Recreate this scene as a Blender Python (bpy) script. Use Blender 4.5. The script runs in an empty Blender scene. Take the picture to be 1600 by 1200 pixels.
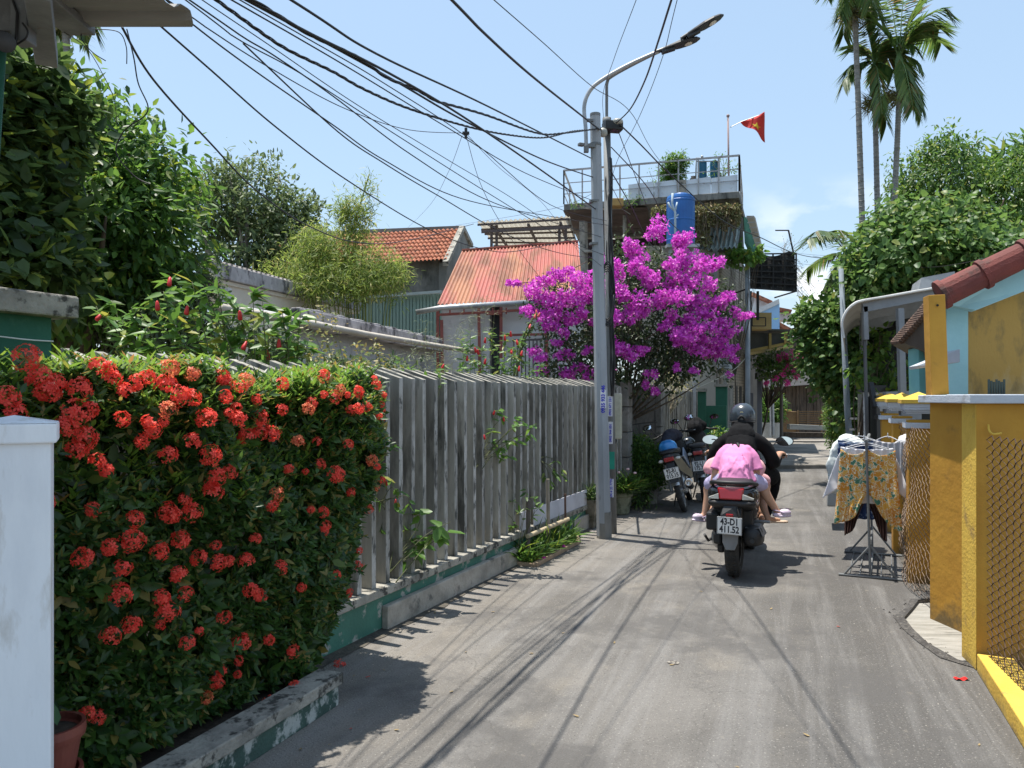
import bpy, bmesh, math, random
import numpy as np
from mathutils import Vector, Matrix, noise
random.seed(7); RS = np.random.RandomState(7)
C = bpy.context.scene.collection
SC = bpy.context.scene
R = math.radians
# ---------------------------------------------------------------- camera
F = 1200.0; HZ = 619.0; EYE = 1.5
cd = bpy.data.cameras.new('camera'); cam = bpy.data.objects.new('camera', cd); C.objects.link(cam)
cam.location = (0, 0, EYE); cam.rotation_euler = (R(90), 0, 0)
cd.sensor_width = 36; cd.lens = 27; cd.shift_y = 19/1600; cd.clip_start = .05; cd.clip_end = 3000
SC.camera = cam
# ---------------------------------------------------------------- light
SUN = Vector((-.87*math.cos(R(79)), .5*math.cos(R(79)), math.sin(R(79)))).normalized()
sl = bpy.data.lights.new('sun', 'SUN'); so = bpy.data.objects.new('sun', sl); C.objects.link(so)
sl.energy = 4.9; sl.angle = R(.5); sl.color = (1, .95, .87)
so.rotation_euler = SUN.to_track_quat('Z', 'Y').to_euler(); so.location = (-3, 2, 20)
w = bpy.data.worlds.new('World'); SC.world = w; w.use_nodes = True
nt = w.node_tree; nt.nodes.clear()
def nn(t, **k):
    n = nt.nodes.new(t)
    for a, b in k.items(): setattr(n, a, b)
    return n
sky = nn('ShaderNodeTexSky', sky_type='NISHITA'); sky.sun_disc = False
sky.sun_elevation = R(79); sky.sun_rotation = R(-60); sky.air_density = 1.25; sky.dust_density = 1.2; sky.ozone_density = 1.2; sky.altitude = 10
tc = nn('ShaderNodeTexCoord'); sx = nn('ShaderNodeSeparateXYZ')
nz = nn('ShaderNodeTexNoise'); nz.inputs['Scale'].default_value = 5.5; nz.inputs['Detail'].default_value = 9; nz.inputs['Roughness'].default_value = .55
mp = nn('ShaderNodeMapping'); mp.inputs['Scale'].default_value = (1, 1, 1.8); mp.inputs['Location'].default_value = (2.3, .4, 0)
nt.links.new(tc.outputs['Generated'], mp.inputs[0]); nt.links.new(mp.outputs[0], nz.inputs['Vector']); nt.links.new(tc.outputs['Generated'], sx.inputs[0])
m1 = nn('ShaderNodeMapRange'); m1.inputs[1].default_value = .54; m1.inputs[2].default_value = .64
m2 = nn('ShaderNodeMapRange'); m2.inputs[1].default_value = .26; m2.inputs[2].default_value = .15
m3 = nn('ShaderNodeMapRange'); m3.inputs[1].default_value = .22; m3.inputs[2].default_value = .34
mm = nn('ShaderNodeMath', operation='MULTIPLY'); m4 = nn('ShaderNodeMath', operation='MULTIPLY')
nt.links.new(nz.outputs['Fac'], m1.inputs[0]); nt.links.new(sx.outputs['Z'], m2.inputs[0]); nt.links.new(sx.outputs['X'], m3.inputs[0])
nt.links.new(m1.outputs[0], mm.inputs[0]); nt.links.new(m2.outputs[0], mm.inputs[1]); nt.links.new(mm.outputs[0], m4.inputs[0]); nt.links.new(m3.outputs[0], m4.inputs[1])
mx = nn('ShaderNodeMix', data_type='RGBA'); mx.inputs[7].default_value = (8.6, 8.8, 9.2, 1)
# thin high veil of pale air over the blue
vl = nn('ShaderNodeMix', data_type='RGBA'); vl.inputs[0].default_value = .42; vl.inputs[7].default_value = (5.0, 6.9, 9.0, 1)
nt.links.new(sky.outputs[0], vl.inputs[6])
nt.links.new(m4.outputs[0], mx.inputs[0]); nt.links.new(vl.outputs[2], mx.inputs[6])
bg = nn('ShaderNodeBackground'); bg.inputs[1].default_value = .1
ow = nn('ShaderNodeOutputWorld'); nt.links.new(mx.outputs[2], bg.inputs[0]); nt.links.new(bg.outputs[0], ow.inputs[0])
SC.view_settings.view_transform = 'Standard'; SC.view_settings.look = 'None'; SC.view_settings.exposure = .58; SC.view_settings.gamma = 1
SC.cycles.use_denoising = True; SC.cycles.max_bounces = 7; SC.cycles.diffuse_bounces = 3; SC.cycles.transparent_max_bounces = 8
# ---------------------------------------------------------------- helpers
def W(px, py, D): return Vector(((px-800)/F*D, D, EYE+(HZ-py)/F*D))
def G(px, py, z=0.0):
    D = (EYE-z)*F/(py-HZ); return Vector(((px-800)/F*D, D, z))
def tag(o, label=None, cat=None, group=None, kind=None):
    if label: o['label'] = label
    if cat: o['category'] = cat
    if group: o['group'] = group
    if kind: o['kind'] = kind
    return o
def thing(name, label, cat, loc=(0, 0, 0), group=None, rot=None):
    o = bpy.data.objects.new(name, None); C.objects.link(o); o.location = loc; o.empty_display_size = .1
    if rot: o.rotation_euler = rot; o['loc_'] = 1
    return tag(o, label, cat, group)
class MB:
    def __init__(s): s.v = []; s.f = []; s.m = []
    def add(s, vs, fs, mi=0):
        b = len(s.v); s.v += [tuple(p) for p in vs]; s.f += [tuple(b+i for i in f) for f in fs]; s.m += [mi]*len(fs); return s
    def box(s, c, d, rz=0, mi=0, mt=None):
        c = Vector(c); M = (mt.to_3x3() if mt else Matrix.Rotation(rz, 3, 'Z')); x, y, z = [k/2 for k in d]
        P = [c+M@Vector(q) for q in ((-x,-y,-z),(x,-y,-z),(x,y,-z),(-x,y,-z),(-x,-y,z),(x,-y,z),(x,y,z),(-x,y,z))]
        return s.add(P, [(0,3,2,1),(4,5,6,7),(0,1,5,4),(1,2,6,5),(2,3,7,6),(3,0,4,7)], mi)
    def beam(s, a, b, wd, ht=None, mi=0):
        a = Vector(a); b = Vector(b); d = b-a
        if d.length < 1e-6: return s
        q = d.to_track_quat('X', 'Z').to_matrix(); return s.box((a+b)/2, (d.length, wd, ht or wd), mt=q, mi=mi)
    def prism(s, pts, ext, mi=0):
        P = [Vector(p) for p in pts]; e = Vector(ext); n = len(P)
        return s.add(P+[p+e for p in P], [tuple(range(n)), tuple(range(2*n-1, n-1, -1))]+[(i, i+n, (i+1) % n+n, (i+1) % n) for i in range(n)], mi)
    def tube(s, path, r, n=8, mi=0, caps=True):
        P = [Vector(p) for p in path]; k = len(P); rr = r if hasattr(r, '__len__') else [r]*k; b = len(s.v); up = None
        for i, p in enumerate(P):
            t = (P[min(i+1, k-1)]-P[max(i-1, 0)]).normalized()
            if up is None: up = t.orthogonal().normalized()
            up = (up-t*up.dot(t)); up = up.normalized() if up.length > 1e-5 else t.orthogonal().normalized(); sd = t.cross(up)
            for j in range(n):
                a = 2*math.pi*j/n; s.v.append(tuple(p+rr[i]*(math.cos(a)*up+math.sin(a)*sd)))
        for i in range(k-1):
            for j in range(n):
                s.f.append((b+i*n+j, b+i*n+(j+1) % n, b+(i+1)*n+(j+1) % n, b+(i+1)*n+j)); s.m.append(mi)
        if caps: s.f += [tuple(b+j for j in range(n))[::-1], tuple(b+(k-1)*n+j for j in range(n))]; s.m += [mi, mi]
        return s
    def lathe(s, prof, c, n=24, mt=None, mi=0, sq=1.0):
        c = Vector(c); M = mt.to_3x3() if mt else Matrix.Identity(3); b = len(s.v); k = len(prof)
        for r, z in prof:
            for j in range(n):
                a = 2*math.pi*j/n; s.v.append(tuple(c+M@Vector((r*math.cos(a), sq*r*math.sin(a), z))))
        for i in range(k-1):
            for j in range(n):
                s.f.append((b+i*n+j, b+i*n+(j+1) % n, b+(i+1)*n+(j+1) % n, b+(i+1)*n+j)); s.m.append(mi)
        if prof[0][0] > 1e-4: s.f.append(tuple(b+j for j in range(n))[::-1]); s.m.append(mi)
        if prof[-1][0] > 1e-4: s.f.append(tuple(b+(k-1)*n+j for j in range(n))); s.m.append(mi)
        return s
    def ball(s, c, r, n=14, mt=None, mi=0):
        r = r if hasattr(r, '__len__') else (r, r, r); c = Vector(c); M = mt.to_3x3() if mt else Matrix.Identity(3); b = len(s.v); h = n//2+1
        for i in range(h):
            t = math.pi*(i+.0)/(h-1); t = min(max(t, .02), math.pi-.02)
            for j in range(n):
                a = 2*math.pi*j/n; s.v.append(tuple(c+M@Vector((r[0]*math.sin(t)*math.cos(a), r[1]*math.sin(t)*math.sin(a), r[2]*math.cos(t)))))
        for i in range(h-1):
            for j in range(n): s.f.append((b+i*n+j, b+(i+1)*n+j, b+(i+1)*n+(j+1) % n, b+i*n+(j+1) % n)); s.m.append(mi)
        s.f += [tuple(b+j for j in range(n)), tuple(b+(h-1)*n+j for j in range(n))[::-1]]; s.m += [mi, mi]
        return s
    def grid(s, fn, nu, nv, mi=0):
        b = len(s.v)
        for i in range(nu+1):
            for j in range(nv+1): s.v.append(tuple(fn(i/nu, j/nv)))
        for i in range(nu):
            for j in range(nv): s.f.append((b+i*(nv+1)+j, b+(i+1)*(nv+1)+j, b+(i+1)*(nv+1)+j+1, b+i*(nv+1)+j+1)); s.m.append(mi)
        return s
    def build(s, name, mats, parent=None, smooth=False, bevel=0, solid=0, remesh=0, relax=4, recalc=True, origin=None, disp=0, dscale=.08, sub=0):
        me = bpy.data.meshes.new(name); V = np.array(s.v, dtype=float)
        loc = Vector((0, 0, 0))
        if parent is None:
            if origin is None: loc = Vector(((V[:, 0].min()+V[:, 0].max())/2, (V[:, 1].min()+V[:, 1].max())/2, V[:, 2].min()))
            else: loc = Vector(origin)
            V = V-np.array(loc)
        elif 'loc_' not in parent: V = V-np.array(wl(parent))
        me.from_pydata(V.tolist(), [], s.f)
        for m in (mats if isinstance(mats, (list, tuple)) else [mats]): me.materials.append(m)
        me.polygons.foreach_set('material_index', s.m)
        if recalc:
            bm = bmesh.new(); bm.from_mesh(me); bmesh.ops.delete(bm, geom=[v for v in bm.verts if not v.link_faces], context='VERTS'); bmesh.ops.recalc_face_normals(bm, faces=bm.faces); bm.to_mesh(me); bm.free()
        if smooth: me.polygons.foreach_set('use_smooth', [True]*len(me.polygons))
        o = bpy.data.objects.new(name, me); C.objects.link(o); o.location = loc
        if parent is not None: o.parent = parent
        if parent is not None and 'loc_' in parent: o['loc_'] = 1
        if solid: q = o.modifiers.new('s', 'SOLIDIFY'); q.thickness = solid; q.offset = 0
        if remesh:
            q = o.modifiers.new('r', 'REMESH'); q.mode = 'VOXEL'; q.voxel_size = remesh; q.use_smooth_shade = True
            if relax: q = o.modifiers.new('sm', 'SMOOTH'); q.factor = .6; q.iterations = relax
        if bevel: q = o.modifiers.new('b', 'BEVEL'); q.width = bevel; q.segments = 2; q.limit_method = 'ANGLE'; q.angle_limit = R(40)
        if sub: q = o.modifiers.new('ss', 'SUBSURF'); q.levels = sub; q.render_levels = sub
        if disp:
            t = bpy.data.textures.new('folds', 'CLOUDS'); t.noise_scale = dscale
            q = o.modifiers.new('d', 'DISPLACE'); q.texture = t; q.strength = disp; q.mid_level = .5
        return o
def wl(o):
    l = Vector(o.location)
    while o.parent: o = o.parent; l += Vector(o.location)
    return l
def smoothpath(P, k=6):
    P = [Vector(p) for p in P]; out = []
    for i in range(len(P)-1):
        a, b, c, d = P[max(i-1, 0)], P[i], P[i+1], P[min(i+2, len(P)-1)]
        for j in range(k):
            t = j/k; out.append(.5*((2*b)+(c-a)*t+(2*a-5*b+4*c-d)*t*t+(3*b-a-3*c+d)*t**3))
    return out+[P[-1]]
def text_mb(body, size, mt, ext=.0015, bold=0):
    cu = bpy.data.curves.new('t', 'FONT'); cu.body = body; cu.size = size; cu.align_x = 'CENTER'; cu.align_y = 'CENTER'; cu.extrude = ext; cu.offset = bold; cu.resolution_u = 3
    o = bpy.data.objects.new('t', cu); C.objects.link(o); me = bpy.data.meshes.new_from_object(o.evaluated_get(bpy.context.evaluated_depsgraph_get()))
    b = MB(); b.add([mt@v.co for v in me.vertices], [tuple(p.vertices) for p in me.polygons]); bpy.data.objects.remove(o); bpy.data.meshes.remove(me); return b
# ---------------------------------------------------------------- materials
def mat(name, c1, c2=None, sc=4, thr=(.42, .62), c3=None, sc3=9, thr3=(.58, .68), rough=.75, bump=.25, bsc=60, metal=0, st=(1, 1, 1), rnd=0, coat=0, spec=.5, detail=8, alpha=1, trans=0, emit=None, rot=None, sheen=0, base=None):
    m = bpy.data.materials.new(name); m.use_nodes = True; t = m.node_tree; N = t.nodes; L = t.links; p = N['Principled BSDF']
    p.inputs['Roughness'].default_value = rough; p.inputs['Metallic'].default_value = metal; p.inputs['Coat Weight'].default_value = coat
    p.inputs['Specular IOR Level'].default_value = spec; p.inputs['Transmission Weight'].default_value = trans; p.inputs['Sheen Weight'].default_value = sheen
    if emit: p.inputs['Emission Color'].default_value = (*emit, 1); p.inputs['Emission Strength'].default_value = 1
    tcn = N.new('ShaderNodeTexCoord'); mpn = N.new('ShaderNodeMapping'); mpn.inputs['Scale'].default_value = st; L.new(tcn.outputs['Object'], mpn.inputs[0])
    if rot: mpn.inputs['Rotation'].default_value = rot
    def noi(s, th, seed):
        n = N.new('ShaderNodeTexNoise'); n.noise_dimensions = '4D'; n.inputs['Scale'].default_value = s; n.inputs['Detail'].default_value = detail; n.inputs['Roughness'].default_value = .62; n.inputs['W'].default_value = seed
        if rnd:
            oi = N.new('ShaderNodeObjectInfo'); ma = N.new('ShaderNodeMath'); ma.operation = 'MULTIPLY'; ma.inputs[1].default_value = 37; L.new(oi.outputs['Random'], ma.inputs[0]); L.new(ma.outputs[0], n.inputs['W'])
        L.new(mpn.outputs[0], n.inputs['Vector']); r = N.new('ShaderNodeMapRange'); r.inputs[1].default_value = th[0]; r.inputs[2].default_value = th[1]; L.new(n.outputs['Fac'], r.inputs[0]); return r.outputs[0]
    col = None
    def mixc(a, b, fac):
        q = N.new('ShaderNodeMix'); q.data_type = 'RGBA'; L.new(fac, q.inputs[0])
        if hasattr(a, 'links') or hasattr(a, 'is_linked'): L.new(a, q.inputs[6])
        else: q.inputs[6].default_value = (*a, 1)
        q.inputs[7].default_value = (*b, 1); return q.outputs[2]
    col = mixc(c1, c2 or tuple(k*.82 for k in c1), noi(sc, thr, 1.3))
    if c3: col = mixc(col, c3, noi(sc3, thr3, 5.1))
    if rnd:
        oi = N.new('ShaderNodeObjectInfo'); mr = N.new('ShaderNodeMapRange'); mr.inputs[3].default_value = 1-rnd; mr.inputs[4].default_value = 1+rnd; L.new(oi.outputs['Random'], mr.inputs[0])
        hs = N.new('ShaderNodeHueSaturation'); L.new(mr.outputs[0], hs.inputs['Value']); L.new(col, hs.inputs['Color']); col = hs.outputs[0]
    if base:      # splash dirt and mildew climbing from the foot
        ge = N.new('ShaderNodeNewGeometry'); sz = N.new('ShaderNodeSeparateXYZ'); L.new(ge.outputs['Position'], sz.inputs[0]); n = N.new('ShaderNodeTexNoise'); n.inputs['Scale'].default_value = 7; n.inputs['Detail'].default_value = 10; n.inputs['Roughness'].default_value = .7; L.new(tcn.outputs['Object'], n.inputs['Vector'])
        m_ = N.new('ShaderNodeMath'); m_.operation = 'MULTIPLY_ADD'; m_.inputs[1].default_value = -base[0]*3.2; L.new(n.outputs['Fac'], m_.inputs[0]); L.new(sz.outputs['Z'], m_.inputs[2]); r = N.new('ShaderNodeMapRange'); r.inputs[1].default_value = -base[0]*.9; r.inputs[2].default_value = -base[0]*1.75; r.inputs[4].default_value = .85; L.new(m_.outputs[0], r.inputs[0]); col = mixc(col, base[1], r.outputs[0])
    L.new(col, p.inputs['Base Color'])
    if bump:
        n = N.new('ShaderNodeTexNoise'); n.inputs['Scale'].default_value = bsc; n.inputs['Detail'].default_value = 5; L.new(mpn.outputs[0], n.inputs['Vector'])
        b = N.new('ShaderNodeBump'); b.inputs['Strength'].default_value = bump; b.inputs['Distance'].default_value = .01; L.new(n.outputs['Fac'], b.inputs['Height']); L.new(b.outputs[0], p.inputs['Normal'])
    return m
def leafmat(name, a, b, tr=.35, rough=.45, c=None, cf=.93):
    m = bpy.data.materials.new(name); m.use_nodes = True; t = m.node_tree; N = t.nodes; L = t.links; p = N['Principled BSDF']; out = N['Material Output']
    g = N.new('ShaderNodeNewGeometry'); cr = N.new('ShaderNodeValToRGB'); e = cr.color_ramp.elements; e[0].color = (*a, 1); e[1].color = (*b, 1); e[1].position = .85
    if c: q = e.new(cf); q.color = (*c, 1)
    L.new(g.outputs['Random Per Island'], cr.inputs[0]); L.new(cr.outputs[0], p.inputs['Base Color']); p.inputs['Roughness'].default_value = rough; p.inputs['Specular IOR Level'].default_value = .45
    tr_ = N.new('ShaderNodeBsdfTranslucent'); hs = N.new('ShaderNodeHueSaturation'); hs.inputs['Value'].default_value = 1.7; hs.inputs['Hue'].default_value = .485 if a[1] > a[0] else .5; L.new(cr.outputs[0], hs.inputs['Color']); L.new(hs.outputs[0], tr_.inputs[0])
    ms = N.new('ShaderNodeMixShader'); ms.inputs[0].default_value = tr; L.new(p.outputs[0], ms.inputs[1]); L.new(tr_.outputs[0], ms.inputs[2]); L.new(ms.outputs[0], out.inputs[0]); return m
# ---------------------------------------------------------------- leaves
def unit(a): return a/np.maximum(np.linalg.norm(a, axis=1, keepdims=True), 1e-9)
class LM:
    def __init__(s): s.V = []; s.Fq = []; s.n = 0
    def leaves(s, p, d, nrm, L, Wd, fold=.25, droop=.15, heart=False, mid=.42):
        p = np.asarray(p, float); d = unit(np.asarray(d, float)); nrm = np.asarray(nrm, float); nrm = unit(nrm-d*(nrm*d).sum(1, keepdims=True)); sd = np.cross(d, nrm)
        L = np.broadcast_to(L, len(p))[:, None]; Wd = np.broadcast_to(Wd, len(p))[:, None]
        base = p; tip = p+d*L-nrm*L*droop; m = p+d*L*mid-nrm*Wd*fold
        l1 = p+d*L*(mid-.12)+sd*Wd*.5; r1 = p+d*L*(mid-.12)-sd*Wd*.5
        if heart: l1 = p+d*L*.12+sd*Wd*.5; r1 = p+d*L*.12-sd*Wd*.5
        l2 = p+d*L*(mid+.28)+sd*Wd*.36-nrm*L*droop*.5; r2 = p+d*L*(mid+.28)-sd*Wd*.36-nrm*L*droop*.5
        v = np.stack([base, l1, l2, tip, r2, r1, m], 1).reshape(-1, 3); n = len(p); k = s.n+np.arange(n)[:, None]*7
        q = np.concatenate([k+np.array([[0, 1, 2, 6]]), k+np.array([[6, 2, 3, 3]]), k+np.array([[6, 3, 4, 4]]), k+np.array([[0, 6, 4, 5]])], 0)
        s.V.append(v); s.Fq.append(q); s.n += 7*n; return s
    def petals(s, p, d, nrm, L, Wd):   # simple diamonds
        p = np.asarray(p, float); d = unit(np.asarray(d, float)); nrm = np.asarray(nrm, float); nrm = unit(nrm-d*(nrm*d).sum(1, keepdims=True)); sd = np.cross(d, nrm)
        L = np.broadcast_to(L, len(p))[:, None]; Wd = np.broadcast_to(Wd, len(p))[:, None]
        v = np.stack([p, p+d*L*.55+sd*Wd*.5+nrm*L*.12, p+d*L, p+d*L*.55-sd*Wd*.5+nrm*L*.12], 1).reshape(-1, 3); n = len(p)
        s.V.append(v); s.Fq.append(s.n+np.arange(n)[:, None]*4+np.array([[0, 1, 2, 3]])); s.n += 4*n; return s
    def build(s, name, m, parent=None, label=None):
        V = np.concatenate(s.V); loc = np.zeros(3)
        if parent is None: loc = np.array([V[:, 0].mean(), V[:, 1].mean(), V[:, 2].min()]); V = V-loc
        elif 'loc_' not in parent: V = V-np.array(wl(parent))
        Q = np.concatenate(s.Fq); tri = Q[:, 2] == Q[:, 3]; cnt = np.where(tri, 3, 4); msk = np.ones(Q.shape, bool); msk[tri, 3] = False
        idx = Q[msk].astype(np.int32); st = np.concatenate([[0], np.cumsum(cnt)[:-1]]).astype(np.int32)
        me = bpy.data.meshes.new(name); me.vertices.add(len(V)); me.vertices.foreach_set('co', V.ravel().astype(np.float32)); me.loops.add(len(idx)); me.loops.foreach_set('vertex_index', idx)
        me.polygons.add(len(cnt)); me.polygons.foreach_set('loop_start', st); me.polygons.foreach_set('loop_total', cnt.astype(np.int32)); me.update(calc_edges=True); me.materials.append(m)
        o = bpy.data.objects.new(name, me); C.objects.link(o); o.location = tuple(loc)
        if parent is not None: o.parent = parent
        return o
def rv(n): return unit(RS.normal(size=(n, 3)))
def E(px, py, D, rx, ry, rd=None):   # ellipsoid: centre seen at (px,py), radii given at that distance
    c = W(px, py, D); return (np.array(c), np.array([rx/F*D, rd if rd else (rx+ry)/2/F*D, ry/F*D]))
def shell(ells, n, lo=.55, bump=.22, freq=2.2):
    wts = np.array([e[1].prod()**.66 for e in ells]); wts /= wts.sum(); ch = RS.choice(len(ells), n, p=wts); P = []; Nn = []
    dirs = rv(n)
    for i in range(n):
        c, r = ells[ch[i]]; d = dirs[i]; k = 1+bump*noise.noise(Vector(d*freq)+Vector(c*1.7))*2
        f = (lo+(1-lo)*RS.rand()**.6)*k; P.append(c+r*d*f); Nn.append(d/r)
    return np.array(P), unit(np.array(Nn))
def crown(lm, ells, ncl, per, L, asp=.45, spread=.16, lo=.55, down=.35, out=.5, heart=False, bump=.22, fold=.25, droop=.2):
    P, Nn = shell(ells, ncl, lo, bump); n = ncl*per; PP = np.repeat(P, per, 0); NN = np.repeat(Nn, per, 0)
    ax = np.repeat(unit(Nn*out+rv(ncl)*.5+np.array([0, 0, .2])), per, 0); t = (RS.rand(n)-.5)*2
    pos = PP+ax*t[:, None]*spread*1.3+RS.normal(size=(n, 3))*spread*.45
    d = rv(n)*.8+NN*out+ax*.35+np.array([0, 0, -down]); nr = NN*.5+rv(n)*.55+np.array([0, 0, .7])
    l = L*(.65+.6*RS.rand(n)); lm.leaves(pos, d, nr, l, l*asp, heart=heart, fold=fold, droop=droop)
    return P
def limbs(mb, base, tips, r0, hub=None, mi=0, split=.45):
    base = Vector(base); hub = Vector(hub) if hub else base+(sum((Vector(t) for t in tips), Vector())/len(tips)-base)*split
    mb.tube(smoothpath([base, base*.5+hub*.5+Vector((r0*.6, -r0*.4, 0)), hub], 5), [r0*(1-.35*i/10) for i in range(11)], 9, mi)
    for t in tips:
        t = Vector(t); m = hub*.45+t*.55+Vector((random.uniform(-.1, .1), random.uniform(-.1, .1), -.05*(t-hub).length))
        mb.tube(smoothpath([hub-(hub-base).normalized()*.02, m, t], 5), [max(r0*.55*(1-.9*i/10), .004) for i in range(11)], 6, mi)
def tree(name, label, base, ells, ncl, per, L, lmats, bark, r0, cat='tree', group=None, ntips=26, hub=None, foliage='crown', **k):
    t = thing(name, label, cat, base, group); lm = LM(); P = crown(lm, ells, ncl, per, L, **k); lm.build(foliage, lmats, t)
    mb = MB(); idx = RS.choice(len(P), min(ntips, len(P)), replace=False); limbs(mb, base, [Vector(P[i]) for i in idx], r0, hub); mb.build('trunk', bark, t, smooth=True)
    return t
# ---------------------------------------------------------------- shared materials
conc = mat('weathered concrete', (.27, .26, .235), (.15, .145, .13), 3, c3=(.045, .045, .04), sc3=6, thr3=(.52, .64), st=(1, 1, .35), bump=.5, bsc=40, rnd=.18, rough=.9)
conc_fin = mat('fin concrete', (.46, .435, .375), (.25, .235, .2), 5, thr=(.35, .6), c3=(.07, .068, .058), sc3=6, thr3=(.5, .64), st=(1, 1, .22), bump=.5, bsc=50, rnd=.3, rough=.92)
conc_edge = mat('worn whitewashed concrete', (.46, .45, .42), (.28, .27, .245), 14, thr=(.38, .55), c3=(.09, .09, .08), sc3=22, thr3=(.52, .6), st=(1, 1, .35), bump=.5, rnd=.2, rough=.9)
conc_top = mat('lichen concrete', (.36, .34, .29), (.2, .19, .165), 6, c3=(.06, .058, .05), sc3=16, thr3=(.52, .6), bump=.6, rough=.95)
conc_pale = mat('pale rough concrete', (.42, .385, .33), (.27, .25, .21), 5, c3=(.08, .078, .07), sc3=5, thr3=(.56, .66), bump=.7, bsc=50, rough=.95)
green_paint = mat('flaking green paint', (.06, .2, .145), (.045, .15, .11), 3, c3=(.33, .34, .3), sc3=9, thr3=(.54, .6), bump=.3, rough=.7)
green_wall = mat('green paint', (.022, .125, .078), (.016, .1, .062), 3, c3=(.05, .16, .11), sc3=14, thr3=(.6, .75), bump=.3, rough=.75)
white_old = mat('old white paint', (.82, .85, .88), (.7, .73, .77), 5, c3=(.42, .38, .31), sc3=9, thr3=(.54, .72), st=(1, 1, .3), bump=.5, bsc=18, rough=.7)
bark = mat('bark', (.13, .1, .07), (.07, .055, .04), 8, bump=.6, rough=.95)
galv = mat('galvanised steel', (.42, .43, .44), (.3, .31, .32), 6, c3=(.2, .17, .14), sc3=14, thr3=(.66, .8), metal=.55, rough=.5, bump=.1)
black_rub = mat('black cable rubber', (.012, .012, .013), rough=.5, bump=0)
terracotta = mat('terracotta plastic', (.2, .05, .035), (.13, .035, .026), 5, c3=(.3, .17, .13), sc3=7, thr3=(.58, .72), rough=.5, bump=.1)
soil = mat('soil', (.07, .05, .035), (.03, .022, .015), 20, bump=1, bsc=30, rough=1)
steel_grey = mat('dull grey steel', (.2, .21, .21), (.13, .135, .14), 5, c3=(.13, .09, .06), sc3=15, thr3=(.64, .74), metal=.2, rough=.6)
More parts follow.
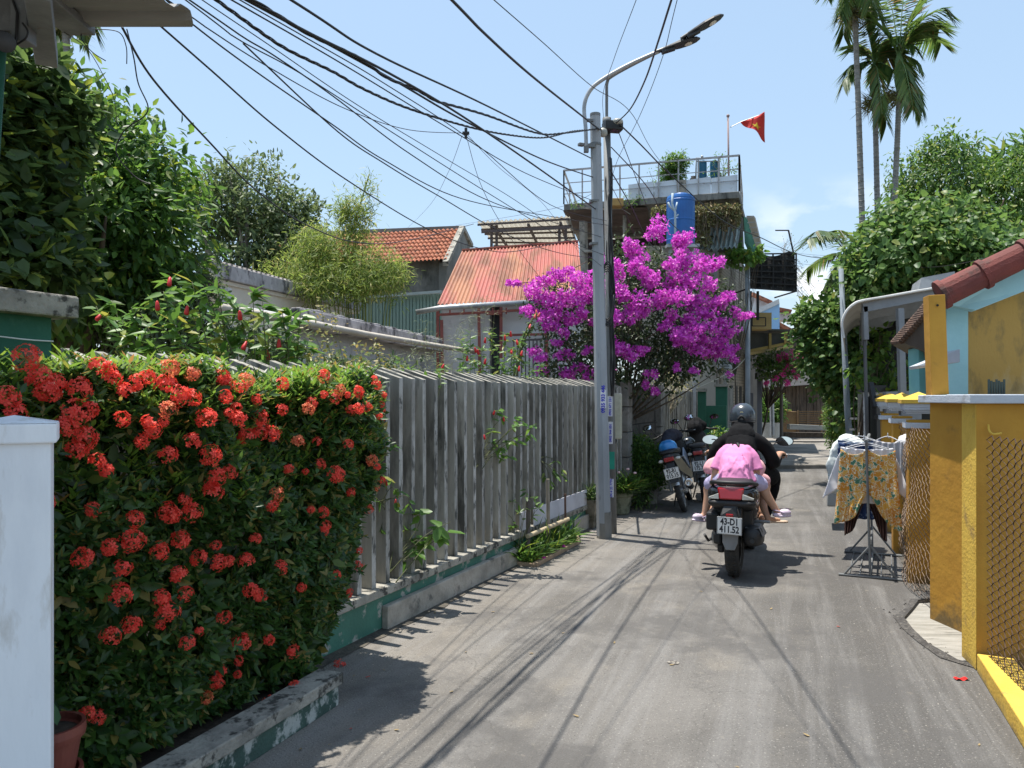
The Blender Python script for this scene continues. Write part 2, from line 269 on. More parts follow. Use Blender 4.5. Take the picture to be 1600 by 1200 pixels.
# ---------------------------------------------------------------- ground
def road_material():
    m = mat('asphalt', (.172, .161, .146), (.112, .104, .094), 1.1, thr=(.36, .64), c3=(.24, .214, .175), sc3=1.5, thr3=(.58, .78), rough=.92, bump=.9, bsc=110)
    t = m.node_tree; N = t.nodes; L = t.links; p = N['Principled BSDF']; src = p.inputs['Base Color'].links[0].from_socket
    tc = N.new('ShaderNodeTexCoord')
    def layer(scale, rot, nsc, a, b, colr, src, fac=1, det=6):
        mp = N.new('ShaderNodeMapping'); mp.vector_type = 'TEXTURE'; mp.inputs['Rotation'].default_value = (0, 0, rot); mp.inputs['Scale'].default_value = scale; L.new(tc.outputs['Object'], mp.inputs[0])
        n = N.new('ShaderNodeTexNoise'); n.inputs['Scale'].default_value = nsc; n.inputs['Detail'].default_value = det; n.inputs['Roughness'].default_value = .65; L.new(mp.outputs[0], n.inputs['Vector'])
        r = N.new('ShaderNodeMapRange'); r.inputs[1].default_value = a; r.inputs[2].default_value = b; r.inputs[4].default_value = fac; L.new(n.outputs['Fac'], r.inputs[0])
        q = N.new('ShaderNodeMix'); q.data_type = 'RGBA'; L.new(r.outputs[0], q.inputs[0]); L.new(src, q.inputs[6]); q.inputs[7].default_value = (*colr, 1); return q.outputs[2]
    mpa = N.new('ShaderNodeMapping'); mpa.inputs['Rotation'].default_value = (0, 0, R(21.5)); L.new(tc.outputs['Object'], mpa.inputs[0])
    sxa = N.new('ShaderNodeSeparateXYZ'); L.new(mpa.outputs[0], sxa.inputs[0]); nza = N.new('ShaderNodeTexNoise'); nza.inputs['Scale'].default_value = 1.3; nza.inputs['Detail'].default_value = 9; nza.inputs['Roughness'].default_value = .7; L.new(tc.outputs['Object'], nza.inputs['Vector'])
    ad = N.new('ShaderNodeMath'); ad.operation = 'MULTIPLY_ADD'; ad.inputs[1].default_value = 2.4; ad.inputs[2].default_value = -1.2; L.new(nza.outputs['Fac'], ad.inputs[0]); acr = N.new('ShaderNodeMath'); acr.operation = 'ADD'; L.new(ad.outputs[0], acr.inputs[0]); L.new(sxa.outputs['X'], acr.inputs[1])
    def band(a, b_, colr, src, fac):
        r = N.new('ShaderNodeMapRange'); r.inputs[1].default_value = a; r.inputs[2].default_value = b_; r.inputs[4].default_value = fac; L.new(acr.outputs[0], r.inputs[0]); q = N.new('ShaderNodeMix'); q.data_type = 'RGBA'; L.new(r.outputs[0], q.inputs[0]); L.new(src, q.inputs[6]); q.inputs[7].default_value = (*colr, 1); return q.outputs[2]
    src = band(-1.6, -2.5, (.25, .222, .185), src, .65)          # sandy verge on the fence side
    src = band(-.5, .25, (.085, .08, .074), src, .9)           # newer darker asphalt on the yard side
    src = layer((.22, 5, 1), R(-21), 1.0, .47, .68, (.235, .228, .218), src, .55)       # wheel-worn streaks along the lane
    src = layer((.1, 3.2, 1), R(-17), 1.0, .55, .72, (.28, .272, .26), src, .35)
    src = layer((1, 1, 1), 0, 85, .6, .68, (.4, .38, .34), src, .6, 3)                # pale aggregate
    src = layer((1, 1, 1), 0, 95, .42, .32, (.03, .028, .026), src, .8, 4)              # dark pits
    src = layer((1, 1, 1), .4, 1.1, .52, .6, (.09, .085, .08), src, .7, 10)          # patched tar
    src = layer((1, 1, 1), .9, 9, .56, .66, (.12, .112, .105), src, .45, 8)
    src = layer((1, 1, 1), 1.9, 17, .6, .7, (.28, .25, .2), src, .35, 8)
    vo = N.new('ShaderNodeTexVoronoi'); vo.feature = 'DISTANCE_TO_EDGE'; vo.inputs['Scale'].default_value = .55; dn = N.new('ShaderNodeTexNoise'); dn.inputs['Scale'].default_value = 2.5; dn.inputs['Detail'].default_value = 8; L.new(tc.outputs['Object'], dn.inputs['Vector']); va = N.new('ShaderNodeVectorMath'); va.operation = 'MULTIPLY_ADD'; va.inputs[1].default_value = (.9, .9, .9); L.new(dn.outputs['Color'], va.inputs[0]); L.new(tc.outputs['Object'], va.inputs[2]); L.new(va.outputs[0], vo.inputs['Vector'])
    r = N.new('ShaderNodeMapRange'); r.inputs[1].default_value = .0045; r.inputs[2].default_value = .001; r.inputs[4].default_value = .28; L.new(vo.outputs['Distance'], r.inputs[0]); q = N.new('ShaderNodeMix'); q.data_type = 'RGBA'; L.new(r.outputs[0], q.inputs[0]); L.new(src, q.inputs[6]); q.inputs[7].default_value = (.05, .046, .042, 1); src = q.outputs[2]
    L.new(src, p.inputs['Base Color'])
    return m
asphalt = road_material()
gm = mat('packed earth', (.16, .135, .1), (.1, .09, .07), 1.2, bump=.8, bsc=30, rough=1)
def FL(D, off=0.0): return Vector((-3.037+.4435*D-.9141*off, D+.4054*off, 0))     # fence line; off = metres behind it
U = Vector((.4054, .9141, 0)); NB = Vector((-.9141, .4054, 0)); ZZ = Vector((0, 0, 1))
def RL(D, off=0.0): return Vector((.887+.39*D+.9316*off, D-.3633*off, 0))         # right boundary; off = metres into the yards
b = MB(); b.add([(-400, -400, -.26), (400, -400, -.26), (400, 900, -.26), (-400, 900, -.26)], [(0, 1, 2, 3)]); tag(b.build('ground', gm, origin=(0, 0, -.26), recalc=False), kind='structure')
# road: left edge runs under the fence, right edge crumbles along the yards
left = [FL(D, .35) for D in (-4, 4, 8, 12, 18.5)]
rt = []
for i in range(0, 90):
    D = -4+22.5*i/89; j = noise.noise(Vector((D*2.3, 3, 0)))*.06+noise.noise(Vector((D*9, 7, 0)))*.03
    off = j+.25
    if 4.25 < D < 5.75: off = j-.02-.22*math.sin((D-4.25)/1.5*math.pi)
    rt.append(RL(D, off))
n = 90; b = MB()
lf = []
for i in range(90): lf.append(FL(-4+22.5*i/89, .35))
vs = []
for i in range(90):
    for k in range(9):
        p = lf[i].lerp(rt[i], k/8); vs.append((p.x, p.y, 0))
fs = [(i*9+k, i*9+k+1, (i+1)*9+k+1, (i+1)*9+k) for i in range(89) for k in range(8)]
nb = len(vs); vs += [(p.x, p.y, -.09) for p in rt]; fs += [(i*9+8, nb+i, nb+i+1, (i+1)*9+8) for i in range(89)]
b.add(vs, fs); tag(b.build('road', asphalt, origin=(0, 0, 0), recalc=False), kind='structure')
ramp = mat('broom finished concrete', (.34, .325, .29), (.24, .23, .2), 4, c3=(.12, .115, .1), sc3=5, thr3=(.55, .7), st=(1, 6, 1), rot=(0, 0, .3), bump=.4, rough=.9)
b = MB(); b.add([RL(4.05, -.3)-ZZ*.012, RL(4.05, 1.0)-ZZ*.05, RL(6.4, 1.0)-ZZ*.06, RL(6.2, -.3)-ZZ*.015], [(0, 1, 2, 3)]); tag(b.build('concrete_path', ramp, recalc=False), kind='structure')
# raised pavement past the drain at the end of the lane
pv = mat('old paving', (.27, .245, .215), (.17, .155, .135), 1.3, c3=(.09, .085, .075), sc3=2, thr3=(.52, .66), bump=.6, rough=.95)
b = MB(); b.prism([(-1, 15.4, .09), (12, 16.2, .09), (14, 60, .09), (-1, 60, .09)], (0, 0, -.3)); tag(b.build('pavement', pv, bevel=.02), kind='structure')
# ---------------------------------------------------------------- fence of upright concrete fins
def fence(name, label, D0, D1, ztop=1.62, green=True, grp=None):
    t = thing(name, label, 'fence', tuple(FL(D0)), grp); z0 = .27
    # low wall
    b = MB(); a = FL(D0, 0); e = FL(D1, 0); b.prism([a, e, e+NB*.3, a+NB*.3], (0, 0, .215)); b.build('base_wall', green_paint if green else conc, t)
    b = MB(); a = FL(D0, -.03); e = FL(D1, -.03); b.prism([a+ZZ*.215, e+ZZ*.215, e+NB*.36+ZZ*.215, a+NB*.36+ZZ*.215], (0, 0, .055)); b.build('ledge', conc_top, t, bevel=.006)
    D = D0+.03; k = 0
    while D < D1-.05:
        a = FL(D, .02); rr = random.uniform; hh = ztop+rr(-.006, .006); b = MB(); th = .024; yaw = rr(-.03, .03)
        nb = (NB+U*(.02+yaw)).normalized(); w_ = .27; lean = Vector((rr(-.004, .004), rr(-.004, .004), 0))
        q = [a+ZZ*z0, a+nb*w_+ZZ*z0, a+nb*w_+ZZ*(hh+.085)+lean, a+ZZ*hh+lean]
        b.prism([p-U*th for p in q], U*th*2)
        # side faces keep fin concrete, front edge worn white, top lichened
        b.m = [0, 0]+[0, 0, 2, 1]
        b.build('fin', [conc_fin, conc_edge, conc_top], t, bevel=.003); D += .1455; k += 1
    return t
f1 = fence('concrete_fence', 'long weathered fence of upright concrete fins on a green base beside the lane', 2.98, 10.25)
b = MB(); a = FL(4.95, -.001); e = FL(7.05, -.001); b.prism([a-ZZ*.1, e-ZZ*.1, e-NB*.05-ZZ*.1, a-NB*.05-ZZ*.1], (0, 0, .25)); b.build('plinth', conc_pale, f1, bevel=.008)
b = MB(); a = FL(8.3, -.001); e = FL(10.2, -.001); b.prism([a-ZZ*.1, e-ZZ*.1, e-NB*.04-ZZ*.1, a-NB*.04-ZZ*.1], (0, 0, .26)); b.build('plinth', conc_pale, f1, bevel=.008)
b = MB()
for (x0, x1) in ((6.98, 7.2), (7.28, 7.62), (7.66, 8.72)):
    a = FL(x0, -.02); e = FL(x1, -.02); b.prism([a+ZZ*.272, e+ZZ*.272, e+ZZ*.44, a+ZZ*.44], NB*.01)
board = tag(b.build('board', mat('white plastic board', (.66, .66, .72), rough=.5, bump=.05)), 'white plastic boards propped low against the concrete fins behind the bamboo rail', 'board')
# green wall end left of the fins
t = thing('green_wall', 'dark green painted wall with a thick grey concrete coping at the left edge', 'wall', tuple(FL(2.9)))
b = MB(); a = FL(.6, .03); e = FL(2.93, .03); b.prism([a, e, e+NB*.16, a+NB*.16], (0, 0, 1.80)); b.build('wall', green_wall, t)
b = MB(); a = FL(.6, -.04); e = FL(2.99, -.04); b.prism([a+ZZ*1.80, e+ZZ*1.8, e+NB*.28+ZZ*1.8, a+NB*.28+ZZ*1.8], (0, 0, .085)); b.build('coping', conc_top, t, bevel=.008)
b = MB(); b.tube(smoothpath([FL(.8+.25*i, -.01+.0*i)+ZZ*(1.715+.008*math.sin(i*2.1)) for i in range(9)]+[FL(2.93, .02)+ZZ*1.71], 4), .003, 5); tag(b.build('wire', mat('white wire', (.7, .7, .68), bump=0)), 'thin white wire strung along the dark green wall below its coping', 'wire')
# ---------------------------------------------------------------- stone gate pillars and second fence
stone = mat('dark stone blocks', (.13, .115, .1), (.085, .078, .07), 5, c3=(.05, .045, .04), sc3=9, thr3=(.5, .65), bump=.8, rough=.95, rnd=.15)
stone_l = mat('pale stone', (.3, .285, .26), (.2, .19, .17), 5, c3=(.11, .1, .09), sc3=9, thr3=(.55, .65), bump=.6, rough=.95)
t = thing('stone_gate_wall', 'dark stone block wall panel between pale stone posts behind the potted shrubs', 'wall', tuple(FL(10.4)))
b = MB(); bs = 0
for r_ in range(9):
    D = 10.55-.18*(r_ % 2)
    while D < 12.05:
        D2 = min(D+random.uniform(.3, .45), 12.1); a = FL(max(D, 10.5)+.005, .06+random.uniform(-.008, .008)); e = FL(D2-.005, .06)
        b.prism([a+ZZ*(.02+r_*.18), e+ZZ*(.02+r_*.18), e+ZZ*(.193+r_*.18), a+ZZ*(.193+r_*.18)], NB*.22); D = D2
b.build('stone_panel', stone, t, bevel=.006)
for D in (10.33, 12.1):
    b = MB()
    for k in range(5): b.prism([FL(D, -.02)+ZZ*(k*.34), FL(D+.2, -.02)+ZZ*(k*.34), FL(D+.2, -.02)+ZZ*(k*.34+.33), FL(D, -.02)+ZZ*(k*.34+.33)], NB*.34)
    b.build('post', stone_l, t, bevel=.008)
f2 = fence('concrete_fence', 'far stretch of grey concrete fin fence between the stone posts and the green gate', 12.35, 15.2, 1.6, False)
# ---------------------------------------------------------------- green gate piers at the far end of the fence
t = thing('green_gate_wall', 'dark green gate pier and low flaking green wall beyond the parked motorbikes', 'wall', tuple(FL(15.3)))
b = MB(); b.prism([W(1083, 612, 15.3), W(1103, 612, 15.3), W(1103, 740, 15.3), W(1083, 740, 15.3)], (.1, .35, 0)); b.build('pier', green_wall, t, bevel=.01)
b = MB(); b.prism([W(1080, 607, 15.25), W(1105, 607, 15.25), W(1105, 612, 15.25), W(1080, 612, 15.25)], (.1, .45, 0)); b.build('coping', conc_top, t)
b = MB(); b.prism([W(1103, 634, 15.4), W(1135, 634, 15.4), W(1136, 740, 15.4), W(1103, 740, 15.4)], (.08, .2, 0)); b.build('low_wall', mat('peeling green paint', (.02, .12, .075), c3=(.3, .29, .27), sc3=4.5, thr3=(.62, .64), bump=.4), t, bevel=.006)
b = MB(); b.prism([W(1118, 604, 16.2), W(1136, 604, 16.2), W(1136, 640, 16.2), W(1118, 640, 16.2)], (.1, .3, 0)); b.build('pier', green_wall, t, bevel=.01)
b = MB(); b.prism([W(1116, 600, 16.15), W(1138, 600, 16.15), W(1138, 604, 16.15), W(1116, 604, 16.15)], (.1, .4, 0)); b.build('coping', conc_pale, t)
# ---------------------------------------------------------------- white gate pier, front left
t = thing('white_gate_pier', 'pale blue-white painted square gate pier with a pyramid cap at the left edge', 'gate pier', (-1.40, 2.16, 0))
pc = Vector((-1.40, 2.16, 0)); pr = .50; PM = Matrix.Rotation(pr, 3, 'Z')
b = MB(); b.box(pc+ZZ*.7, (.185, .185, 1.4), rz=pr); b.build('shaft', white_old, t, bevel=.006)
b = MB(); b.box(pc+ZZ*1.398, (.213, .213, .055), rz=pr); b.build('cap', white_old, t, bevel=.005)
b = MB(); q = [pc+PM@Vector((x*.106, y*.106, 1.4255)) for x, y in ((-1, -1), (1, -1), (1, 1), (-1, 1))]; b.add(q+[pc+ZZ*1.447], [(0, 1, 4), (1, 2, 4), (2, 3, 4), (3, 0, 4)]); b.build('cap_top', white_old, t)
# ---------------------------------------------------------------- planter kerb under the hedge
t = thing('planter_kerb', 'low flaking concrete kerb wall holding the red flowering hedge', 'kerb', (-1.1, 3, 0))
def PL(D, off=0): return Vector((-.93+.385*(D-3.5)-.93*off, D+.36*off, 0))
b = MB(); b.prism([PL(1.6), PL(3.73), PL(3.73, .05), PL(1.6, .05)], (0, 0, .1)); b.build('wall', mat('flaking green and white', (.05, .1, .08), (.035, .065, .055), 4, c3=(.4, .42, .39), sc3=9, thr3=(.5, .56), bump=.6), t, bevel=.004)
b = MB(); b.prism([PL(1.6, -.015)+ZZ*.1, PL(3.75, -.015)+ZZ*.1, PL(3.75, .13)+ZZ*.1, PL(1.6, .13)+ZZ*.1], (0, 0, .055)); b.build('coping', conc_top, t, bevel=.006)
b = MB(); b.prism([PL(1.6, .05)+ZZ*-.05, PL(3.68, .05)-ZZ*.05, PL(3.68, .9)-ZZ*.05, PL(1.6, .9)-ZZ*.05], (0, 0, .14)); b.build('soil', soil, t)
for i, (z, dx) in enumerate(((.0, .01), (.155, -.008), (.305, .0))):
    lb = ('bottom one of the three stacked red-brown flowerpots behind the white pier', 'middle one of the three stacked red-brown flowerpots behind the white pier', 'top flowerpot of the red-brown stack, a small seedling in it')[i]
    p = Vector((-1.462+dx, 2.42, z*.97-.01)); t = thing('flowerpot', lb, 'flowerpot', tuple(p), 'stack of terracotta pots')
    b = MB(); b.lathe([(.07, 0), (.094, .14), (.104, .14), (.107, .155), (.105, .18), (.094, .18), (.092, .16), (.08, .155)], p, 32); b.build('pot', terracotta, t, smooth=False)
    b = MB(); b.lathe([(0.0, .158), (.09, .156)], p, 24); b.build('soil', soil, t)
    if i == 2:
        lm = LM(); k = 12; lm.leaves(np.tile(np.array(p)+[0, 0, .18], (k, 1))+RS.normal(size=(k, 3))*.02, rv(k)+[0, 0, 1.0], rv(k)+[0, -.4, 1], .07, .03); lm.build('seedling', leafmat('seedling green', (.03, .09, .02), (.06, .16, .04)), t)
# ---------------------------------------------------------------- flowering hedge
hl = leafmat('ixora leaves', (.016, .05, .012), (.07, .15, .028), .38, .4, c=(.24, .2, .05), cf=.97)
hl2 = leafmat('ixora yellow-green leaves', (.09, .2, .03), (.19, .31, .045), .45, .45, c=(.3, .18, .05), cf=.92)
fl = leafmat('ixora petals', (.7, .05, .035), (.82, .11, .07), .3, .6)
def HF(D, z):      # front face of the hedge at depth D, height z
    o = .19*max(0, (1.15-z)/1.0)**1.3+.06*noise.noise(Vector((D*5, z*5, 9)))+max(0, D-3.75)**2*(.3+1.2*max(0, 1.2-z))+.05*noise.noise(Vector((D*2.2, z*2.2, 3)))*2
    if z > 1.5: o += (z-1.5)*1.2
    return Vector((-.93+.436*(D-3.6), D, z))+NB*o
hedge = thing('ixora_hedge', 'tall dense hedge covered in round red flower heads beside the white pier', 'hedge', (-1.15, 3.3, .09))
zt = lambda D: 1.56+.035*math.sin(D*5)+.02*math.sin(D*13)
def hedge_pts(n, inner):
    P = []; Nn = []
    while len(P) < n:
        u = RS.rand(); 
        if u < .66:      # front
            D = 1.75+2.5*RS.rand(); z = .13+RS.rand()**1.12*(zt(D)-.13); p = HF(D, z)+NB*(inner*RS.rand()**1.6-.02); nn_ = -NB+ZZ*(.15+.5*(z > 1.4))
        elif u < .84:    # top
            D = 1.75+2.5*RS.rand(); o = RS.rand()*.62; p = HF(D, 1.5)+NB*o; p.z = zt(D)-inner*.6*RS.rand()**1.6; nn_ = ZZ-NB*.2*(1-o)
        else:            # far end
            z = .13+RS.rand()*(zt(4.3)-.13); o = RS.rand()*.5; p = HF(4.3, z)+NB*o+U*(.06-.16*(o/.5)**2-inner*RS.rand()**1.6); nn_ = U+NB*-.3
        if noise.noise(p*5.5) > .3 and inner < .2: continue
        if inner < .2 and RS.rand() < .035: p = p+Vector(nn_)*(.03+.06*RS.rand())
        P.append(p); Nn.append(nn_)
    return np.array(P), unit(np.array(Nn))
def rosettes(lm, P, Nn, k, L, asp, up=.55):
    n = len(P); d0 = unit(Nn+rv(n)*.45+np.array([0, 0, up])); a = np.cross(d0, rv(n)); a = unit(a); bb = np.cross(d0, a)
    for j in range(k):
        th = 2*math.pi*j/k+RS.rand(n)*.5; rad = a*np.cos(th)[:, None]+bb*np.sin(th)[:, None]; el = .25+.65*RS.rand(n)[:, None]
        d = rad*(1-el*.5)+d0*el; l = L*(.7+.5*RS.rand(n)); lm.leaves(P-d0*.012*(j % 3), d, d0-rad*.3+rv(n)*.15, l, l*asp, fold=.22, droop=.12)
P, Nn = hedge_pts(12500, .13); lm = LM(); rosettes(lm, P, Nn, 6, .047, .36)
P, Nn = hedge_pts(2200, .4); n = len(P); rosettes(lm, P, Nn, 6, .07, .5, 0); lm.build('foliage', hl, hedge)
P, Nn = [], []
for i in range(1500):
    D = 1.75+2.6*RS.rand(); o = RS.rand()*.55; p = HF(D, 1.5)+NB*o; p.z = zt(D)+.01+.05*RS.rand()**2
    if RS.rand() < .45: z = zt(D)-RS.rand()**2*.5; p = HF(D, z)-NB*.02
    P.append(p); Nn.append(ZZ)
lm = LM(); rosettes(lm, np.array(P), np.array(Nn), 5, .05, .3, 1.2); lm.build('top_leaves', hl2, hedge)  # lighter yellow-green leaves over the top and upper front
mb = MB()
for i in range(45):
    D = 1.9+2.4*RS.rand(); z = .5+.95*RS.rand(); p0 = PL(D if D < 3.7 else 3.6, .28)+ZZ*.1; p1 = HF(D, z)+NB*.12; mb.tube(smoothpath([p0+NB*.14+Vector((RS.rand()*.1, 0, 0)), (p0*.5+p1*.5)+NB*.06, p1], 4), [.009-.0006*k for k in range(9)], 5)
mb.build('stems', bark, hedge, smooth=True)
heads = [(40,560,27),(118,648,26),(124,608,20),(60,588,22),(88,598,20),(152,572,18),(175,590,16),(72,612,20),(10,622,22),(22,648,22),(130,685,26),(118,704,20),(152,722,14),(166,735,12),(100,668,18),(170,575,12),(195,610,14),(215,598,16),(265,577,16),(258,602,18),(278,618,16),(300,622,14),(350,598,15),(386,595,14),(322,655,17),(372,655,14),(405,655,14),(404,678,12),(238,672,14),(222,690,13),(262,640,13),(328,712,17),(300,690,13),(262,710,15),(332,770,15),(262,802,17),(300,800,15),(340,745,13),(384,682,14),(425,678,13),(206,845,21),(172,855,13),(192,888,14),(128,872,16),(210,812,13),(250,862,15),(232,660,10),(310,872,14),(340,880,14),(270,806,14),(282,845,15),(385,876,12),(438,887,12),(392,922,11),(187,930,17),(252,935,14),(262,955,20),(290,928,12),(205,977,16),(172,995,14),(278,898,14),(432,772,13),(425,790,10),(524,742,14),(580,720,9),(585,760,10),(505,800,8),(352,620,10),(440,600,10),(480,640,10),(530,610,9),(505,588,10),(560,640,9),(465,690,10),(376,1005,14),(350,965,10),(420,1000,8),(458,1017,10),(345,1048,8),(335,1065,11),(459,1075,10),(420,1098,11),(322,1090,9),(530,1040,10),(512,1062,11),(136,1116,12),(402,930,9),(345,590,12),(230,590,12),(300,585,12),(190,655,14),(560,885,8),(548,770,8),(440,640,9),(140,640,14),(20,680,16)]
def umbel(name, c, nrm, r, m, parent):
    n = max(20, int(62*(r/.06)**1.4)); nrm = Vector(nrm).normalized(); dirs = rv(n*2); dirs = dirs[(dirs@np.array(nrm)) > -.15][:n]; n = len(dirs); pos = np.array(c)+dirs*r*(.62+.42*RS.rand(n))[:, None]; lm = LM()
    a = unit(np.cross(dirs, rv(n))); bb = np.cross(dirs, a)
    for j in range(4):
        th = j*math.pi/2; d = a*math.cos(th)+bb*math.sin(th)+dirs*.15; lm.petals(pos, d, dirs, .0125+.004*RS.rand(n), .0085)
    lm.petals(np.tile(np.array(c), (n, 1)), dirs, a, np.linalg.norm(pos-np.array(c), axis=1), .0018)
    return lm.build(name, m, parent)
fl2 = leafmat('fading ixora petals', (.62, .1, .06), (.8, .28, .12), .3, .6)
for (px, py, s) in heads[:98]:
    f = lambda d: HF(d, min(EYE+(HZ-py)/F*d, 1.55)).x-(px-800)/F*d     # where this head sits on the hedge face
    lo_, hi_ = 1.75, 4.45
    for k in range(30):
        md = (lo_+hi_)/2
        if f(md) > 0: hi_ = md
        else: lo_ = md
    D = (lo_+hi_)/2
    D = min(D, 4.38); c = W(px, py, D-.1); rr = s/F*D*(.82 if px < 230 and py < 740 else .98)*(.9+.2*RS.rand())
    umbel('flower_head', c, -NB*.8+Vector((RS.normal()*.25, -.3, .55+RS.normal()*.2)), rr, fl if RS.rand() < .86 else fl2, hedge)

# grit gathered along both edges of the lane, and a small pothole
grit = mat('grit and dirt', (.1, .088, .07), (.05, .045, .038), 12, c3=(.2, .17, .12), sc3=30, bump=1, bsc=50, rough=1)
b = MB(); k0 = len(b.v)
for side in (0, 1):
    k0 = len(b.v); n_ = 130
    for i in range(n_+1):
        D = (3.9 if side == 0 else 4.4)+(8 if side == 0 else 5)*i/n_; w_ = .035+.05*abs(noise.noise(Vector((D*3, side*5, 0))))+.03*abs(noise.noise(Vector((D*13, side*5, 2))))
        off0, off1 = ((.02, -.06-w_) if side == 0 else (.28, -.02-w_))
        fn = FL if side == 0 else RL
        if side == 1 and D < 5.9: off1 = off0
        p, q = fn(D, off0), fn(D, off1); b.v += [(p.x, p.y, .004), (q.x, q.y, .004)]
    for i in range(n_): a = k0+i*2; b.f.append((a, a+1, a+3, a+2)); b.m.append(0)
tag(b.build('grit', grit, recalc=False), kind='stuff')
ph = G(1052, 1036); b = MB(); b.v = [(ph.x, ph.y, .0045)]; n_ = 22
for i in range(n_): a = i/n_*6.283; r_ = .033*(1+.35*noise.noise(Vector((math.cos(a)*2, math.sin(a)*2, 4)))); b.v.append((ph.x+r_*math.cos(a), ph.y+r_*.9*math.sin(a), .0045))
b.f = [(0, i+1, (i+1) % n_+1) for i in range(n_)]; b.m = [0]*n_; tag(b.build('pothole', mat('loose gravel', (.3, .27, .23), (.05, .045, .04), 60, thr=(.45, .55), bump=1, bsc=80)), kind='structure')

# small later blooms among the big heads: one part, too many and too small to tell apart
lm = LM(); k_ = 0
for i in range(75):
    D = 1.9+2.4*RS.rand(); z = zt(D)-.02-RS.rand()**1.5*1.25; c = HF(D, min(z, 1.5))-NB*.05; c.z = z; r = .014+.02*RS.rand(); n = int(12+r*700); dirs = rv(n*2); dirs = dirs[(dirs@np.array(-NB*.8+Vector((0, -.3, .55)))) > -.1][:n]; n = len(dirs); pos = np.array(c)+dirs*r*(.6+.4*RS.rand(n))[:, None]; a = unit(np.cross(dirs, rv(n))); bb = np.cross(dirs, a)
    for j in range(4): th = j*math.pi/2; lm.petals(pos, a*math.cos(th)+bb*math.sin(th)+dirs*.2, dirs, .010, .006)
tag(lm.build('small_flower_heads', fl, hedge), kind='stuff')
# grit pebbles on the lane
pb_ = MB(); n_ = 0
while n_ < 900:
    if RS.rand() < .45: D = 3.6+5*RS.rand(); p = FL(D, -.04-.35*RS.rand()**2)
    elif RS.rand() < .6: D = 3.4+5*RS.rand(); p = RL(D, -.02-.5*RS.rand()**2); 
    else: D = 2.9+5*RS.rand(); p = FL(D, 0).lerp(RL(D, 0), RS.rand())
    if 4.2 < p.y < 6 and p.x > RL(p.y, -.3).x: continue
    r = .0015+.0045*RS.rand()**2; a = RS.rand()*6; c = math.cos(a)*r; s_ = math.sin(a)*r
    pb_.add([(p.x+c, p.y+s_, 0), (p.x-s_, p.y+c, 0), (p.x-c*1.2, p.y-s_*1.2, 0), (p.x+s_, p.y-c, 0), (p.x+c*.2, p.y+s_*.3, r*.9)], [(0, 1, 4), (1, 2, 4), (2, 3, 4), (3, 0, 4)]); n_ += 1
tag(pb_.build('grit_pebbles', mat('pebbles', (.4, .37, .32), (.12, .11, .1), 40, thr=(.4, .6), rough=1), origin=(0, 0, 0)), kind='stuff')

# black crumbling asphalt lip where the lane breaks off beside the ramp
b = MB(); n_ = len(rt)-1
for i in range(n_+1):
    p = rt[i]; q = p+Vector((-.93, .37, 0))*(.03+.09*abs(noise.noise(Vector((i*.35, 1, 5))))+.03*abs(noise.noise(Vector((i*1.7, 2, 5))))); b.v += [(p.x+.004, p.y, .006), (q.x, q.y, .005)]
for i in range(n_):
    if rt[i].y > 3.0: b.f.append((i*2, i*2+1, i*2+3, i*2+2)); b.m.append(0)
crumb = mat('crumbled asphalt', (.045, .042, .04), (.09, .085, .08), 25, c3=(.16, .15, .13), sc3=60, thr3=(.55, .62), bump=1, bsc=70, rough=1); b.build('asphalt_edge', crumb, bpy.data.objects['road'], recalc=False)
pb_ = MB(); n_ = 0
while n_ < 420:
    i = RS.randint(30, len(rt)-25); p = rt[i].lerp(rt[i+1], RS.rand())+Vector((-.93, .37, 0))*(RS.normal()*.05+.01)
    r = .003+.009*RS.rand()**2; a = RS.rand()*6; c = math.cos(a)*r; s_ = math.sin(a)*r; zb = -.012 if (p-rt[i]).dot(Vector((-.93, .37, 0))) < 0 else 0
    if zb and 4.2 < p.y < 5.9: zb = -.03
    pb_.add([(p.x+c, p.y+s_, zb), (p.x-s_, p.y+c, zb), (p.x-c*1.2, p.y-s_*1.2, zb), (p.x+s_, p.y-c, zb), (p.x+c*.2, p.y+s_*.3, zb+r*1.1)], [(0, 1, 4), (1, 2, 4), (2, 3, 4), (3, 0, 4)]); n_ += 1
tag(pb_.build('asphalt_crumbs', crumb, origin=(0, 0, 0)), kind='stuff')
# ---------------------------------------------------------------- electric poles, street lamps
pole_c = mat('grey pole concrete', (.36, .38, .4), (.27, .285, .3), 3, c3=(.16, .15, .14), sc3=8, thr3=(.6, .72), st=(1, 1, .25), bump=.25, rough=.8)
pole_d = mat('weathered steel pole', (.2, .21, .21), (.13, .135, .135), 4, c3=(.1, .07, .05), sc3=10, thr3=(.6, .7), st=(1, 1, .3), bump=.2, rough=.7)
blue_ink = mat('blue ink', (.03, .03, .5), bump=0); paper = mat('sticker', (.75, .75, .78), bump=0)
lampdk = mat('dark lamp casing', (.025, .027, .03), rough=.45, bump=0)
Pb = Vector((.975, 8.12, 0)); Pt = W(930, 182, 8.12)
t1 = thing('utility_pole', 'pale grey octagonal concrete utility pole carrying a blue phone sticker', 'utility pole', tuple(Pb))
b = MB(); b.tube([Pb-ZZ*.1, Pb.lerp(Pt, .5), Pt], [.078, .066, .055], 8); b.build('shaft', pole_c, t1)
b = MB(); b.tube([Pt-ZZ*.0, Pt+ZZ*.03], [.0555, .0555], 14)
for k in (.3, .9, 1.35): q = Pt-ZZ*k; b.tube([q-ZZ*.012, q+ZZ*.012], [.066, .066], 12)
b.build('cap_and_bands', steel_grey, t1)
b = MB(); b.tube([Pb-ZZ*.05, Pb+ZZ*.28], [.0805, .078], 8); b.build('base_repair', conc, t1)
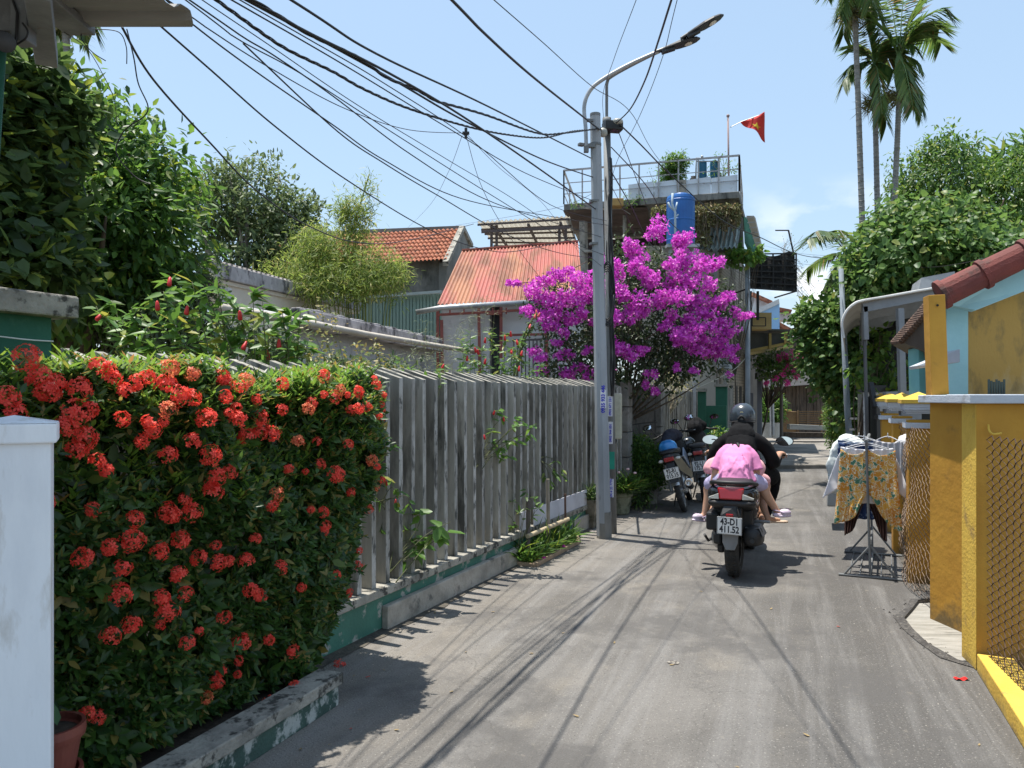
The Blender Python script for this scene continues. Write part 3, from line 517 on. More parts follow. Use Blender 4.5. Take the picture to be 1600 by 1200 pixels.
vrt = lambda p, yaw=0, roll=0: Matrix.Translation(p)@Matrix.Rotation(yaw, 4, 'Z')@Matrix.Rotation(R(90), 4, 'X')@Matrix.Rotation(roll, 4, 'Z')
def on_pole(z): return Pb.lerp(Pt, (z/Pt.z))
q = on_pole(1.47); b = MB(); b.box(q+Vector((.012, -.0735, 0)), (.062, .003, .19), rz=.0); b.build('sticker', paper, t1)
text_mb('0935 933 446', .052, vrt(q+Vector((.012, -.0768, 0)), 0, R(90)), .0006, .0018).build('phone_number', blue_ink, t1)
# lamp arm 1, clamped to the concrete pole
def lamp_head(parent, tip, d, L=.46, wd=.15):
    d = Vector(d).normalized(); mtx = d.to_track_quat('X', 'Z').to_matrix().to_4x4(); o = Vector(tip)
    b = MB(); prof = [(.0, .022, .02), (.08, .03, .026), (.16, .055, .03), (.26, .075, .036), (.36, .074, .034), (.43, .05, .026), (.465, .012, .01)]
    vs = []; n = 14
    for x, wy, wz in prof:
        for j in range(n):
            a = 2*math.pi*j/n; z = math.sin(a)*wz; z = max(z, -wz*.35); vs.append(o+mtx.to_3x3()@Vector((x, math.cos(a)*wy, z)))
    fs = [(i*n+j, i*n+(j+1) % n, (i+1)*n+(j+1) % n, (i+1)*n+j) for i in range(len(prof)-1) for j in range(n)]+[tuple(range(n)), tuple(range((len(prof)-1)*n, len(prof)*n))]
    b.add(vs, fs); h = b.build('lamp_head', lampdk, parent)
    b = MB(); c = o+mtx.to_3x3()@Vector((.34, 0, -.0135)); b.lathe([(.0, 0), (.036, 0), (.04, -.006), (.0, -.012)], c, 18, mt=mtx.to_3x3()); b.build('lamp_lens', mat('lens', (.75, .72, .62), rough=.25, bump=0), h)
    b = MB(); b.box(o+mtx.to_3x3()@Vector((.13, 0, -.02)), (.14, .06, .03), mt=mtx.to_3x3()); b.build('driver_box', lampdk, h, bevel=.004)
t = thing('street_lamp', 'street lamp on the thick swept arm clamped left of the concrete pole top', 'street lamp', tuple(W(916, 235, 8.05)))
arm = smoothpath([W(916, 232, 8.05), W(915, 200, 8.05), W(913, 165, 8.05), W(923, 140, 8.03), W(945, 122, 8.0), W(985, 100, 7.95), W(1030, 80, 7.9)], 7)
b = MB(); b.tube(arm, .021, 10); b.build('arm', galv, t, smooth=True)
b = MB(); b.box(W(919, 188, 8.07), (.1, .04, .03)); b.build('clamp', steel_grey, t, bevel=.004)
b = MB(); b.box(W(921, 228, 8.07), (.12, .05, .04)); b.box(W(908, 226, 8.05), (.06, .05, .03), rz=.4); b.box(W(916, 233, 8.05), (.05, .05, .07)); b.build('clamp', steel_grey, t, bevel=.004)
lamp_head(t, W(1024, 82, 7.9), W(1072, 67, 7.86)-W(1024, 82, 7.9))
t = thing('street_lamp', 'higher street lamp whose arm rises from the thin steel pole and reaches farthest right', 'street lamp', tuple(W(955, 832, 8.4)))
Sb = W(957, 832, 8.4); Sb.z = 0; St = W(948, 186, 8.4)
b = MB(); b.tube([Sb-ZZ*.1, Sb.lerp(St, .5), St], [.05, .043, .04], 12); b.tube([St-ZZ*.06, St+ZZ*.01], [.048, .048], 12); b.build('pole', pole_d, t, smooth=True)
b = MB(); b.tube(smoothpath([St-ZZ*.02, W(948, 150, 8.4), W(949, 128, 8.38), W(958, 118, 8.3), W(1000, 95, 8.1), W(1068, 62, 7.8)], 7), .017, 10); b.build('arm', pole_d, t, smooth=True)
lamp_head(t, W(1064, 61, 7.8), W(1130, 24, 7.72)-W(1066, 60, 7.8))
b = MB()
for (z0, z1, m) in ((1.28, 1.5, 0), (.98, 1.22, 0), (.4, .6, 0)):
    q0 = Sb.lerp(St, (z0+z1)/2/St.z); b.box(q0+Vector((-.012, -.046, 0)), (.052, .004, z1-z0))
b.build('sticker', paper, t)
for (z, sx) in ((1.1, '0905 944 001'), (1.39, '0902 671 231'), (.5, '0914 22 7770')):
    q0 = Sb.lerp(St, z/St.z); text_mb(sx, .036, vrt(q0+Vector((-.012, -.049, 0)), 0, R(90)), .0006, .0012).build('phone_number', blue_ink, t)
q0 = Sb.lerp(St, .8/St.z); b = MB(); b.box(q0+Vector((-.005, -.046, 0)), (.066, .004, .19)); b.build('green_sticker', mat('green sticker', (.02, .3, .2), c2=(.015, .22, .15), bump=0), t)
b = MB(); b.box(W(957, 198, 8.3), (.2, .14, .1), rz=.2); tag(b.build('splice_box', mat('black box', (.015, .015, .015), rough=.5, bump=0), bevel=.01), 'black cable splice box fixed at the top of the steel pole', 'splice box')
cer = mat('ceramic', (.4, .4, .36), rough=.3, bump=0)
b = MB(); b.ball(W(965, 190, 8.25), (.06, .05, .035)); tag(b.build('insulator', cer, smooth=True), 'pale flat insulator sitting on the black splice box', 'insulator')
b = MB(); b.ball(W(942, 207, 8.2), (.05, .05, .05)); tag(b.build('insulator', cer, smooth=True), 'pale round insulator between the two pole tops', 'insulator')
t = thing('meter_box', 'yellowed white electric meter box fixed behind the utility pole', 'meter box', tuple(W(963, 690, 9.6)))
b = MB(); b.box(W(963, 650, 9.75), (.14, .12, .58), rz=-.2); b.build('box', mat('yellowed plastic', (.55, .53, .42), (.4, .38, .28), 5, c3=(.2, .14, .09), sc3=6, thr3=(.6, .7), rough=.6, bump=.1), t, bevel=.015)
b = MB(); b.tube(smoothpath([W(961, 612, 9.7), W(957, 600, 9.4), W(952, 580, 8.5)], 5), .015, 6); b.tube(smoothpath([W(962, 688, 9.7), W(957, 700, 9.6), W(954, 725, 9.5), W(956, 760, 9.5)], 5), .02, 6); b.build('cable', black_rub, t)
# ---------------------------------------------------------------- cables
def cable(label, pts, D0, D1, r=.008, twist=0, group='overhead cables', matl=None, Dm=None, name='overhead_cable'):
    n = len(pts); L_ = [0]
    for i in range(1, n): L_.append(L_[-1]+math.hypot(pts[i][0]-pts[i-1][0], pts[i][1]-pts[i-1][1]))
    P = []
    for i, (x, y) in enumerate(pts):
        u = L_[i]/L_[-1]; d = 1/((1-u)/D0+u/D1); P.append(W(x, y, d))
    if pts[0][1] <= 5: P.insert(0, P[0]+(P[0]-P[1])*(2.2/max((P[0]-P[1]).length, .3)))      # the span goes on past the frame
    r = r*.55; b = MB(); S = smoothpath(P, 10)
    if twist:
        S2 = smoothpath(S, 4)
        for s_ in range(3):
            Q = []; acc = 0
            for i, p in enumerate(S2):
                acc += (p-S2[i-1]).length if i else 0; a = acc/twist*2*math.pi+s_*2.09; Q.append(p+Vector((math.cos(a), .3*math.sin(a), math.sin(a)))*r*1.15)
            b.tube(Q, r*.85, 5)
    else:
        b.tube(S, r, 6)
    o = b.build(name, matl or black_rub, smooth=True); tag(o, label, 'cable', group); return o
T = 8.2
cable('thickest lone black cable, running from the sky above mid-left to the pole top', [(455, 0), (590, 85), (760, 165), (925, 248)], 3.2, T, .011)
cable('thick cable dropping steeply from top centre onto the pole top', [(706, 0), (760, 55), (830, 118), (908, 180), (940, 205)], 4.0, T, .015)
cable('twisted bundle cable that meets the lamp arm from the left', [(395, 0), (480, 52), (560, 90), (604, 121), (650, 140), (680, 157), (700, 163), (760, 180), (840, 208), (880, 208), (940, 200)], 3.0, T, .009, twist=.35)
cable('lower twisted cable of the left bundle, looping to the pole just under the top', [(338, 0), (400, 45), (450, 78), (520, 112), (570, 140), (640, 170), (728, 197), (790, 210), (850, 215), (895, 205), (935, 202)], 2.95, T, .008, twist=.25)
cable('black cable in the dense band, upper edge, from near the roof corner to the pole', [(385, 0), (500, 62), (620, 128), (728, 190), (850, 250), (930, 278)], 3.0, T, .011)
cable('black cable in the dense band, lying against the thick strand', [(392, 0), (480, 50), (600, 110), (720, 180), (840, 262), (935, 330)], 3.0, T, .012)
cable('cable just under the dense band reaching the steel pole below the lamp clamp', [(362, 0), (470, 62), (560, 115), (700, 200), (820, 270), (930, 315)], 2.9, T, .006)
cable('thin cable left of the dense band ending beside the coil on the pole', [(375, 0), (480, 60), (600, 130), (740, 222), (860, 320), (948, 345)], 2.9, T, .005)
cable('thin wire leaving the photo just right of the roof corner', [(290, 0), (370, 60), (470, 115), (610, 205), (760, 300), (880, 372), (948, 400)], 2.9, T, .005)
cable('thin wire beside the roof corner that ends at the small junction', [(262, 0), (330, 48), (420, 105), (540, 170), (640, 203), (727, 208)], 2.8, 6.8, .005)
cable('black wire from the roof corner sweeping under the others towards the balcony', [(262, 2), (310, 45), (400, 112), (520, 195), (600, 250), (720, 310), (860, 338), (950, 352)], 2.8, T, .006)
cable('black wire second from the roof corner, crossing mid-sky', [(296, 0), (380, 58), (430, 88), (520, 150), (640, 240), (760, 312), (880, 352), (945, 372)], 2.85, T, .006)
cable('thin grey-black wire in the middle of the left bundle', [(316, 0), (420, 70), (560, 165), (700, 250), (830, 330), (945, 420)], 2.9, T, .004)
cable('black wire dropping from behind the roof edge to the red roof', [(250, 40), (330, 110), (433, 200), (543, 282), (667, 357), (750, 388), (810, 392), (900, 372)], 2.8, 11, .007)
cable('black wire crossing from the roof corner over the tiled roof ridge', [(380, 68), (527, 205), (600, 255), (680, 303), (800, 370), (900, 400), (1000, 405)], 3.4, 12, .007, )
cable('lowest black wire on the left, sagging across the trees to the tiled roof', [(191, 43), (240, 125), (330, 225), (400, 297), (480, 352), (560, 379), (640, 375), (740, 350)], 2.7, 12, .008)
cable('kinked black wire end hanging in front of the big tree under the roof edge', [(198, 45), (209, 90), (216, 130), (231, 165), (225, 182), (205, 195), (190, 210), (182, 240), (210, 275), (235, 288)], 2.7, 2.8, .0045)
cable('thin looped wire curling below the roof edge', [(165, 95), (145, 82), (128, 62), (130, 50), (150, 46), (185, 50), (197, 72), (198, 100)], 2.6, 2.7, .003)
cable('hair-thin wire drooping from the roof edge into the tree crown', [(100, 50), (135, 75), (160, 115), (178, 155), (183, 200)], 2.6, 3.2, .0025)
cable('thin wire from top centre passing behind the lamp arm', [(772, 0), (850, 68), (925, 135), (985, 175), (1030, 250), (1100, 330)], 4, 15, .005)
cable('thin wire from the top edge down to the pole top, left of the thick one', [(994, 0), (960, 90), (942, 150), (945, 200)], 4.5, T, .004)
cable('thick curved cable dropping from the top edge right of the pole', [(1049, 0), (1030, 60), (1008, 125), (985, 170), (963, 192)], 4.2, T, .012)
cable('thin wire from the top edge crossing behind the second lamp', [(1058, 0), (1035, 90), (1000, 180), (965, 250), (950, 300)], 4.2, T, .004)
cable('thick cable leaving the splice box rightwards past the balcony cage', [(968, 194), (1000, 225), (1050, 275), (1130, 345), (1190, 372), (1240, 395), (1290, 404), (1370, 408)], T, 22, .014)
cable('black cable from the pole top falling into the bougainvillea, steeper one', [(966, 205), (985, 255), (1010, 320), (1040, 390)], T, 13, .009)
cable('twin black cable from the pole falling across the blue tank', [(955, 230), (1010, 290), (1050, 350), (1120, 405), (1180, 440)], T, 17, .010)
cable('black cable beside the twin one, dropping to the flowers', [(953, 265), (985, 320), (1015, 380), (1045, 400)], T, 12, .012)
cable('thin cable from the lower clamp to the bougainvillea crown', [(955, 290), (985, 350), (1005, 400)], T, 11, .006)
cable('thin wire crossing from small junction to the balcony rail', [(728, 208), (780, 262), (850, 320), (905, 395)], 6.8, 13, .004)
cable('thin wire falling from the small junction to the red roof', [(728, 210), (752, 290), (790, 360), (850, 440), (900, 480)], 6.8, 10.5, .005)
cable('thin wire slanting left from the small junction to the tile ridge', [(722, 212), (700, 270), (672, 320), (635, 358)], 6.8, 18, .004)
cable('faint wire over the light pergola roof', [(712, 352), (800, 338), (880, 322), (930, 300)], 18, T, .004)
cable('faint wire from the pole to the green gate house', [(956, 455), (1010, 540), (1080, 560)], T, 14, .005)
for i, (y0, y1, y2, D) in enumerate(((395, 412, 425, 22), (375, 396, 410, 24), (405, 440, 455, 21))):
    cable(['thin wire crossing the sky right of the balcony cage into the trees, top one', 'thin wire right of the balcony cage, middle one', 'thin wire right of the balcony cage, lowest one'][i], [(1165, y0), (1250, y1), (1450, y2-6*i)], D, 12, .005)
cable('black wire sagging in front of the heart-leaf tree over the curved canopy', [(1270, 400), (1340, 412), (1440, 418), (1520, 408), (1600, 385)], 14, 9, .007)
cable('thin slanted wire from the balcony cage towards the shrubs', [(1245, 405), (1275, 455), (1300, 500)], 20, 17, .006)
cable('second thin slanted wire in front of the small palm', [(1340, 395), (1310, 440), (1285, 480)], 13, 15, .006)
cable('cream cord drooping from the grey drainpipe to the green pier', [(1168, 556), (1150, 575), (1125, 590), (1085, 608)], 17, 15.3, .014, matl=mat('cream cord', (.5, .47, .38), bump=0), group=None)
# black bundle strapped down the steel pole
b = MB()
for i in range(7):
    a = i*.9; P = []
    for k in range(14):
        z = 4.1-k*.2; q = Sb.lerp(St, z/St.z); P.append(q+Vector((.012+.03*math.cos(a)+.01*math.sin(k*1.3+i), -.05*abs(math.sin(a))-.01*math.cos(k*1.7+i), 0)))
    b.tube(smoothpath(P[i % 3:], 3), .008, 5)
tag(b.build('cable_bundle', black_rub, smooth=True), 'thick bundle of black cables strapped down the steel pole', 'cable bundle')
b = MB(); c = W(947, 462, 8.25)
for i in range(5):
    P = [c+Vector(((.075+.012*i)*math.cos(a)*(1-.1*i), -.06-.02*i, (.26+.02*i)*math.sin(a))) for a in [k*math.pi/12 for k in range(25)]]; b.tube(P, .008, 5)
tag(b.build('cable_coil', black_rub, smooth=True), 'oval coil of spare black cable hung on the poles', 'cable coil')
b = MB(); b.tube([W(728, 200, 6.8), W(728, 216, 6.8)], .014, 6); b.box(W(728, 208, 6.8), (.06, .03, .02)); tag(b.build('wire_junction', black_rub), 'small dark wire junction hanging mid-air left of the pole', 'wire junction')
# ---------------------------------------------------------------- roof corner, top left
tin = mat('grey roof sheet underside', (.24, .235, .22), (.18, .175, .16), 3, c3=(.12, .09, .07), sc3=6, thr3=(.6, .75), st=(.4, 2, 1), rough=.7, bump=.1)
t = thing('canopy_roof', 'grey ribbed metal canopy roof corner jutting in at the top left', 'canopy', (-1.6, 2.4, 0))
zr = 2.76; x1 = -1.09
def rib(u, v):
    x = -3.4+(x1+3.4)*u; y = 2.62-1.5*v; ph = (v*1.5/.125) % 1; h = .0 if ph < .36 else (.022 if .5 < ph < .86 else (.022*(ph-.36)/.14 if ph <= .5 else .022*(1-(ph-.86)/.14)))
    if u > .99: x += .02*math.sin(v*40)
    return Vector((x, y, zr+h+.02*v))
b = MB(); b.grid(rib, 30, 140); b.build('roof_sheet', tin, t, solid=.0015)
q = lambda px, py, D=2.3: W(px, py, D)
b = MB(); b.box(q(37, 25), (.05, .05, .17)); b.build('beam', steel_grey, t, bevel=.004)
b = MB(); b.box(q(66, 42, 2.34), (.065, .5, .055), rz=.5); b.build('beam', steel_grey, t, bevel=.004)
b = MB(); b.box(q(5, 30, 2.36), (.13, .06, .1)); b.box(q(72, 3, 2.45), (.1, .4, .03)); b.build('beam', steel_grey, t, bevel=.004)
b = MB(); b.tube([q(8, 66, 2.2), q(-20, 50, 3.0)], .028, 14); b.build('pipe', mat('dark pipe', (.05, .052, .055)), t, smooth=True)
b = MB(); b.tube([q(25, 70, 2.27), q(27, 20, 2.27), q(20, 0, 2.27)], .004, 6); b.tube(smoothpath([q(25, 70, 2.27), q(40, 60, 2.26), q(43, 48, 2.26), q(35, 36, 2.26)], 4), .003, 6); b.build('cable', black_rub, t)
b = MB(); b.tube([q(2, 74, 2.32), Vector((q(2, 74, 2.32).x-.16, 2.32, 0))], .014, 10); b.build('post', green_wall, t, smooth=True)
# ---------------------------------------------------------------- right side: yellow piers and walls
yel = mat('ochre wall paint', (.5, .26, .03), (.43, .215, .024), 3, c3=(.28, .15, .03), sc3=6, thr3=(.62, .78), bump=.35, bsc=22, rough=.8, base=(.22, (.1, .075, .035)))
yel_l = mat('bright and sunlit yellow paint', (.72, .47, .07), (.62, .38, .05), 5, c3=(.35, .22, .07), sc3=8, thr3=(.58, .7), bump=.4, rough=.8, base=(.06, (.2, .15, .07)))
capb = mat('pale blue cap paint', (.5, .54, .6), (.43, .47, .52), 4, c3=(.28, .28, .28), sc3=9, thr3=(.6, .72), bump=.3, rough=.7)
mould = mat('mouldy plaster', (.46, .29, .08), (.52, .46, .3), 1.8, thr=(.42, .56), c3=(.1, .095, .065), sc3=5, thr3=(.5, .66), st=(1, 1, .4), bump=.4, rough=.9)
cyan = mat('turquoise paint', (.2, .5, .5), (.16, .43, .44), 3, bump=.15, rough=.7)
cyan_l = mat('light turquoise paint', (.36, .62, .66), (.3, .55, .6), 3, bump=.15, rough=.7)
t = thing('yellow_gate_pier', 'nearest tall ochre gate pier with a pale blue cap and chain-link hooked to it', 'gate pier', tuple(RL(4.2)))
A = G(1525, 1048); A2 = Vector((A.x+.13, 4.42, 0)); 
b = MB(); b.prism([A, A+Vector((1.3, -.13, 0)), A+Vector((1.36, .27, 0)), Vector((A.x+.055, A.y+.23, 0))], (0, 0, 1.46)); b.m[5] = 1; o = b.build('shaft', [yel, yel_l], t, bevel=.006)  # narrow lane-side face coloured lighter to stand in for sunlight on it
b = MB(); b.prism([A+Vector((-.05, -.03, 1.46)), A+Vector((1.33, -.17, 1.46)), A+Vector((1.4, .31, 1.46)), A+Vector((.0, .29, 1.46))], (0, 0, .05)); b.build('cap', capb, t, bevel=.005)
b = MB(); P = [A+Vector((.1, -.03, 1.36)), A+Vector((.05, -.06, 1.36)), A+Vector((.05, -.06, 1.29)), A+Vector((.1, -.07, 1.28)), A+Vector((.16, -.06, 1.29))]; b.tube(smoothpath([A+Vector((.055, -.02, 1.345)), A+Vector((.05, -.035, 1.315)), A+Vector((.065, -.045, 1.295)), A+Vector((.11, -.045, 1.3))], 5), .0055, 8); b.build('hook', yel_l, t, smooth=True)
t = thing('yellow_wall', 'ochre wall block with a pale blue cap, set back beside the concrete ramp', 'wall', (2.87, 5.2, 0))
B0 = Vector((2.86, 5.26, -.2)); b = MB(); b.prism([B0, Vector((2.93, 4.78, -.2)), Vector((3.9, 4.6, -.2)), Vector((4.1, 5.3, -.2))], (0, 0, 1.66)); b.build('wall', yel, t, bevel=.006)
b = MB(); b.prism([Vector((2.80, 5.3, 1.455)), Vector((2.87, 4.72, 1.455)), Vector((3.95, 4.55, 1.455)), Vector((4.15, 5.36, 1.455))], (0, 0, .052)); b.build('cap', capb, t, bevel=.005)
# curb carrying the near chain link
t = thing('yellow_curb', 'bright yellow kerb running towards the camera below the rusty chain-link', 'kerb', (2.3, 3.5, 0))
b = MB(); b.prism([Vector((2.53, 4.18, 0)), Vector((1.80, 2.3, 0)), Vector((2.0, 2.3, 0)), Vector((2.68, 4.1, 0))], (0, 0, .1)); b.build('kerb', yel_l, t, bevel=.006)
rust = mat('rusty wire', (.07, .035, .02), (.035, .02, .013), 30, rough=.8, bump=0)
def chain(name, label, P00, Pdir, width, z0, z1, cell=.052, sagf=None, r=.0018, matl=None):
    b = MB(); nz = int((z1-z0)/cell*2); nx = int(width/cell); d = Vector(Pdir).normalized(); nrm = Vector((-d.y, d.x, 0))
    for i in range(nx+1):
        P = []
        for k in range(nz+1):
            s_ = (1 if (k % 2) else -1)*(1 if i % 2 == 0 else -1); x = i*cell+s_*cell*.5*.96; z = z0+k*cell/2; 
            p = Vector(P00)+d*x+ZZ*z+nrm*(.004*(1 if k % 2 else -1))
            if sagf: p = p+nrm*sagf(x/width, (z-z0)/(z1-z0))
            P.append(p)
        b.tube(P, r, 4, caps=False)
    o = b.build(name, matl or rust, smooth=False); return tag(o, label, 'chain-link fence')
chain('chain_link_fence', 'rusty brown chain-link mesh right of the nearest ochre pier', (2.56, 4.12, 0), (-.27, -.963, 0), 1.9, .09, 1.31, .047, lambda u, v: .02*math.sin(u*9)*v, .0029)
chain('chain_link_fence', 'bulging rusty chain-link mesh between the ochre posts behind the clothes rack', (3.0, 5.5, 0), (.36, .933, 0), 2.4, .02, 1.27, .055, lambda u, v: .10*math.sin(min(1, u*1.6)*math.pi)*(1-v*.4)+.02*math.sin(v*14+u*8), .0022, mat('rusty wire pale', (.22, .16, .11), (.1, .06, .04), 20, rough=.7, bump=0))
# yellow posts with mouldings
def ypost(D, label, off=-.02, w=.165):
    p = RL(D, off); t = thing('yellow_fence_post', label, 'fence post', tuple(p), 'yellow moulded fence posts'); rz = -.37; M = Matrix.Rotation(rz, 3, 'Z')
    b = MB(); b.box(p+ZZ*.63, (w, w, 1.36), rz=rz); b.build('shaft', yel, t, bevel=.004)
    b = MB(); b.box(p+ZZ*1.265, (w+.05, w+.05, .045), rz=rz)
    prof = [(.0, 1.36), (.012, 1.375), (.03, 1.39), (.045, 1.41), (.05, 1.44)]
    for i in range(len(prof)-1): b.box(p+ZZ*(prof[i][1]+prof[i+1][1])/2, (w+.02+prof[i+1][0]*1.2, w+.02+prof[i+1][0]*1.2, prof[i+1][1]-prof[i][1]+.001*i), rz=rz)
    b.build('moulding', capb, t, bevel=.004)
    b = MB(); h = w/2+.055; q = [p+M@Vector((x*h, y*h, 1.442)) for x, y in ((-1, -1), (1, -1), (1, 1), (-1, 1))]; q2 = [v+ZZ*.03 for v in q]
    b.add(q+q2+[p+ZZ*1.535], [(3, 2, 1, 0), (0, 1, 5, 4), (1, 2, 6, 5), (2, 3, 7, 6), (3, 0, 4, 7), (4, 5, 8), (5, 6, 8), (6, 7, 8), (7, 4, 8)]); b.build('pyramid_cap', yel_l, t)
for D, lb in ((6.2, 'nearest moulded ochre fence post beside the ochre wall block'), (7.35, 'second moulded ochre fence post, partly behind the nearest one'), (8.5, 'third moulded ochre fence post, behind the other two'), (9.6, 'farthest moulded ochre fence post, only its yellow cap showing')): ypost(D, lb)
# yellow house
t = thing('yellow_house', 'ochre and turquoise house with mouldy gable wall and maroon verge tiles at the right edge', 'house', (3.6, 6.2, 0))
b = MB(); b.prism([W(1508, 484, 6.0), W(1512, 640, 6.0), W(1800, 640, 5.6), W(1800, 330, 5.6), W(1600, 438, 5.88)], (.1, .25, 0)); b.build('gable_wall', mould, t)
b = MB(); b.prism([W(1478, 478, 6.0), W(1513, 470, 5.98), W(1513, 640, 5.98), W(1480, 640, 6.0)], (.06, .2, 0)); b.build('corner_pillar', cyan_l, t, bevel=.005)
b = MB(); b.prism([W(1470, 475, 5.85), W(1498, 479, 5.85), W(1524, 485, 5.8), W(1600, 455, 5.7), W(1800, 378, 5.5), W(1800, 300, 5.5), W(1600, 415, 5.7), W(1480, 468, 5.85)], (.04, .12, 0)); b.build('bargeboard', cyan_l, t, bevel=.004)
marn = mat('maroon glazed tiles', (.17, .038, .03), (.12, .03, .025), 4, c3=(.05, .025, .02), sc3=7, thr3=(.5, .66), rough=.8, bump=.5)
b = MB(); P0 = W(1468, 462, 5.75); P1 = W(1810, 296, 5.35); nT = 5
for i in range(nT):
    a = P0.lerp(P1, i/nT); e = P0.lerp(P1, (i+1)/nT+.01); b.tube([a, a.lerp(e, .12), a.lerp(e, .13), e], [.115, .115, .1, .095], 16)
b.build('verge_tile', marn, t, smooth=False, bevel=.003)
# front eave of small roman tiles, seen from below
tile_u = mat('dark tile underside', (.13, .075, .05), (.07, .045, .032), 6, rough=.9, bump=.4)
b = MB()
def eave(u, v):
    a = W(1410, 532, 7.0).lerp(W(1470, 466, 5.8), u); c = W(1480, 560, 8.0).lerp(W(1600, 440, 6.6), u); p = a.lerp(c, v); return p+ZZ*(.018*abs(math.sin(u*9*math.pi)))
b.grid(eave, 90, 10); b.build('eave_tiles', tile_u, t, solid=.012)
b = MB()
for k in range(17):
    q = W(1409, 533, 6.98).lerp(W(1471, 465, 5.78), k/16.5); b.tube([q, q+Vector((.12, .4, .02))], .026, 8)
b.build('tile_ends', tile_u, t)
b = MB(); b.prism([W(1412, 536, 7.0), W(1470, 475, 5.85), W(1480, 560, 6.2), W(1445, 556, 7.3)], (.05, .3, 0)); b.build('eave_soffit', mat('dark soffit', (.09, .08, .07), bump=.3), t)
b = MB(); b.prism([W(1435, 543, 6.9), W(1462, 543, 6.9), W(1462, 619, 6.9), W(1437, 619, 6.9)], (.06, .3, 0)); b.build('side_pillar', cyan, t, bevel=.005)
b = MB(); b.prism([W(1434, 571, 6.3), W(1500, 545, 5.7), W(1500, 566, 5.7), W(1436, 576, 6.3)], (.08, .3, 0)); b.build('sill_shelf', capb, t, bevel=.004)
b = MB(); b.prism([W(1455, 571, 6.6), W(1500, 560, 6.6), W(1500, 620, 6.6), W(1455, 620, 6.6)], (.08, .2, 0)); b.build('side_wall', mat('grey wall', (.3, .32, .32), (.22, .23, .23)), t)
b = MB()
for k in range(3): b.box(W(1486+k*5, 612, 6.4), (.012, .02, .22))
b.build('grille', mat('black grille', (.03, .04, .04), bump=0), t)
b = MB()
for k in range(7): b.box(W(1545+k*4, 606+(k % 3)*2, 5.4), (.01, .012, .12))
b.build('grille', mat('dark grille', (.03, .05, .045), bump=0), t)
t = thing('yellow_post', 'slim ochre square post standing on the blue cap in front of the house eave', 'post', (2.95, 5.2, 1.5))
b = MB(); b.prism([W(1451, 461, 5.28), W(1477, 460, 5.26), W(1483, 616, 5.26), W(1456, 618, 5.28)], (.03, .13, 0)); b.build('shaft', [yel], t, bevel=.003)
b = MB(); b.tube([W(1465, 477, 5.255), W(1465, 477, 5.28)], .008, 10); b.build('bolt_hole', mat('black hole', (.01, .01, .01), bump=0), t)
# canopy with a curved roof
t = thing('curved_canopy', 'grey canopy with a curved sheet-metal roof on steel posts behind the yellow fence', 'canopy', (3.6, 8.6, 0))
gsm = mat('grey roof metal', (.42, .41, .39), (.33, .32, .3), 4, rough=.6, bump=.1); dkm = mat('grey painted steel', (.25, .27, .29), (.2, .215, .23), 5, rough=.6, bump=.1)
prof = [(1318, 527), (1315, 510), (1316, 498), (1322, 485), (1332, 475), (1345, 469), (1380, 463), (1430, 454), (1475, 446), (1540, 430)]
b = MB(); S = smoothpath([W(x, y, 8.6) for x, y in prof], 4)
b.grid(lambda u, v: S[min(int(u*(len(S)-1)+.5), len(S)-1)]+Vector((.405, .914, 0))*v*3.4, len(S)-1, 8); b.build('roof_sheet', gsm, t, solid=.012, smooth=True)
b = MB(); b.tube([p+Vector((0, -.01, -.01)) for p in S], .014, 6); b.build('roof_rim', mat('white rim', (.6, .6, .58), bump=0), t)
for k in range(4):
    b = MB(); o_ = Vector((.405, .914, 0))*(.08+k*1.05); b.beam(W(1348, 480, 8.6)+o_, W(1520, 446, 8.6)+o_, .05, .1); b.beam(W(1351, 478, 8.6)+o_, W(1353, 530, 8.6)+o_, .05); b.build('roof_beam', dkm, t)
b = MB(); b.beam(W(1350, 480, 8.7), W(1355, 690, 8.7), .028); b.build('post', mat('dark post', (.11, .115, .12), bump=.1), t)
b = MB(); b.beam(W(1406, 482, 8.6), W(1411, 660, 8.6), .065); b.build('post', dkm, t)
b = MB(); b.prism([W(1440, 434, 9.5), W(1492, 424, 9.3), W(1492, 448, 9.3), W(1436, 452, 9.5)], (.2, .6, 0)); b.build('upper_roof_box', dkm, t)
b = MB(); b.prism([W(1385, 612, 9.4), W(1440, 610, 9.4), W(1440, 680, 9.4), W(1385, 680, 9.4)], (.05, .2, 0)); b.build('low_wall', mat('grey low wall', (.3, .31, .32)), t)
# near-black box in place of the shaded interior behind the canopy
b = MB(); b.prism([W(1400, 500, 11.4), W(1560, 470, 11.0), W(1560, 700, 11.0), W(1400, 700, 11.4)], (.6, 3, 0)); tag(b.build('shed', mat('interior shade black', (.035, .035, .033), (.02, .02, .02), 5, bump=.3)), 'dark shed standing in shade at the back of the curved canopy', 'shed')
t = thing('steel_lamp_post', 'thin leaning grey steel post at the lane edge left of the canopy', 'post', tuple(W(1331, 720, 11.5)))
b = MB(); b.tube([W(1333, 760, 11.5), W(1324, 640, 11.5), W(1314, 420, 11.5)], [.05, .045, .035], 10); b.build('shaft', mat('blue grey post', (.2, .24, .28), (.15, .18, .2), 4, bump=.1), t, smooth=True)
b = MB(); b.beam(W(1326, 654, 11.5), W(1338, 654, 11.3), .03); b.beam(W(1326, 671, 11.5), W(1336, 671, 11.3), .03); b.build('bracket', galv, t)
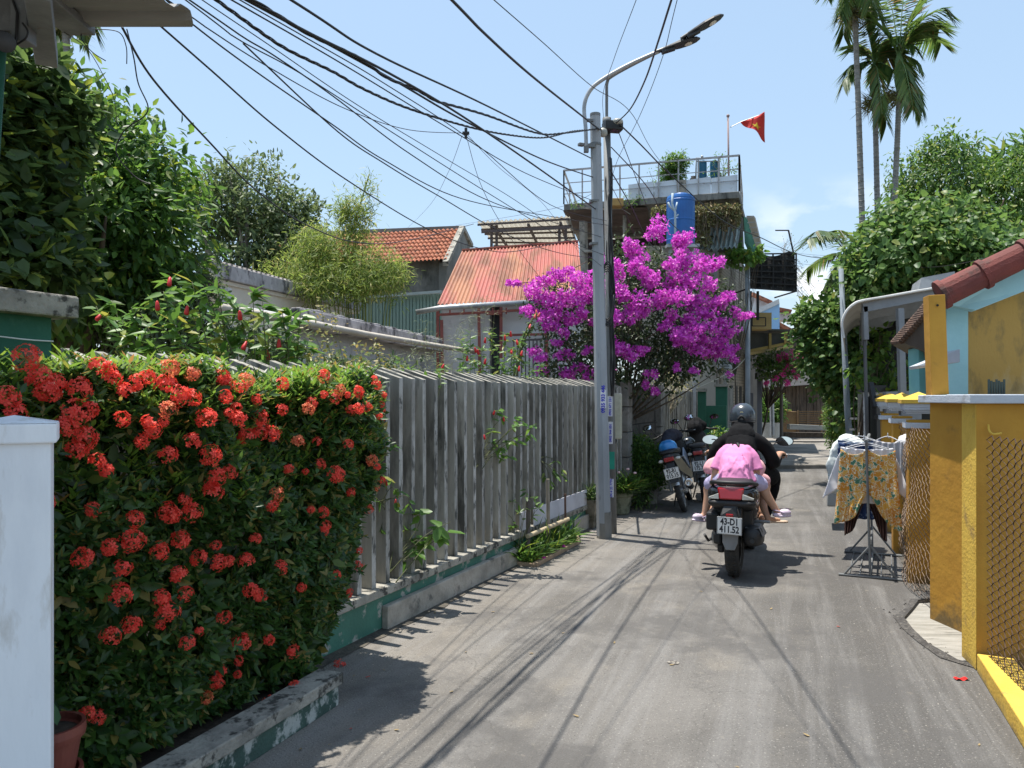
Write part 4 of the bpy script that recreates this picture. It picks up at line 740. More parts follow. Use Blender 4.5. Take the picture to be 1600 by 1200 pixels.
# black gate and white pier with a black cap
t = thing('white_gate_pier', 'grey-white gate pier with a black slab cap beyond the clothes rack', 'gate pier', tuple(RL(11)))
b = MB(); b.prism([W(1349, 612, 10.4), W(1383, 612, 10.4), W(1384, 720, 10.4), W(1350, 735, 10.4)], (.15, .35, 0)); b.build('shaft', mat('whitewashed', (.6, .6, .6), (.5, .5, .5), 3, c3=(.2, .2, .2), sc3=6), t, bevel=.006)
b = MB(); b.prism([W(1347, 602, 10.35), W(1385, 602, 10.35), W(1385, 613, 10.35), W(1347, 613, 10.35)], (.15, .45, 0)); b.build('cap', mat('black slate', (.03, .03, .032), rough=.5), t)
t = thing('grey_gate_pier', 'narrow grey gate pier with a dark cap just left of the white one', 'gate pier', tuple(RL(11.6)))
b = MB(); b.prism([W(1341, 606, 11.6), W(1351, 606, 11.6), W(1351, 735, 11.6), W(1341, 735, 11.6)], (.15, .35, 0)); b.build('shaft', conc, t, bevel=.006)
b = MB(); b.prism([W(1339, 598, 11.55), W(1356, 598, 11.55), W(1356, 606, 11.55), W(1339, 606, 11.55)], (.15, .4, 0)); b.build('cap', mat('dark slate', (.04, .04, .042)), t)
t = thing('black_gate', 'open black iron gate leaf seen edge-on in front of the white pier', 'gate', tuple(RL(9.6, -.1)))
blk = mat('black gate paint', (.018, .018, .018), rough=.4, bump=.1)
b = MB(); b.prism([W(1357, 618, 9.2), W(1369, 618, 8.9), W(1372, 735, 8.9), W(1358, 735, 9.2)], (.05, .02, 0)); b.build('panel', blk, t)
b = MB(); b.beam(W(1360, 598, 9.0), W(1367, 636, 8.9), .05); b.beam(W(1364, 652, 8.9), W(1378, 651, 8.9), .03, .045); b.tube([W(1357, 620, 9.1), W(1357, 740, 9.1)], .02, 8); b.build('latch', blk, t)
# ---------------------------------------------------------------- background buildings, left to right
def corr(P, nw, amp, nv=2, rows=0, ramp=0, nseg=6):
    a, b_, c, d = [Vector(p) for p in P]; nrm = (b_-a).cross(d-a).normalized()      # a-b eave, d-c ridge; ribs run a->d
    if nrm.z < 0: nrm = -nrm
    def fn(u, v):
        p = a.lerp(b_, u).lerp(d.lerp(c, u), v); h = amp*math.sin(u*nw*2*math.pi)
        if rows: h = amp*(abs(math.sin(u*nw*math.pi))-.3)+ramp*(1-(v*rows) % 1)
        return p+nrm*h
    return lambda mb: mb.grid(fn, nw*nseg, nv)
red_tin = mat('rusting red roof sheet', (.4, .12, .095), (.38, .17, .09), .9, thr=(.47, .56), c3=(.22, .09, .05), sc3=2.2, thr3=(.47, .6), st=(1.6, .35, .35), rough=.65, bump=.15)
tilem = mat('orange clay tiles', (.42, .16, .085), (.3, .1, .055), 3, c3=(.13, .06, .04), sc3=7, thr3=(.52, .64), bump=.4, rough=.9)
whitew = mat('white plaster', (.68, .68, .67), (.58, .58, .57), 2, c3=(.3, .29, .27), sc3=4, thr3=(.6, .75), bump=.2)
redfr = mat('red-brown frame paint', (.3, .09, .07), (.24, .07, .06), 5, bump=.1)
greyw = mat('grey mouldy render', (.2, .2, .185), (.12, .125, .115), 1.5, c3=(.06, .065, .058), sc3=2.5, thr3=(.5, .7), st=(1, 1, .6), bump=.4, rough=.95)
mint = mat('pale green roof sheet', (.3, .42, .37), (.24, .35, .31), 2, c3=(.13, .19, .17), sc3=8, thr3=(.6, .75), st=(1, 1, .3), rough=.6, bump=.15)
# red roof house
t = thing('red_roof_house', 'low white house with a rust-streaked red corrugated roof behind the fence', 'house', (0, 13.5, 0))
b = MB(); corr([W(683, 476, 13), W(912, 466, 12.7), W(903, 378, 15.6), W(722, 392, 15.6)], 34, .016, 6)(b); b.build('roof', red_tin, t, solid=.004)
b = MB(); b.beam(W(722, 391, 15.6), W(903, 377, 15.6), .12, .03); b.build('ridge_strip', red_tin, t)
b = MB(); b.prism([W(690, 478, 13.15), W(765, 476, 13.1), W(765, 650, 13.1), W(690, 650, 13.15)], (.3, 2.6, 0)); b.prism([W(781, 476, 13.1), W(905, 472, 13.0), W(905, 650, 13.0), W(781, 650, 13.1)], (.3, 2.6, 0)); b.build('wall', whitew, t)
b = MB(); b.prism([W(765, 476, 13.4), W(781, 476, 13.4), W(781, 650, 13.4), W(765, 650, 13.4)], (.1, .1, 0)); b.build('door', mat('doorway shade', (.012, .014, .02), rough=.4), t)  # near-black panel stands in for the shade inside the door opening
b = MB()
for p in (((684, 482), (684, 650)), ((690, 500), (692, 650)), ((748, 480), (751, 650)), ((853, 476), (856, 650)), ((783, 480), (783, 560))): b.beam(W(*p[0], 12.95), W(*p[1], 12.95), .05)
b.beam(W(684, 492, 12.94), W(860, 482, 12.9), .04, .04); b.beam(W(780, 524, 12.9), W(858, 522, 12.9), .04, .04); b.beam(W(760, 490, 12.9), W(784, 489, 12.9), .05, .05)
for x in (703, 725, 770, 791, 814): b.beam(W(x, 481, 12.92), W(x, 491, 12.92), .025)
b.build('frame', redfr, t)
b = MB(); b.tube([W(650, 488, 12.7), W(690, 481, 12.75), W(848, 471, 12.6)], .045, 10); b.build('gutter', galv, t, smooth=True)
b = MB()
for i in range(9): b.beam(W(803+i*6, 532, 12.2), W(803+i*6, 640, 12.2), .02)
b.beam(W(800, 532, 12.2), W(855, 530, 12.2), .03)
for x in (822, 838): b.tube(smoothpath([W(x+5*math.cos(a)*(1-a/9), 540+6*math.sin(a)*(1-a/9), 12.18) for a in [k*.7 for k in range(11)]], 3), .01, 5)
b.build('railing', mat('grey iron', (.12, .1, .1), bump=0), t)
# tiled house
t = thing('tiled_house', 'grey rendered house with an orange clay tile gable roof beyond the bamboo', 'house', (-2, 19.5, 0))
b = MB(); corr([W(425, 425, 19), W(699, 408, 18.8), W(724, 357, 21), W(432, 372, 21.5)], 44, .045, 72, rows=9, ramp=.05, nseg=5)(b); b.build('roof', tilem, t)
b = MB(); b.beam(W(428, 368, 21.4), W(722, 356, 21), .12, .1); b.build('ridge', greyw, t)
b = MB(); b.beam(W(696, 412, 18.7), W(722, 356, 20.9), .14, .12); b.beam(W(736, 384, 23.2), W(722, 356, 21), .14, .12); b.build('verge', conc_top, t)
b = MB(); b.prism([W(698, 410, 19.0), W(723, 360, 21), W(734, 386, 23), W(734, 470, 23), W(698, 470, 19)], (-.2, .05, 0)); b.build('gable', greyw, t)
b = MB(); b.prism([W(430, 420, 19.3), W(695, 401, 19.2), W(697, 640, 19.2), W(430, 640, 19.1)], (.1, .3, 0)); b.build('wall', greyw, t)
# mint metal wall
t = thing('metal_shed', 'pale green corrugated metal shed wall between the low house and the red roof', 'shed', (-1.6, 15, 0))
b = MB(); b.grid(lambda u, v: W(555+u*137, (468-u*10)*(1-v)+640*v, 15.2-u*.8)+Vector((0, .03*(1 if (u*26) % 1 < .15 else 0), 0)), 200, 2); b.build('wall', mint, t)
b = MB(); b.beam(W(553, 466, 15.2), W(692, 456, 14.3), .1, .05); b.build('cap', mat('pale cap', (.5, .55, .53), bump=.1), t)
b = MB(); b.box(W(568, 462, 15.6), (.28, .3, .35)); tag(b.build('crate', mat('yellow ochre plastic', (.5, .3, .04), bump=.1), bevel=.01), 'small ochre box on the edge of the green metal shed', 'box')
# low house with concrete gutters
cream = mat('cream wall', (.66, .6, .5), (.58, .52, .43), 2, bump=.15); gutc = mat('stained gutter concrete', (.5, .47, .47), (.33, .31, .31), 4, c3=(.1, .095, .1), sc3=6, thr3=(.48, .6), st=(1, 1, .6), bump=.4, rough=.95)
rooft = mat('grey old roof tiles', (.36, .33, .3), (.22, .2, .19), 4, c3=(.09, .08, .08), sc3=7, thr3=(.52, .65), bump=.7, rough=1)
t = thing('low_house', 'low cream house with a mildewed concrete roof edge rising to the left', 'house', (-3.4, 12, 0))
a, e = W(318, 428, 9.6), W(565, 486, 14.4)
b = MB(); b.prism([a, e, e+ZZ*.2, a+ZZ*.2], (-.12, .04, 0)); b.build('fascia', gutc, t, bevel=.01)
b = MB(); corr([a+ZZ*.19+NB*.02, e+ZZ*.19+NB*.02, e+ZZ*.75+NB*2.6, a+ZZ*.75+NB*2.6], 40, .03, 3)(b); b.build('roof', rooft, t, solid=.02)
b = MB(); a2, e2 = W(345, 455, 10.1), W(540, 492, 13.9); b.prism([a2-ZZ*2.4, e2-ZZ*2.6, e2+ZZ*.1, a2+ZZ*.1], NB*.2); b.build('wall', cream, t)
b = MB(); b.prism([a-ZZ*.06+NB*.05, e-ZZ*.05+NB*.05, e-ZZ*.05+NB*.6, a-ZZ*.06+NB*.6], (0, 0, .05)); b.build('soffit', cream, t)
b = MB(); b.tube([W(380, 484, 8.6), W(470, 500, 10)], .04, 8); b.beam(W(352, 450, 9.6), W(352, 520, 9.6), .12); b.build('pipe', mat('white pipe', (.6, .6, .58), bump=.05), t, smooth=False)
t = thing('low_annex', 'low grey annex with a blackened parapet and a long cream drain pipe above the fence', 'house', (-1.7, 10, 0))
a, e = W(470, 510, 7.9), W(692, 549, 12.4)
b = MB(); nq = 26
for i in range(nq):
    p, q = a.lerp(e, i/nq), a.lerp(e, (i+.93)/nq); b.prism([p+NB*.01+ZZ*.1, q+NB*.01+ZZ*.1, q+NB*.01+ZZ*(.2+.006*(i % 3)), p+NB*.01+ZZ*(.2+.006*(i % 3))], NB*.12)
b.prism([a-ZZ*.002, e-ZZ*.002, e+ZZ*.185, a+ZZ*.185], NB*.15); b.build('parapet', gutc, t, bevel=.008)
b = MB(); b.tube([W(345, 481, 6.6), W(487, 506, 7.8), W(575, 523, 9.3), W(742, 550, 13)], .038, 10); b.build('drain_pipe', mat('cream pipe', (.55, .5, .42), (.47, .42, .35), 4), t, smooth=True)
b = MB(); b.prism([a+NB*.15-ZZ*2.2, e+NB*.15-ZZ*2.3, e+NB*.15+ZZ*.1, a+NB*.15+ZZ*.1], NB*.2); b.build('wall', mat('grey painted wall', (.5, .52, .53), (.42, .43, .44), 2, c3=(.2, .2, .2), sc3=3), t)
# pergola roof with translucent sheets
t = thing('pergola_roof', 'light slatted pergola roof of translucent sheets over the red roof', 'pergola', (-.2, 17.5, 0))
sheet = leafmat('translucent cream sheet', (.47, .46, .42), (.5, .48, .44), .55, .4); steelb = mat('brown steel frame', (.12, .09, .08), bump=.1)
b = MB(); corr([W(746, 347, 16.6), W(890, 338, 16.6), W(905, 392, 20.5), W(775, 386, 20.5)], 20, .02, 4)(b); b.build('sheet', sheet, t, solid=.006)
b = MB()
for k in range(7): q = k/6; b.beam(W(746, 347, 16.6).lerp(W(775, 386, 20.5), q)-ZZ*.06, W(890, 338, 16.6).lerp(W(905, 392, 20.5), q)-ZZ*.06, .04)
for u in (.18, .55, .9): b.beam(W(746, 347, 16.6).lerp(W(890, 338, 16.6), u)-ZZ*.12, W(775, 386, 20.5).lerp(W(905, 392, 20.5), u)-ZZ*.12, .05)
for x in (768, 776, 874, 884): b.beam(W(x, 352, 16.8), W(x, 480, 16.8), .06)
b.beam(W(752, 362, 16.5), W(890, 355, 16.5), .06); b.build('frame', steelb, t)
# ---------------------------------------------------------------- terrace house
t = thing('terrace_house', 'cream town house with a roof terrace, hanging dry vines and a tiled street side', 'house', (3.6, 17.6, 0))
H0 = 17.2
hc = mat('cream house wall', (.5, .46, .39), (.42, .385, .33), 1.2, c3=(.27, .25, .22), sc3=2.5, thr3=(.6, .75), st=(1, 1, .6), bump=.15)
brick = mat('beige brick tiles', (.4, .35, .28), (.32, .28, .225), 6, c3=(.22, .2, .17), sc3=3, bump=.2)
bt = brick.node_tree; bn = bt.nodes.new('ShaderNodeTexBrick'); tcx = bt.nodes.new('ShaderNodeTexCoord'); mpx = bt.nodes.new('ShaderNodeMapping'); mpx.inputs['Rotation'].default_value = (R(90), 0, R(24)); sp = bt.nodes.new('ShaderNodeVectorMath')
cmb = bt.nodes.new('ShaderNodeCombineXYZ'); sxx = bt.nodes.new('ShaderNodeSeparateXYZ'); bt.links.new(tcx.outputs['Object'], sxx.inputs[0]); bt.links.new(sxx.outputs['Y'], cmb.inputs['X']); bt.links.new(sxx.outputs['Z'], cmb.inputs['Y']); bt.links.new(cmb.outputs[0], bn.inputs['Vector'])
bn.inputs['Scale'].default_value = 3.4; bn.inputs['Mortar Size'].default_value = .02; bn.inputs['Color1'].default_value = (.46, .41, .33, 1); bn.inputs['Color2'].default_value = (.34, .3, .24, 1); bn.inputs['Mortar'].default_value = (.14, .13, .11, 1)
pb = bt.nodes['Principled BSDF']; mq = bt.nodes.new('ShaderNodeMix'); mq.data_type = 'RGBA'; mq.blend_type = 'MULTIPLY'; mq.inputs[0].default_value = .5; s0 = pb.inputs['Base Color'].links[0].from_socket; bt.links.new(bn.outputs['Color'], mq.inputs[6]); bt.links.new(s0, mq.inputs[7]); bt.links.new(mq.outputs[2], pb.inputs['Base Color'])
b = MB(); b.prism([W(1004, 384, H0), W(1126, 384, H0), W(1128, 740, H0), W(1004, 740, H0)], (.1, .3, 0)); b.build('front_wall', hc, t)
zt_ = EYE+(HZ-395)/F*H0; c0 = W(1127, 619, H0-.02); c1 = W(1168, 619, 21.2); c0.z = 0; c1.z = 0; zc = EYE+(HZ-375)/F*H0
b = MB(); b.prism([c0, c1, c1+ZZ*zc, c0+ZZ*zc], (-.25, .1, 0)); b.build('street_wall', brick, t)
b = MB()
for k in range(3): u = .3+.17*k; p = c0.lerp(c1, u); q = c0.lerp(c1, u+.07); b.prism([p+ZZ*.9, q+ZZ*.9, q+ZZ*1.75, p+ZZ*1.75], (.02, -.01, 0))
b.build('slot_window', mat('dark slot', (.02, .02, .02)), t)
b = MB(); b.prism([W(1120, 582, H0-.02), W(1136, 580, H0+.4), W(1136, 604, H0+.4), W(1120, 604, H0-.02)], (0, .05, 0)); b.build('window', mat('dark window', (.012, .015, .015), rough=.2), t)
b = MB(); b.prism([W(1128, 545, H0-.1), W(1132, 545, H0-.1), W(1132, 580, H0-.1), W(1128, 580, H0-.1)], (.03, .05, 0)); b.prism([W(1137, 606, 17.4), W(1145, 606, 17.9), W(1145, 740, 17.9), W(1137, 740, 17.4)], (0, .1, 0)); b.build('door_jamb', conc, t)
# terrace deck
zd = 1.5+(HZ-329)/F*16.9
def dk(px, D, z=None): p = W(px, 619, D); p.z = z or zd; return p
fl_, fr_ = dk(881, 16.9), dk(1155, 15.9, zd+.02)
b = MB(); b.prism([fl_+ZZ*.0, fr_, dk(1168, 19), dk(905, 20.5)], (0, 0, .14)); b.build('deck', conc, t, bevel=.01)
brn = mat('brown ribbed soffit', (.13, .095, .085), (.08, .06, .055), 3, bump=.2)
b = MB(); a_, b__ = dk(880, 16.8)-ZZ*.04, dk(1012, 16.5)-ZZ*.04; d_, c_ = dk(898, 19.4)-ZZ*.0, dk(1015, 19.2)-ZZ*.0
b.grid(lambda u, v: a_.lerp(b__, u).lerp(d_.lerp(c_, u), v)+ZZ*(.02*(1 if (v*20) % 1 < .5 else 0)), 4, 80); b.build('deck_soffit', brn, t)
b = MB(); b.prism([W(912, 374, 19.6), W(1030, 372, 19.4), W(1030, 560, 19.4), W(912, 560, 19.6)], (.1, .2, 0)); b.build('back_wall', mat('dark purple brown wall', (.07, .045, .05), (.045, .03, .035), 2, bump=.2), t)
b = MB(); b.prism([W(905, 345, 16.95), W(913, 345, 16.95), W(916, 560, 16.95), W(908, 560, 16.95)], (.08, .1, 0)); b.prism([W(973, 336, 16.9), W(976, 336, 16.9), W(977, 500, 16.9), W(974, 500, 16.9)], (.05, .05, 0)); b.beam(W(912, 393, 16.9), W(930, 392, 16.9), .08, .05); b.build('post', conc_pale, t)
b = MB(); b.prism([W(1030, 345, 17.3), W(1158, 338, 17.0), W(1160, 395, 17.1), W(1030, 390, 17.3)], (.1, .2, 0)); b.build('upper_wall', mat('black mouldy brick', (.11, .1, .09), (.06, .055, .05), 3, bump=.7, bsc=20), t)
rl = mat('grey railing paint', (.42, .43, .44), (.34, .34, .34), 5, c3=(.16, .09, .06), sc3=9, bump=0)
b = MB(); zr1 = 5.65+.68
L0, L1, L2 = fl_+ZZ*.14, fr_+ZZ*.14, dk(1160, 19)+ZZ*.14
hh = .74
def railseg(p, q, n, rows, mb):
    for k in range(n+1): m = p.lerp(q, k/n); mb.beam(m, m+ZZ*hh, .03)
    for r_ in rows: mb.beam(p+ZZ*hh*r_, q+ZZ*hh*r_, .035 if r_ == 1 else .016)
railseg(L0, L1, 9, (1, .62, .3), b); railseg(L0, dk(905, 20.5)+ZZ*.14, 3, (1, .6, .3), b); railseg(L1, L2, 3, (1, .5), b); b.build('railing', rl, t)
b = MB(); pw = mat('blue grey parapet panel', (.66, .72, .78), (.58, .64, .7), 2.5, c3=(.42, .45, .48), sc3=5, bump=.1)
for (u0, u1) in ((.385, .53), (.535, .66), (.71, .85), (.855, .995)):
    p, q = L0.lerp(L1, u0)+Vector((0, .05, 0)), L0.lerp(L1, u1)+Vector((0, .05, 0)); b.prism([p-ZZ*.12, q-ZZ*.12, q+ZZ*.36, p+ZZ*.33], (0, .04, 0))
b.build('parapet_panel', pw, t)
b = MB(); p, q = L0.lerp(L1, .66), L0.lerp(L1, .71); b.prism([p-ZZ*.1, q-ZZ*.1, q+ZZ*.33, p+ZZ*.33], (0, .2, 0)); b.build('pier', conc_pale, t)
b = MB(); corr([W(1088, 392, 15.8), W(1152, 386, 15.9), W(1158, 348, 17.1), W(1098, 352, 17.1)], 9, .03, 2)(b); b.build('awning', mat('green grey awning sheet', (.3, .36, .34), (.22, .27, .26), 4, c3=(.15, .15, .13), sc3=6, rough=.5), t, solid=.006)
b = MB(); gn = mat('green shade net', (.05, .2, .14), (.03, .14, .1), 6, rough=.9); b.prism([W(1162, 338, 17.5), W(1172, 344, 18), W(1190, 400, 18.5), W(1182, 420, 18.5), W(1164, 378, 17.6)], (.02, .1, 0)); b.build('shade_net', gn, t)
b = MB(); b.prism([W(1166, 337, 17.2), W(1178, 337, 17.2), W(1194, 405, 17.8), W(1188, 408, 17.8)], (.1, .2, 0)); b.build('sloping_edge', hc, t)
b = MB()
for k in range(9): b.beam(W(1165+k*2.8, 340+k*8, 17.1), W(1178+k*2, 339+k*8, 17.1), .02)
b.build('net_frame', rl, t)
b = MB(); b.tube([W(1168, 400, 16.9), W(1168.5, 760, 16.9)], .055, 10); b.build('drainpipe', mat('blue grey pipe', (.33, .36, .4), (.25, .28, .31), 3), t, smooth=True)
b = MB(); b.tube([W(1118, 355, 16.9), W(1117, 500, 16.9)], .05, 8); b.tube([W(1083, 385, 16.4), W(1083, 460, 16.4)], .06, 8); b.build('downpipe', mat('grey pipe', (.3, .31, .32), (.23, .24, .25), 3), t, smooth=True)
# things on and around the house
def cyl_thing(name, label, cat, base, r, h, m, dome=.12, ribs=0, group=None):
    pr = [(r*.96, 0), (r, .03*h)]
    for k in range(ribs): z = h*(.1+.75*k/max(ribs-1, 1)); pr += [(r, z-.02), (r*1.025, z-.01), (r*1.025, z+.01), (r, z+.02)]
    pr += [(r, h*.9), (r*.95, h*.95), (r*.55, h*.985), (r*.5, h), (0, h*1.0)]; b = MB(); b.lathe(pr, (0, 0, 0), 28, mi=0); b.v = [(x+base[0], y+base[1], z+base[2]) for x, y, z in b.v]
    return tag(b.build(name, m, smooth=False, bevel=.004), label, cat, group)
blu = mat('blue tank plastic', (.015, .13, .42), (.012, .1, .34), 3, c3=(.05, .2, .45), sc3=8, thr3=(.62, .8), rough=.4, bump=.05); blu2 = mat('teal filter shell', (.012, .12, .22), (.01, .09, .17), 3, rough=.4, bump=.05)
tk = W(1063.5, 384, 14.9); cyl_thing('water_tank', 'big upright blue water tank above the bougainvillea', 'water tank', tk, .27, 1.0, blu, ribs=3)
b = MB(); b.box(tk-ZZ*.04, (.62, .5, .06)); 
for dx in (-.22, .24): b.beam(tk+Vector((dx, -.1, -.05)), tk+Vector((dx, -.1, -4.1)), .06)
b.build('tank_stand', galv); tag(bpy.data.objects['tank_stand'], 'grey steel stand carrying the blue water tank', 'stand')
b = MB(); p = lambda x, y: W(x, y, 14.5); b.tube([p(1055, 398), p(1055, 332), p(1050, 318), p(1051, 302)], .022, 8); b.tube([p(1055, 330), p(1046, 322), p(1044, 316)], .018, 8); b.tube([p(1055, 330), p(1058, 316)], .015, 8); b.tube([p(1055, 340), p(1060, 335)], .014, 8); b.build('water_pipe', mat('pale plastic pipe', (.45, .55, .62), bump=0), smooth=True); tag(bpy.data.objects['water_pipe'], 'pale branching plastic pipe in front of the blue tank', 'pipe')
for i, x in enumerate((1097.5, 1116)):
    cyl_thing('filter_cylinder', ('left one of the two slim teal filter cylinders on the roof terrace', 'right one of the two slim teal filter cylinders on the roof terrace')[i], 'water filter', W(x, 287, 16.6), .092, .5, blu2, group='teal filter cylinders')
b = MB(); q = lambda x, y: W(x, y, 16.5); b.tube([q(1087, 290), q(1088, 247), q(1124, 247), q(1124, 288)], .018, 8); b.tube([q(1088, 252), q(1124, 252)], .014, 8); b.ball(q(1097, 245), .03); b.build('filter_pipe_frame', galv, smooth=True); tag(bpy.data.objects['filter_pipe_frame'], 'grey pipe frame around the teal filter cylinders', 'pipe')
b = MB(); b.lathe([(.06, 0), (.07, .12), (.04, .14), (.05, .17), (0, .18)], W(1083, 288, 16.4), 14); tag(b.build('lantern', mat('black lantern', (.02, .02, .02)), smooth=True), 'small black urn on the terrace rail beside the filter cylinders', 'urn')
t = thing('flagpole', 'thin flagpole on the roof terrace flying the red flag', 'flagpole', tuple(W(1139, 290, 16.4)))
b = MB(); b.tube([W(1139, 300, 16.4), W(1137.5, 182, 16.4)], .02, 8); b.ball(W(1137.5, 181, 16.4), .035); b.build('pole', mat('faded pink pole', (.35, .25, .24)), t, smooth=True)
b = MB(); b.tube([W(1141, 199, 16.4), W(1159, 190, 16.35), W(1192, 178, 16.3)], .008, 6); b.build('cord', galv, t)
Fa, Fb, Fc, Fd = W(1157, 191, 16.3), W(1193, 177, 16.3), W(1198, 216, 16.4), W(1179, 210, 16.35)
def flagf(u, v):
    top = Fa.lerp(Fb, u); bot = W(1172, 200, 16.3).lerp(W(1197, 222, 16.4), u); return top.lerp(bot, v)+Vector((0, .07*math.sin(u*5+v*3), .015*math.sin(u*7)))
t = thing('flag', 'red flag with a yellow star folding in the wind above the roof terrace', 'flag', tuple(W(1158, 195, 16.3)))
b = MB(); b.grid(flagf, 14, 10); b.build('cloth', mat('red flag cloth', (.62, .03, .02), (.55, .025, .02), 3, bump=.1), t, solid=.003, smooth=True)
star = []
for k in range(10):
    a = k*math.pi/5+.15; r_ = .24 if k % 2 == 0 else .095; u, v = .52+r_*math.sin(a)*.9, .5+r_*math.cos(a)*1.0; star.append(flagf(u, v)+Vector((0, -.006, 0)))
b = MB(); cc = flagf(.52, .5)+Vector((0, -.01, 0)); b.add(star+[cc], [(k, (k+1) % 10, 10) for k in range(10)]); b.build('star', mat('yellow star', (.75, .5, .03), bump=0), t, solid=.002)
t = thing('balcony_cage', 'black iron balcony cage wrapped in dark netting on the street side', 'balcony cage', tuple(W(1207, 455, 18)))
blk2 = mat('black iron', (.02, .02, .02), bump=.1); net = mat('torn black netting', (.035, .037, .037), (.015, .015, .015), 12, thr=(.35, .6), c3=(.1, .105, .1), sc3=14, thr3=(.58, .64), rough=.95, bump=.8, bsc=20)
ga, gb = W(1171, 397, 18), W(1244, 396, 18.3); gc, gd = W(1244, 455, 18.3), W(1171, 450, 18)
b = MB(); b.grid(lambda u, v: ga.lerp(gb, u).lerp(gd.lerp(gc, u), v)+Vector((0, .06+.04*math.sin(u*20+v*5), .05*math.sin(u*9)*(1-v))), 30, 8); b.build('netting', net, t, solid=.01)
b = MB()
for k in range(7): b.beam(ga.lerp(gd, k/6), gb.lerp(gc, k/6), .03)
for k in range(5): b.beam(ga.lerp(gb, k/4), gd.lerp(gc, k/4), .03)
for p in (ga, gb, gc, gd): b.beam(p, p+Vector((-.1, 1.2, 0)), .03)
b.beam(gb, gb+Vector((-.1, 1.2, 0))-ZZ*.0, .03); b.beam(W(1240, 396, 18.4), W(1232, 360, 18.5), .03); b.beam(W(1232, 360, 18.5), W(1212, 360, 19), .03); b.beam(W(1172, 455, 17.9), W(1172, 520, 17.9), .06); b.beam(W(1184, 455, 18.2), W(1184, 500, 18.2), .05); b.build('frame', blk2, t)
t = thing('air_conditioner', 'small white air conditioner unit on the house wall under the bougainvillea', 'air conditioner', tuple(W(1131, 565, 17.1)))
b = MB(); b.box(W(1132, 566, 16.9), (.26, .35, .32)); b.build('body', mat('ac white', (.5, .52, .53), bump=.05), t, bevel=.02)
b = MB()
for k in range(5): b.box(W(1132, 560+k*4, 16.7), (.2, .015, .02))
b.build('grille', mat('ac grille', (.12, .13, .13)), t)
# beyond the terrace house
t = thing('lane_awning', 'dark awning roof on a yellow frame reaching out from the house over the lane', 'awning', tuple(W(1205, 530, 20)))
b = MB(); b.prism([W(1166, 516, 19), W(1240, 518, 19.2), W(1238, 528, 23), W(1166, 526, 23)], (0, 0, .05)); b.prism([W(1167, 520, 19.25), W(1239, 521, 19.25), W(1237, 538, 19.25), W(1169, 549, 19.25)], (0, .02, 0)); b.build('roof', mat('dark awning', (.06, .062, .05), (.04, .04, .035), 2), t)  # second piece: upright dark sheet standing for the shaded underside
b = MB(); yf = mat('dull yellow frame', (.3, .22, .06), bump=.1); b.beam(W(1168, 549, 19.1), W(1238, 535, 19.2), .07); b.beam(W(1168, 553, 19.1), W(1238, 541, 23), .07); b.beam(W(1203, 521, 19.1), W(1203, 545, 19.1), .06); b.beam(W(1228, 521, 19.1), W(1228, 537, 19.1), .06); b.build('frame', yf, t)
t = thing('rear_house', 'house wing with tall dark door frames behind the grey drainpipe', 'house', tuple(W(1182, 700, 21)))
b = MB(); b.prism([W(1168, 553, 20.5), W(1183, 553, 22.8), W(1183, 700, 22.8), W(1168, 716, 20.5)], (-.3, .1, 0)); b.build('wall', mat('dark tan wall', (.16, .135, .11), (.11, .095, .08), 3, bump=.3), t)
b = MB(); b.prism([W(1183, 590, 20.5), W(1189, 590, 20.6), W(1189, 694, 20.6), W(1183, 694, 20.5)], (.1, .2, 0)); b.prism([W(1171, 614, 20.3), W(1173, 614, 20.4), W(1173, 700, 20.4), W(1171, 700, 20.3)], (.1, .1, 0)); b.build('door_frame', mat('slate frame', (.06, .065, .08), bump=.1), t)
b = MB(); b.prism([W(1183, 582, 20.4), W(1205, 582, 20.5), W(1205, 592, 20.5), W(1183, 592, 20.4)], (.1, .5, 0)); b.build('canopy_slab', conc, t)
b = MB(); b.box(W(1185, 503, 18.6), (.48, .5, .4)); b.build('planter', mat('yellow planter paint', (.42, .3, .12), (.34, .24, .09), 3), bevel=.01); o = bpy.data.objects['planter']; tag(o, 'yellow balcony planter box hanging under the black cage', 'planter'); bm_ = MB(); c = W(1185, 503, 18.3)
for s_ in (-1, 1): bm_.beam(c+Vector((s_*.16, -.04, -.1)), c+Vector((s_*.16, -.04, .1)), .02)
bm_.beam(c+Vector((-.16, -.04, .1)), c+Vector((.16, -.04, .1)), .02); bm_.beam(c+Vector((-.16, -.04, -.1)), c+Vector((.16, -.04, -.1)), .02)
o2 = bm_.build('frame', blk2); o2.parent = o; o2.location = Vector(o2.location)-Vector(o.location)
t = thing('blue_house', 'far pale blue house with a white parapet and a red tile roof', 'house', tuple(W(1205, 520, 30)))
b = MB(); b.prism([W(1186, 488, 30), W(1218, 473, 30), W(1218, 530, 30), W(1186, 530, 30)], (.4, 2, 0)); b.build('wall', mat('sky blue wall', (.33, .55, .82), (.28, .5, .76), 2), t)
b = MB(); b.prism([W(1180, 484, 29.9), W(1217, 467, 29.9), W(1218, 474, 29.9), W(1186, 489, 29.9)], (.1, .3, 0)); b.build('parapet', whitew, t)
b = MB(); b.prism([W(1172, 460, 33), W(1190, 464, 33), W(1218, 480, 33), W(1218, 520, 33), W(1172, 520, 33)], (.3, 1, 0)); b.build('rear_wall', whitew, t)
b = MB(); b.prism([W(1176, 456, 32.5), W(1207, 470, 32.5), W(1207, 474, 32.5), W(1176, 461, 32.5)], (.3, 1.4, 0)); b.prism([W(1218, 480, 31), W(1238, 484, 31), W(1236, 489, 31), W(1218, 486, 31)], (.3, 1.4, 0)); b.prism([W(1218, 503, 30), W(1246, 518, 30), W(1244, 523, 30), W(1219, 510, 30)], (.3, 1.4, 0)); b.build('roof', tilem, t)
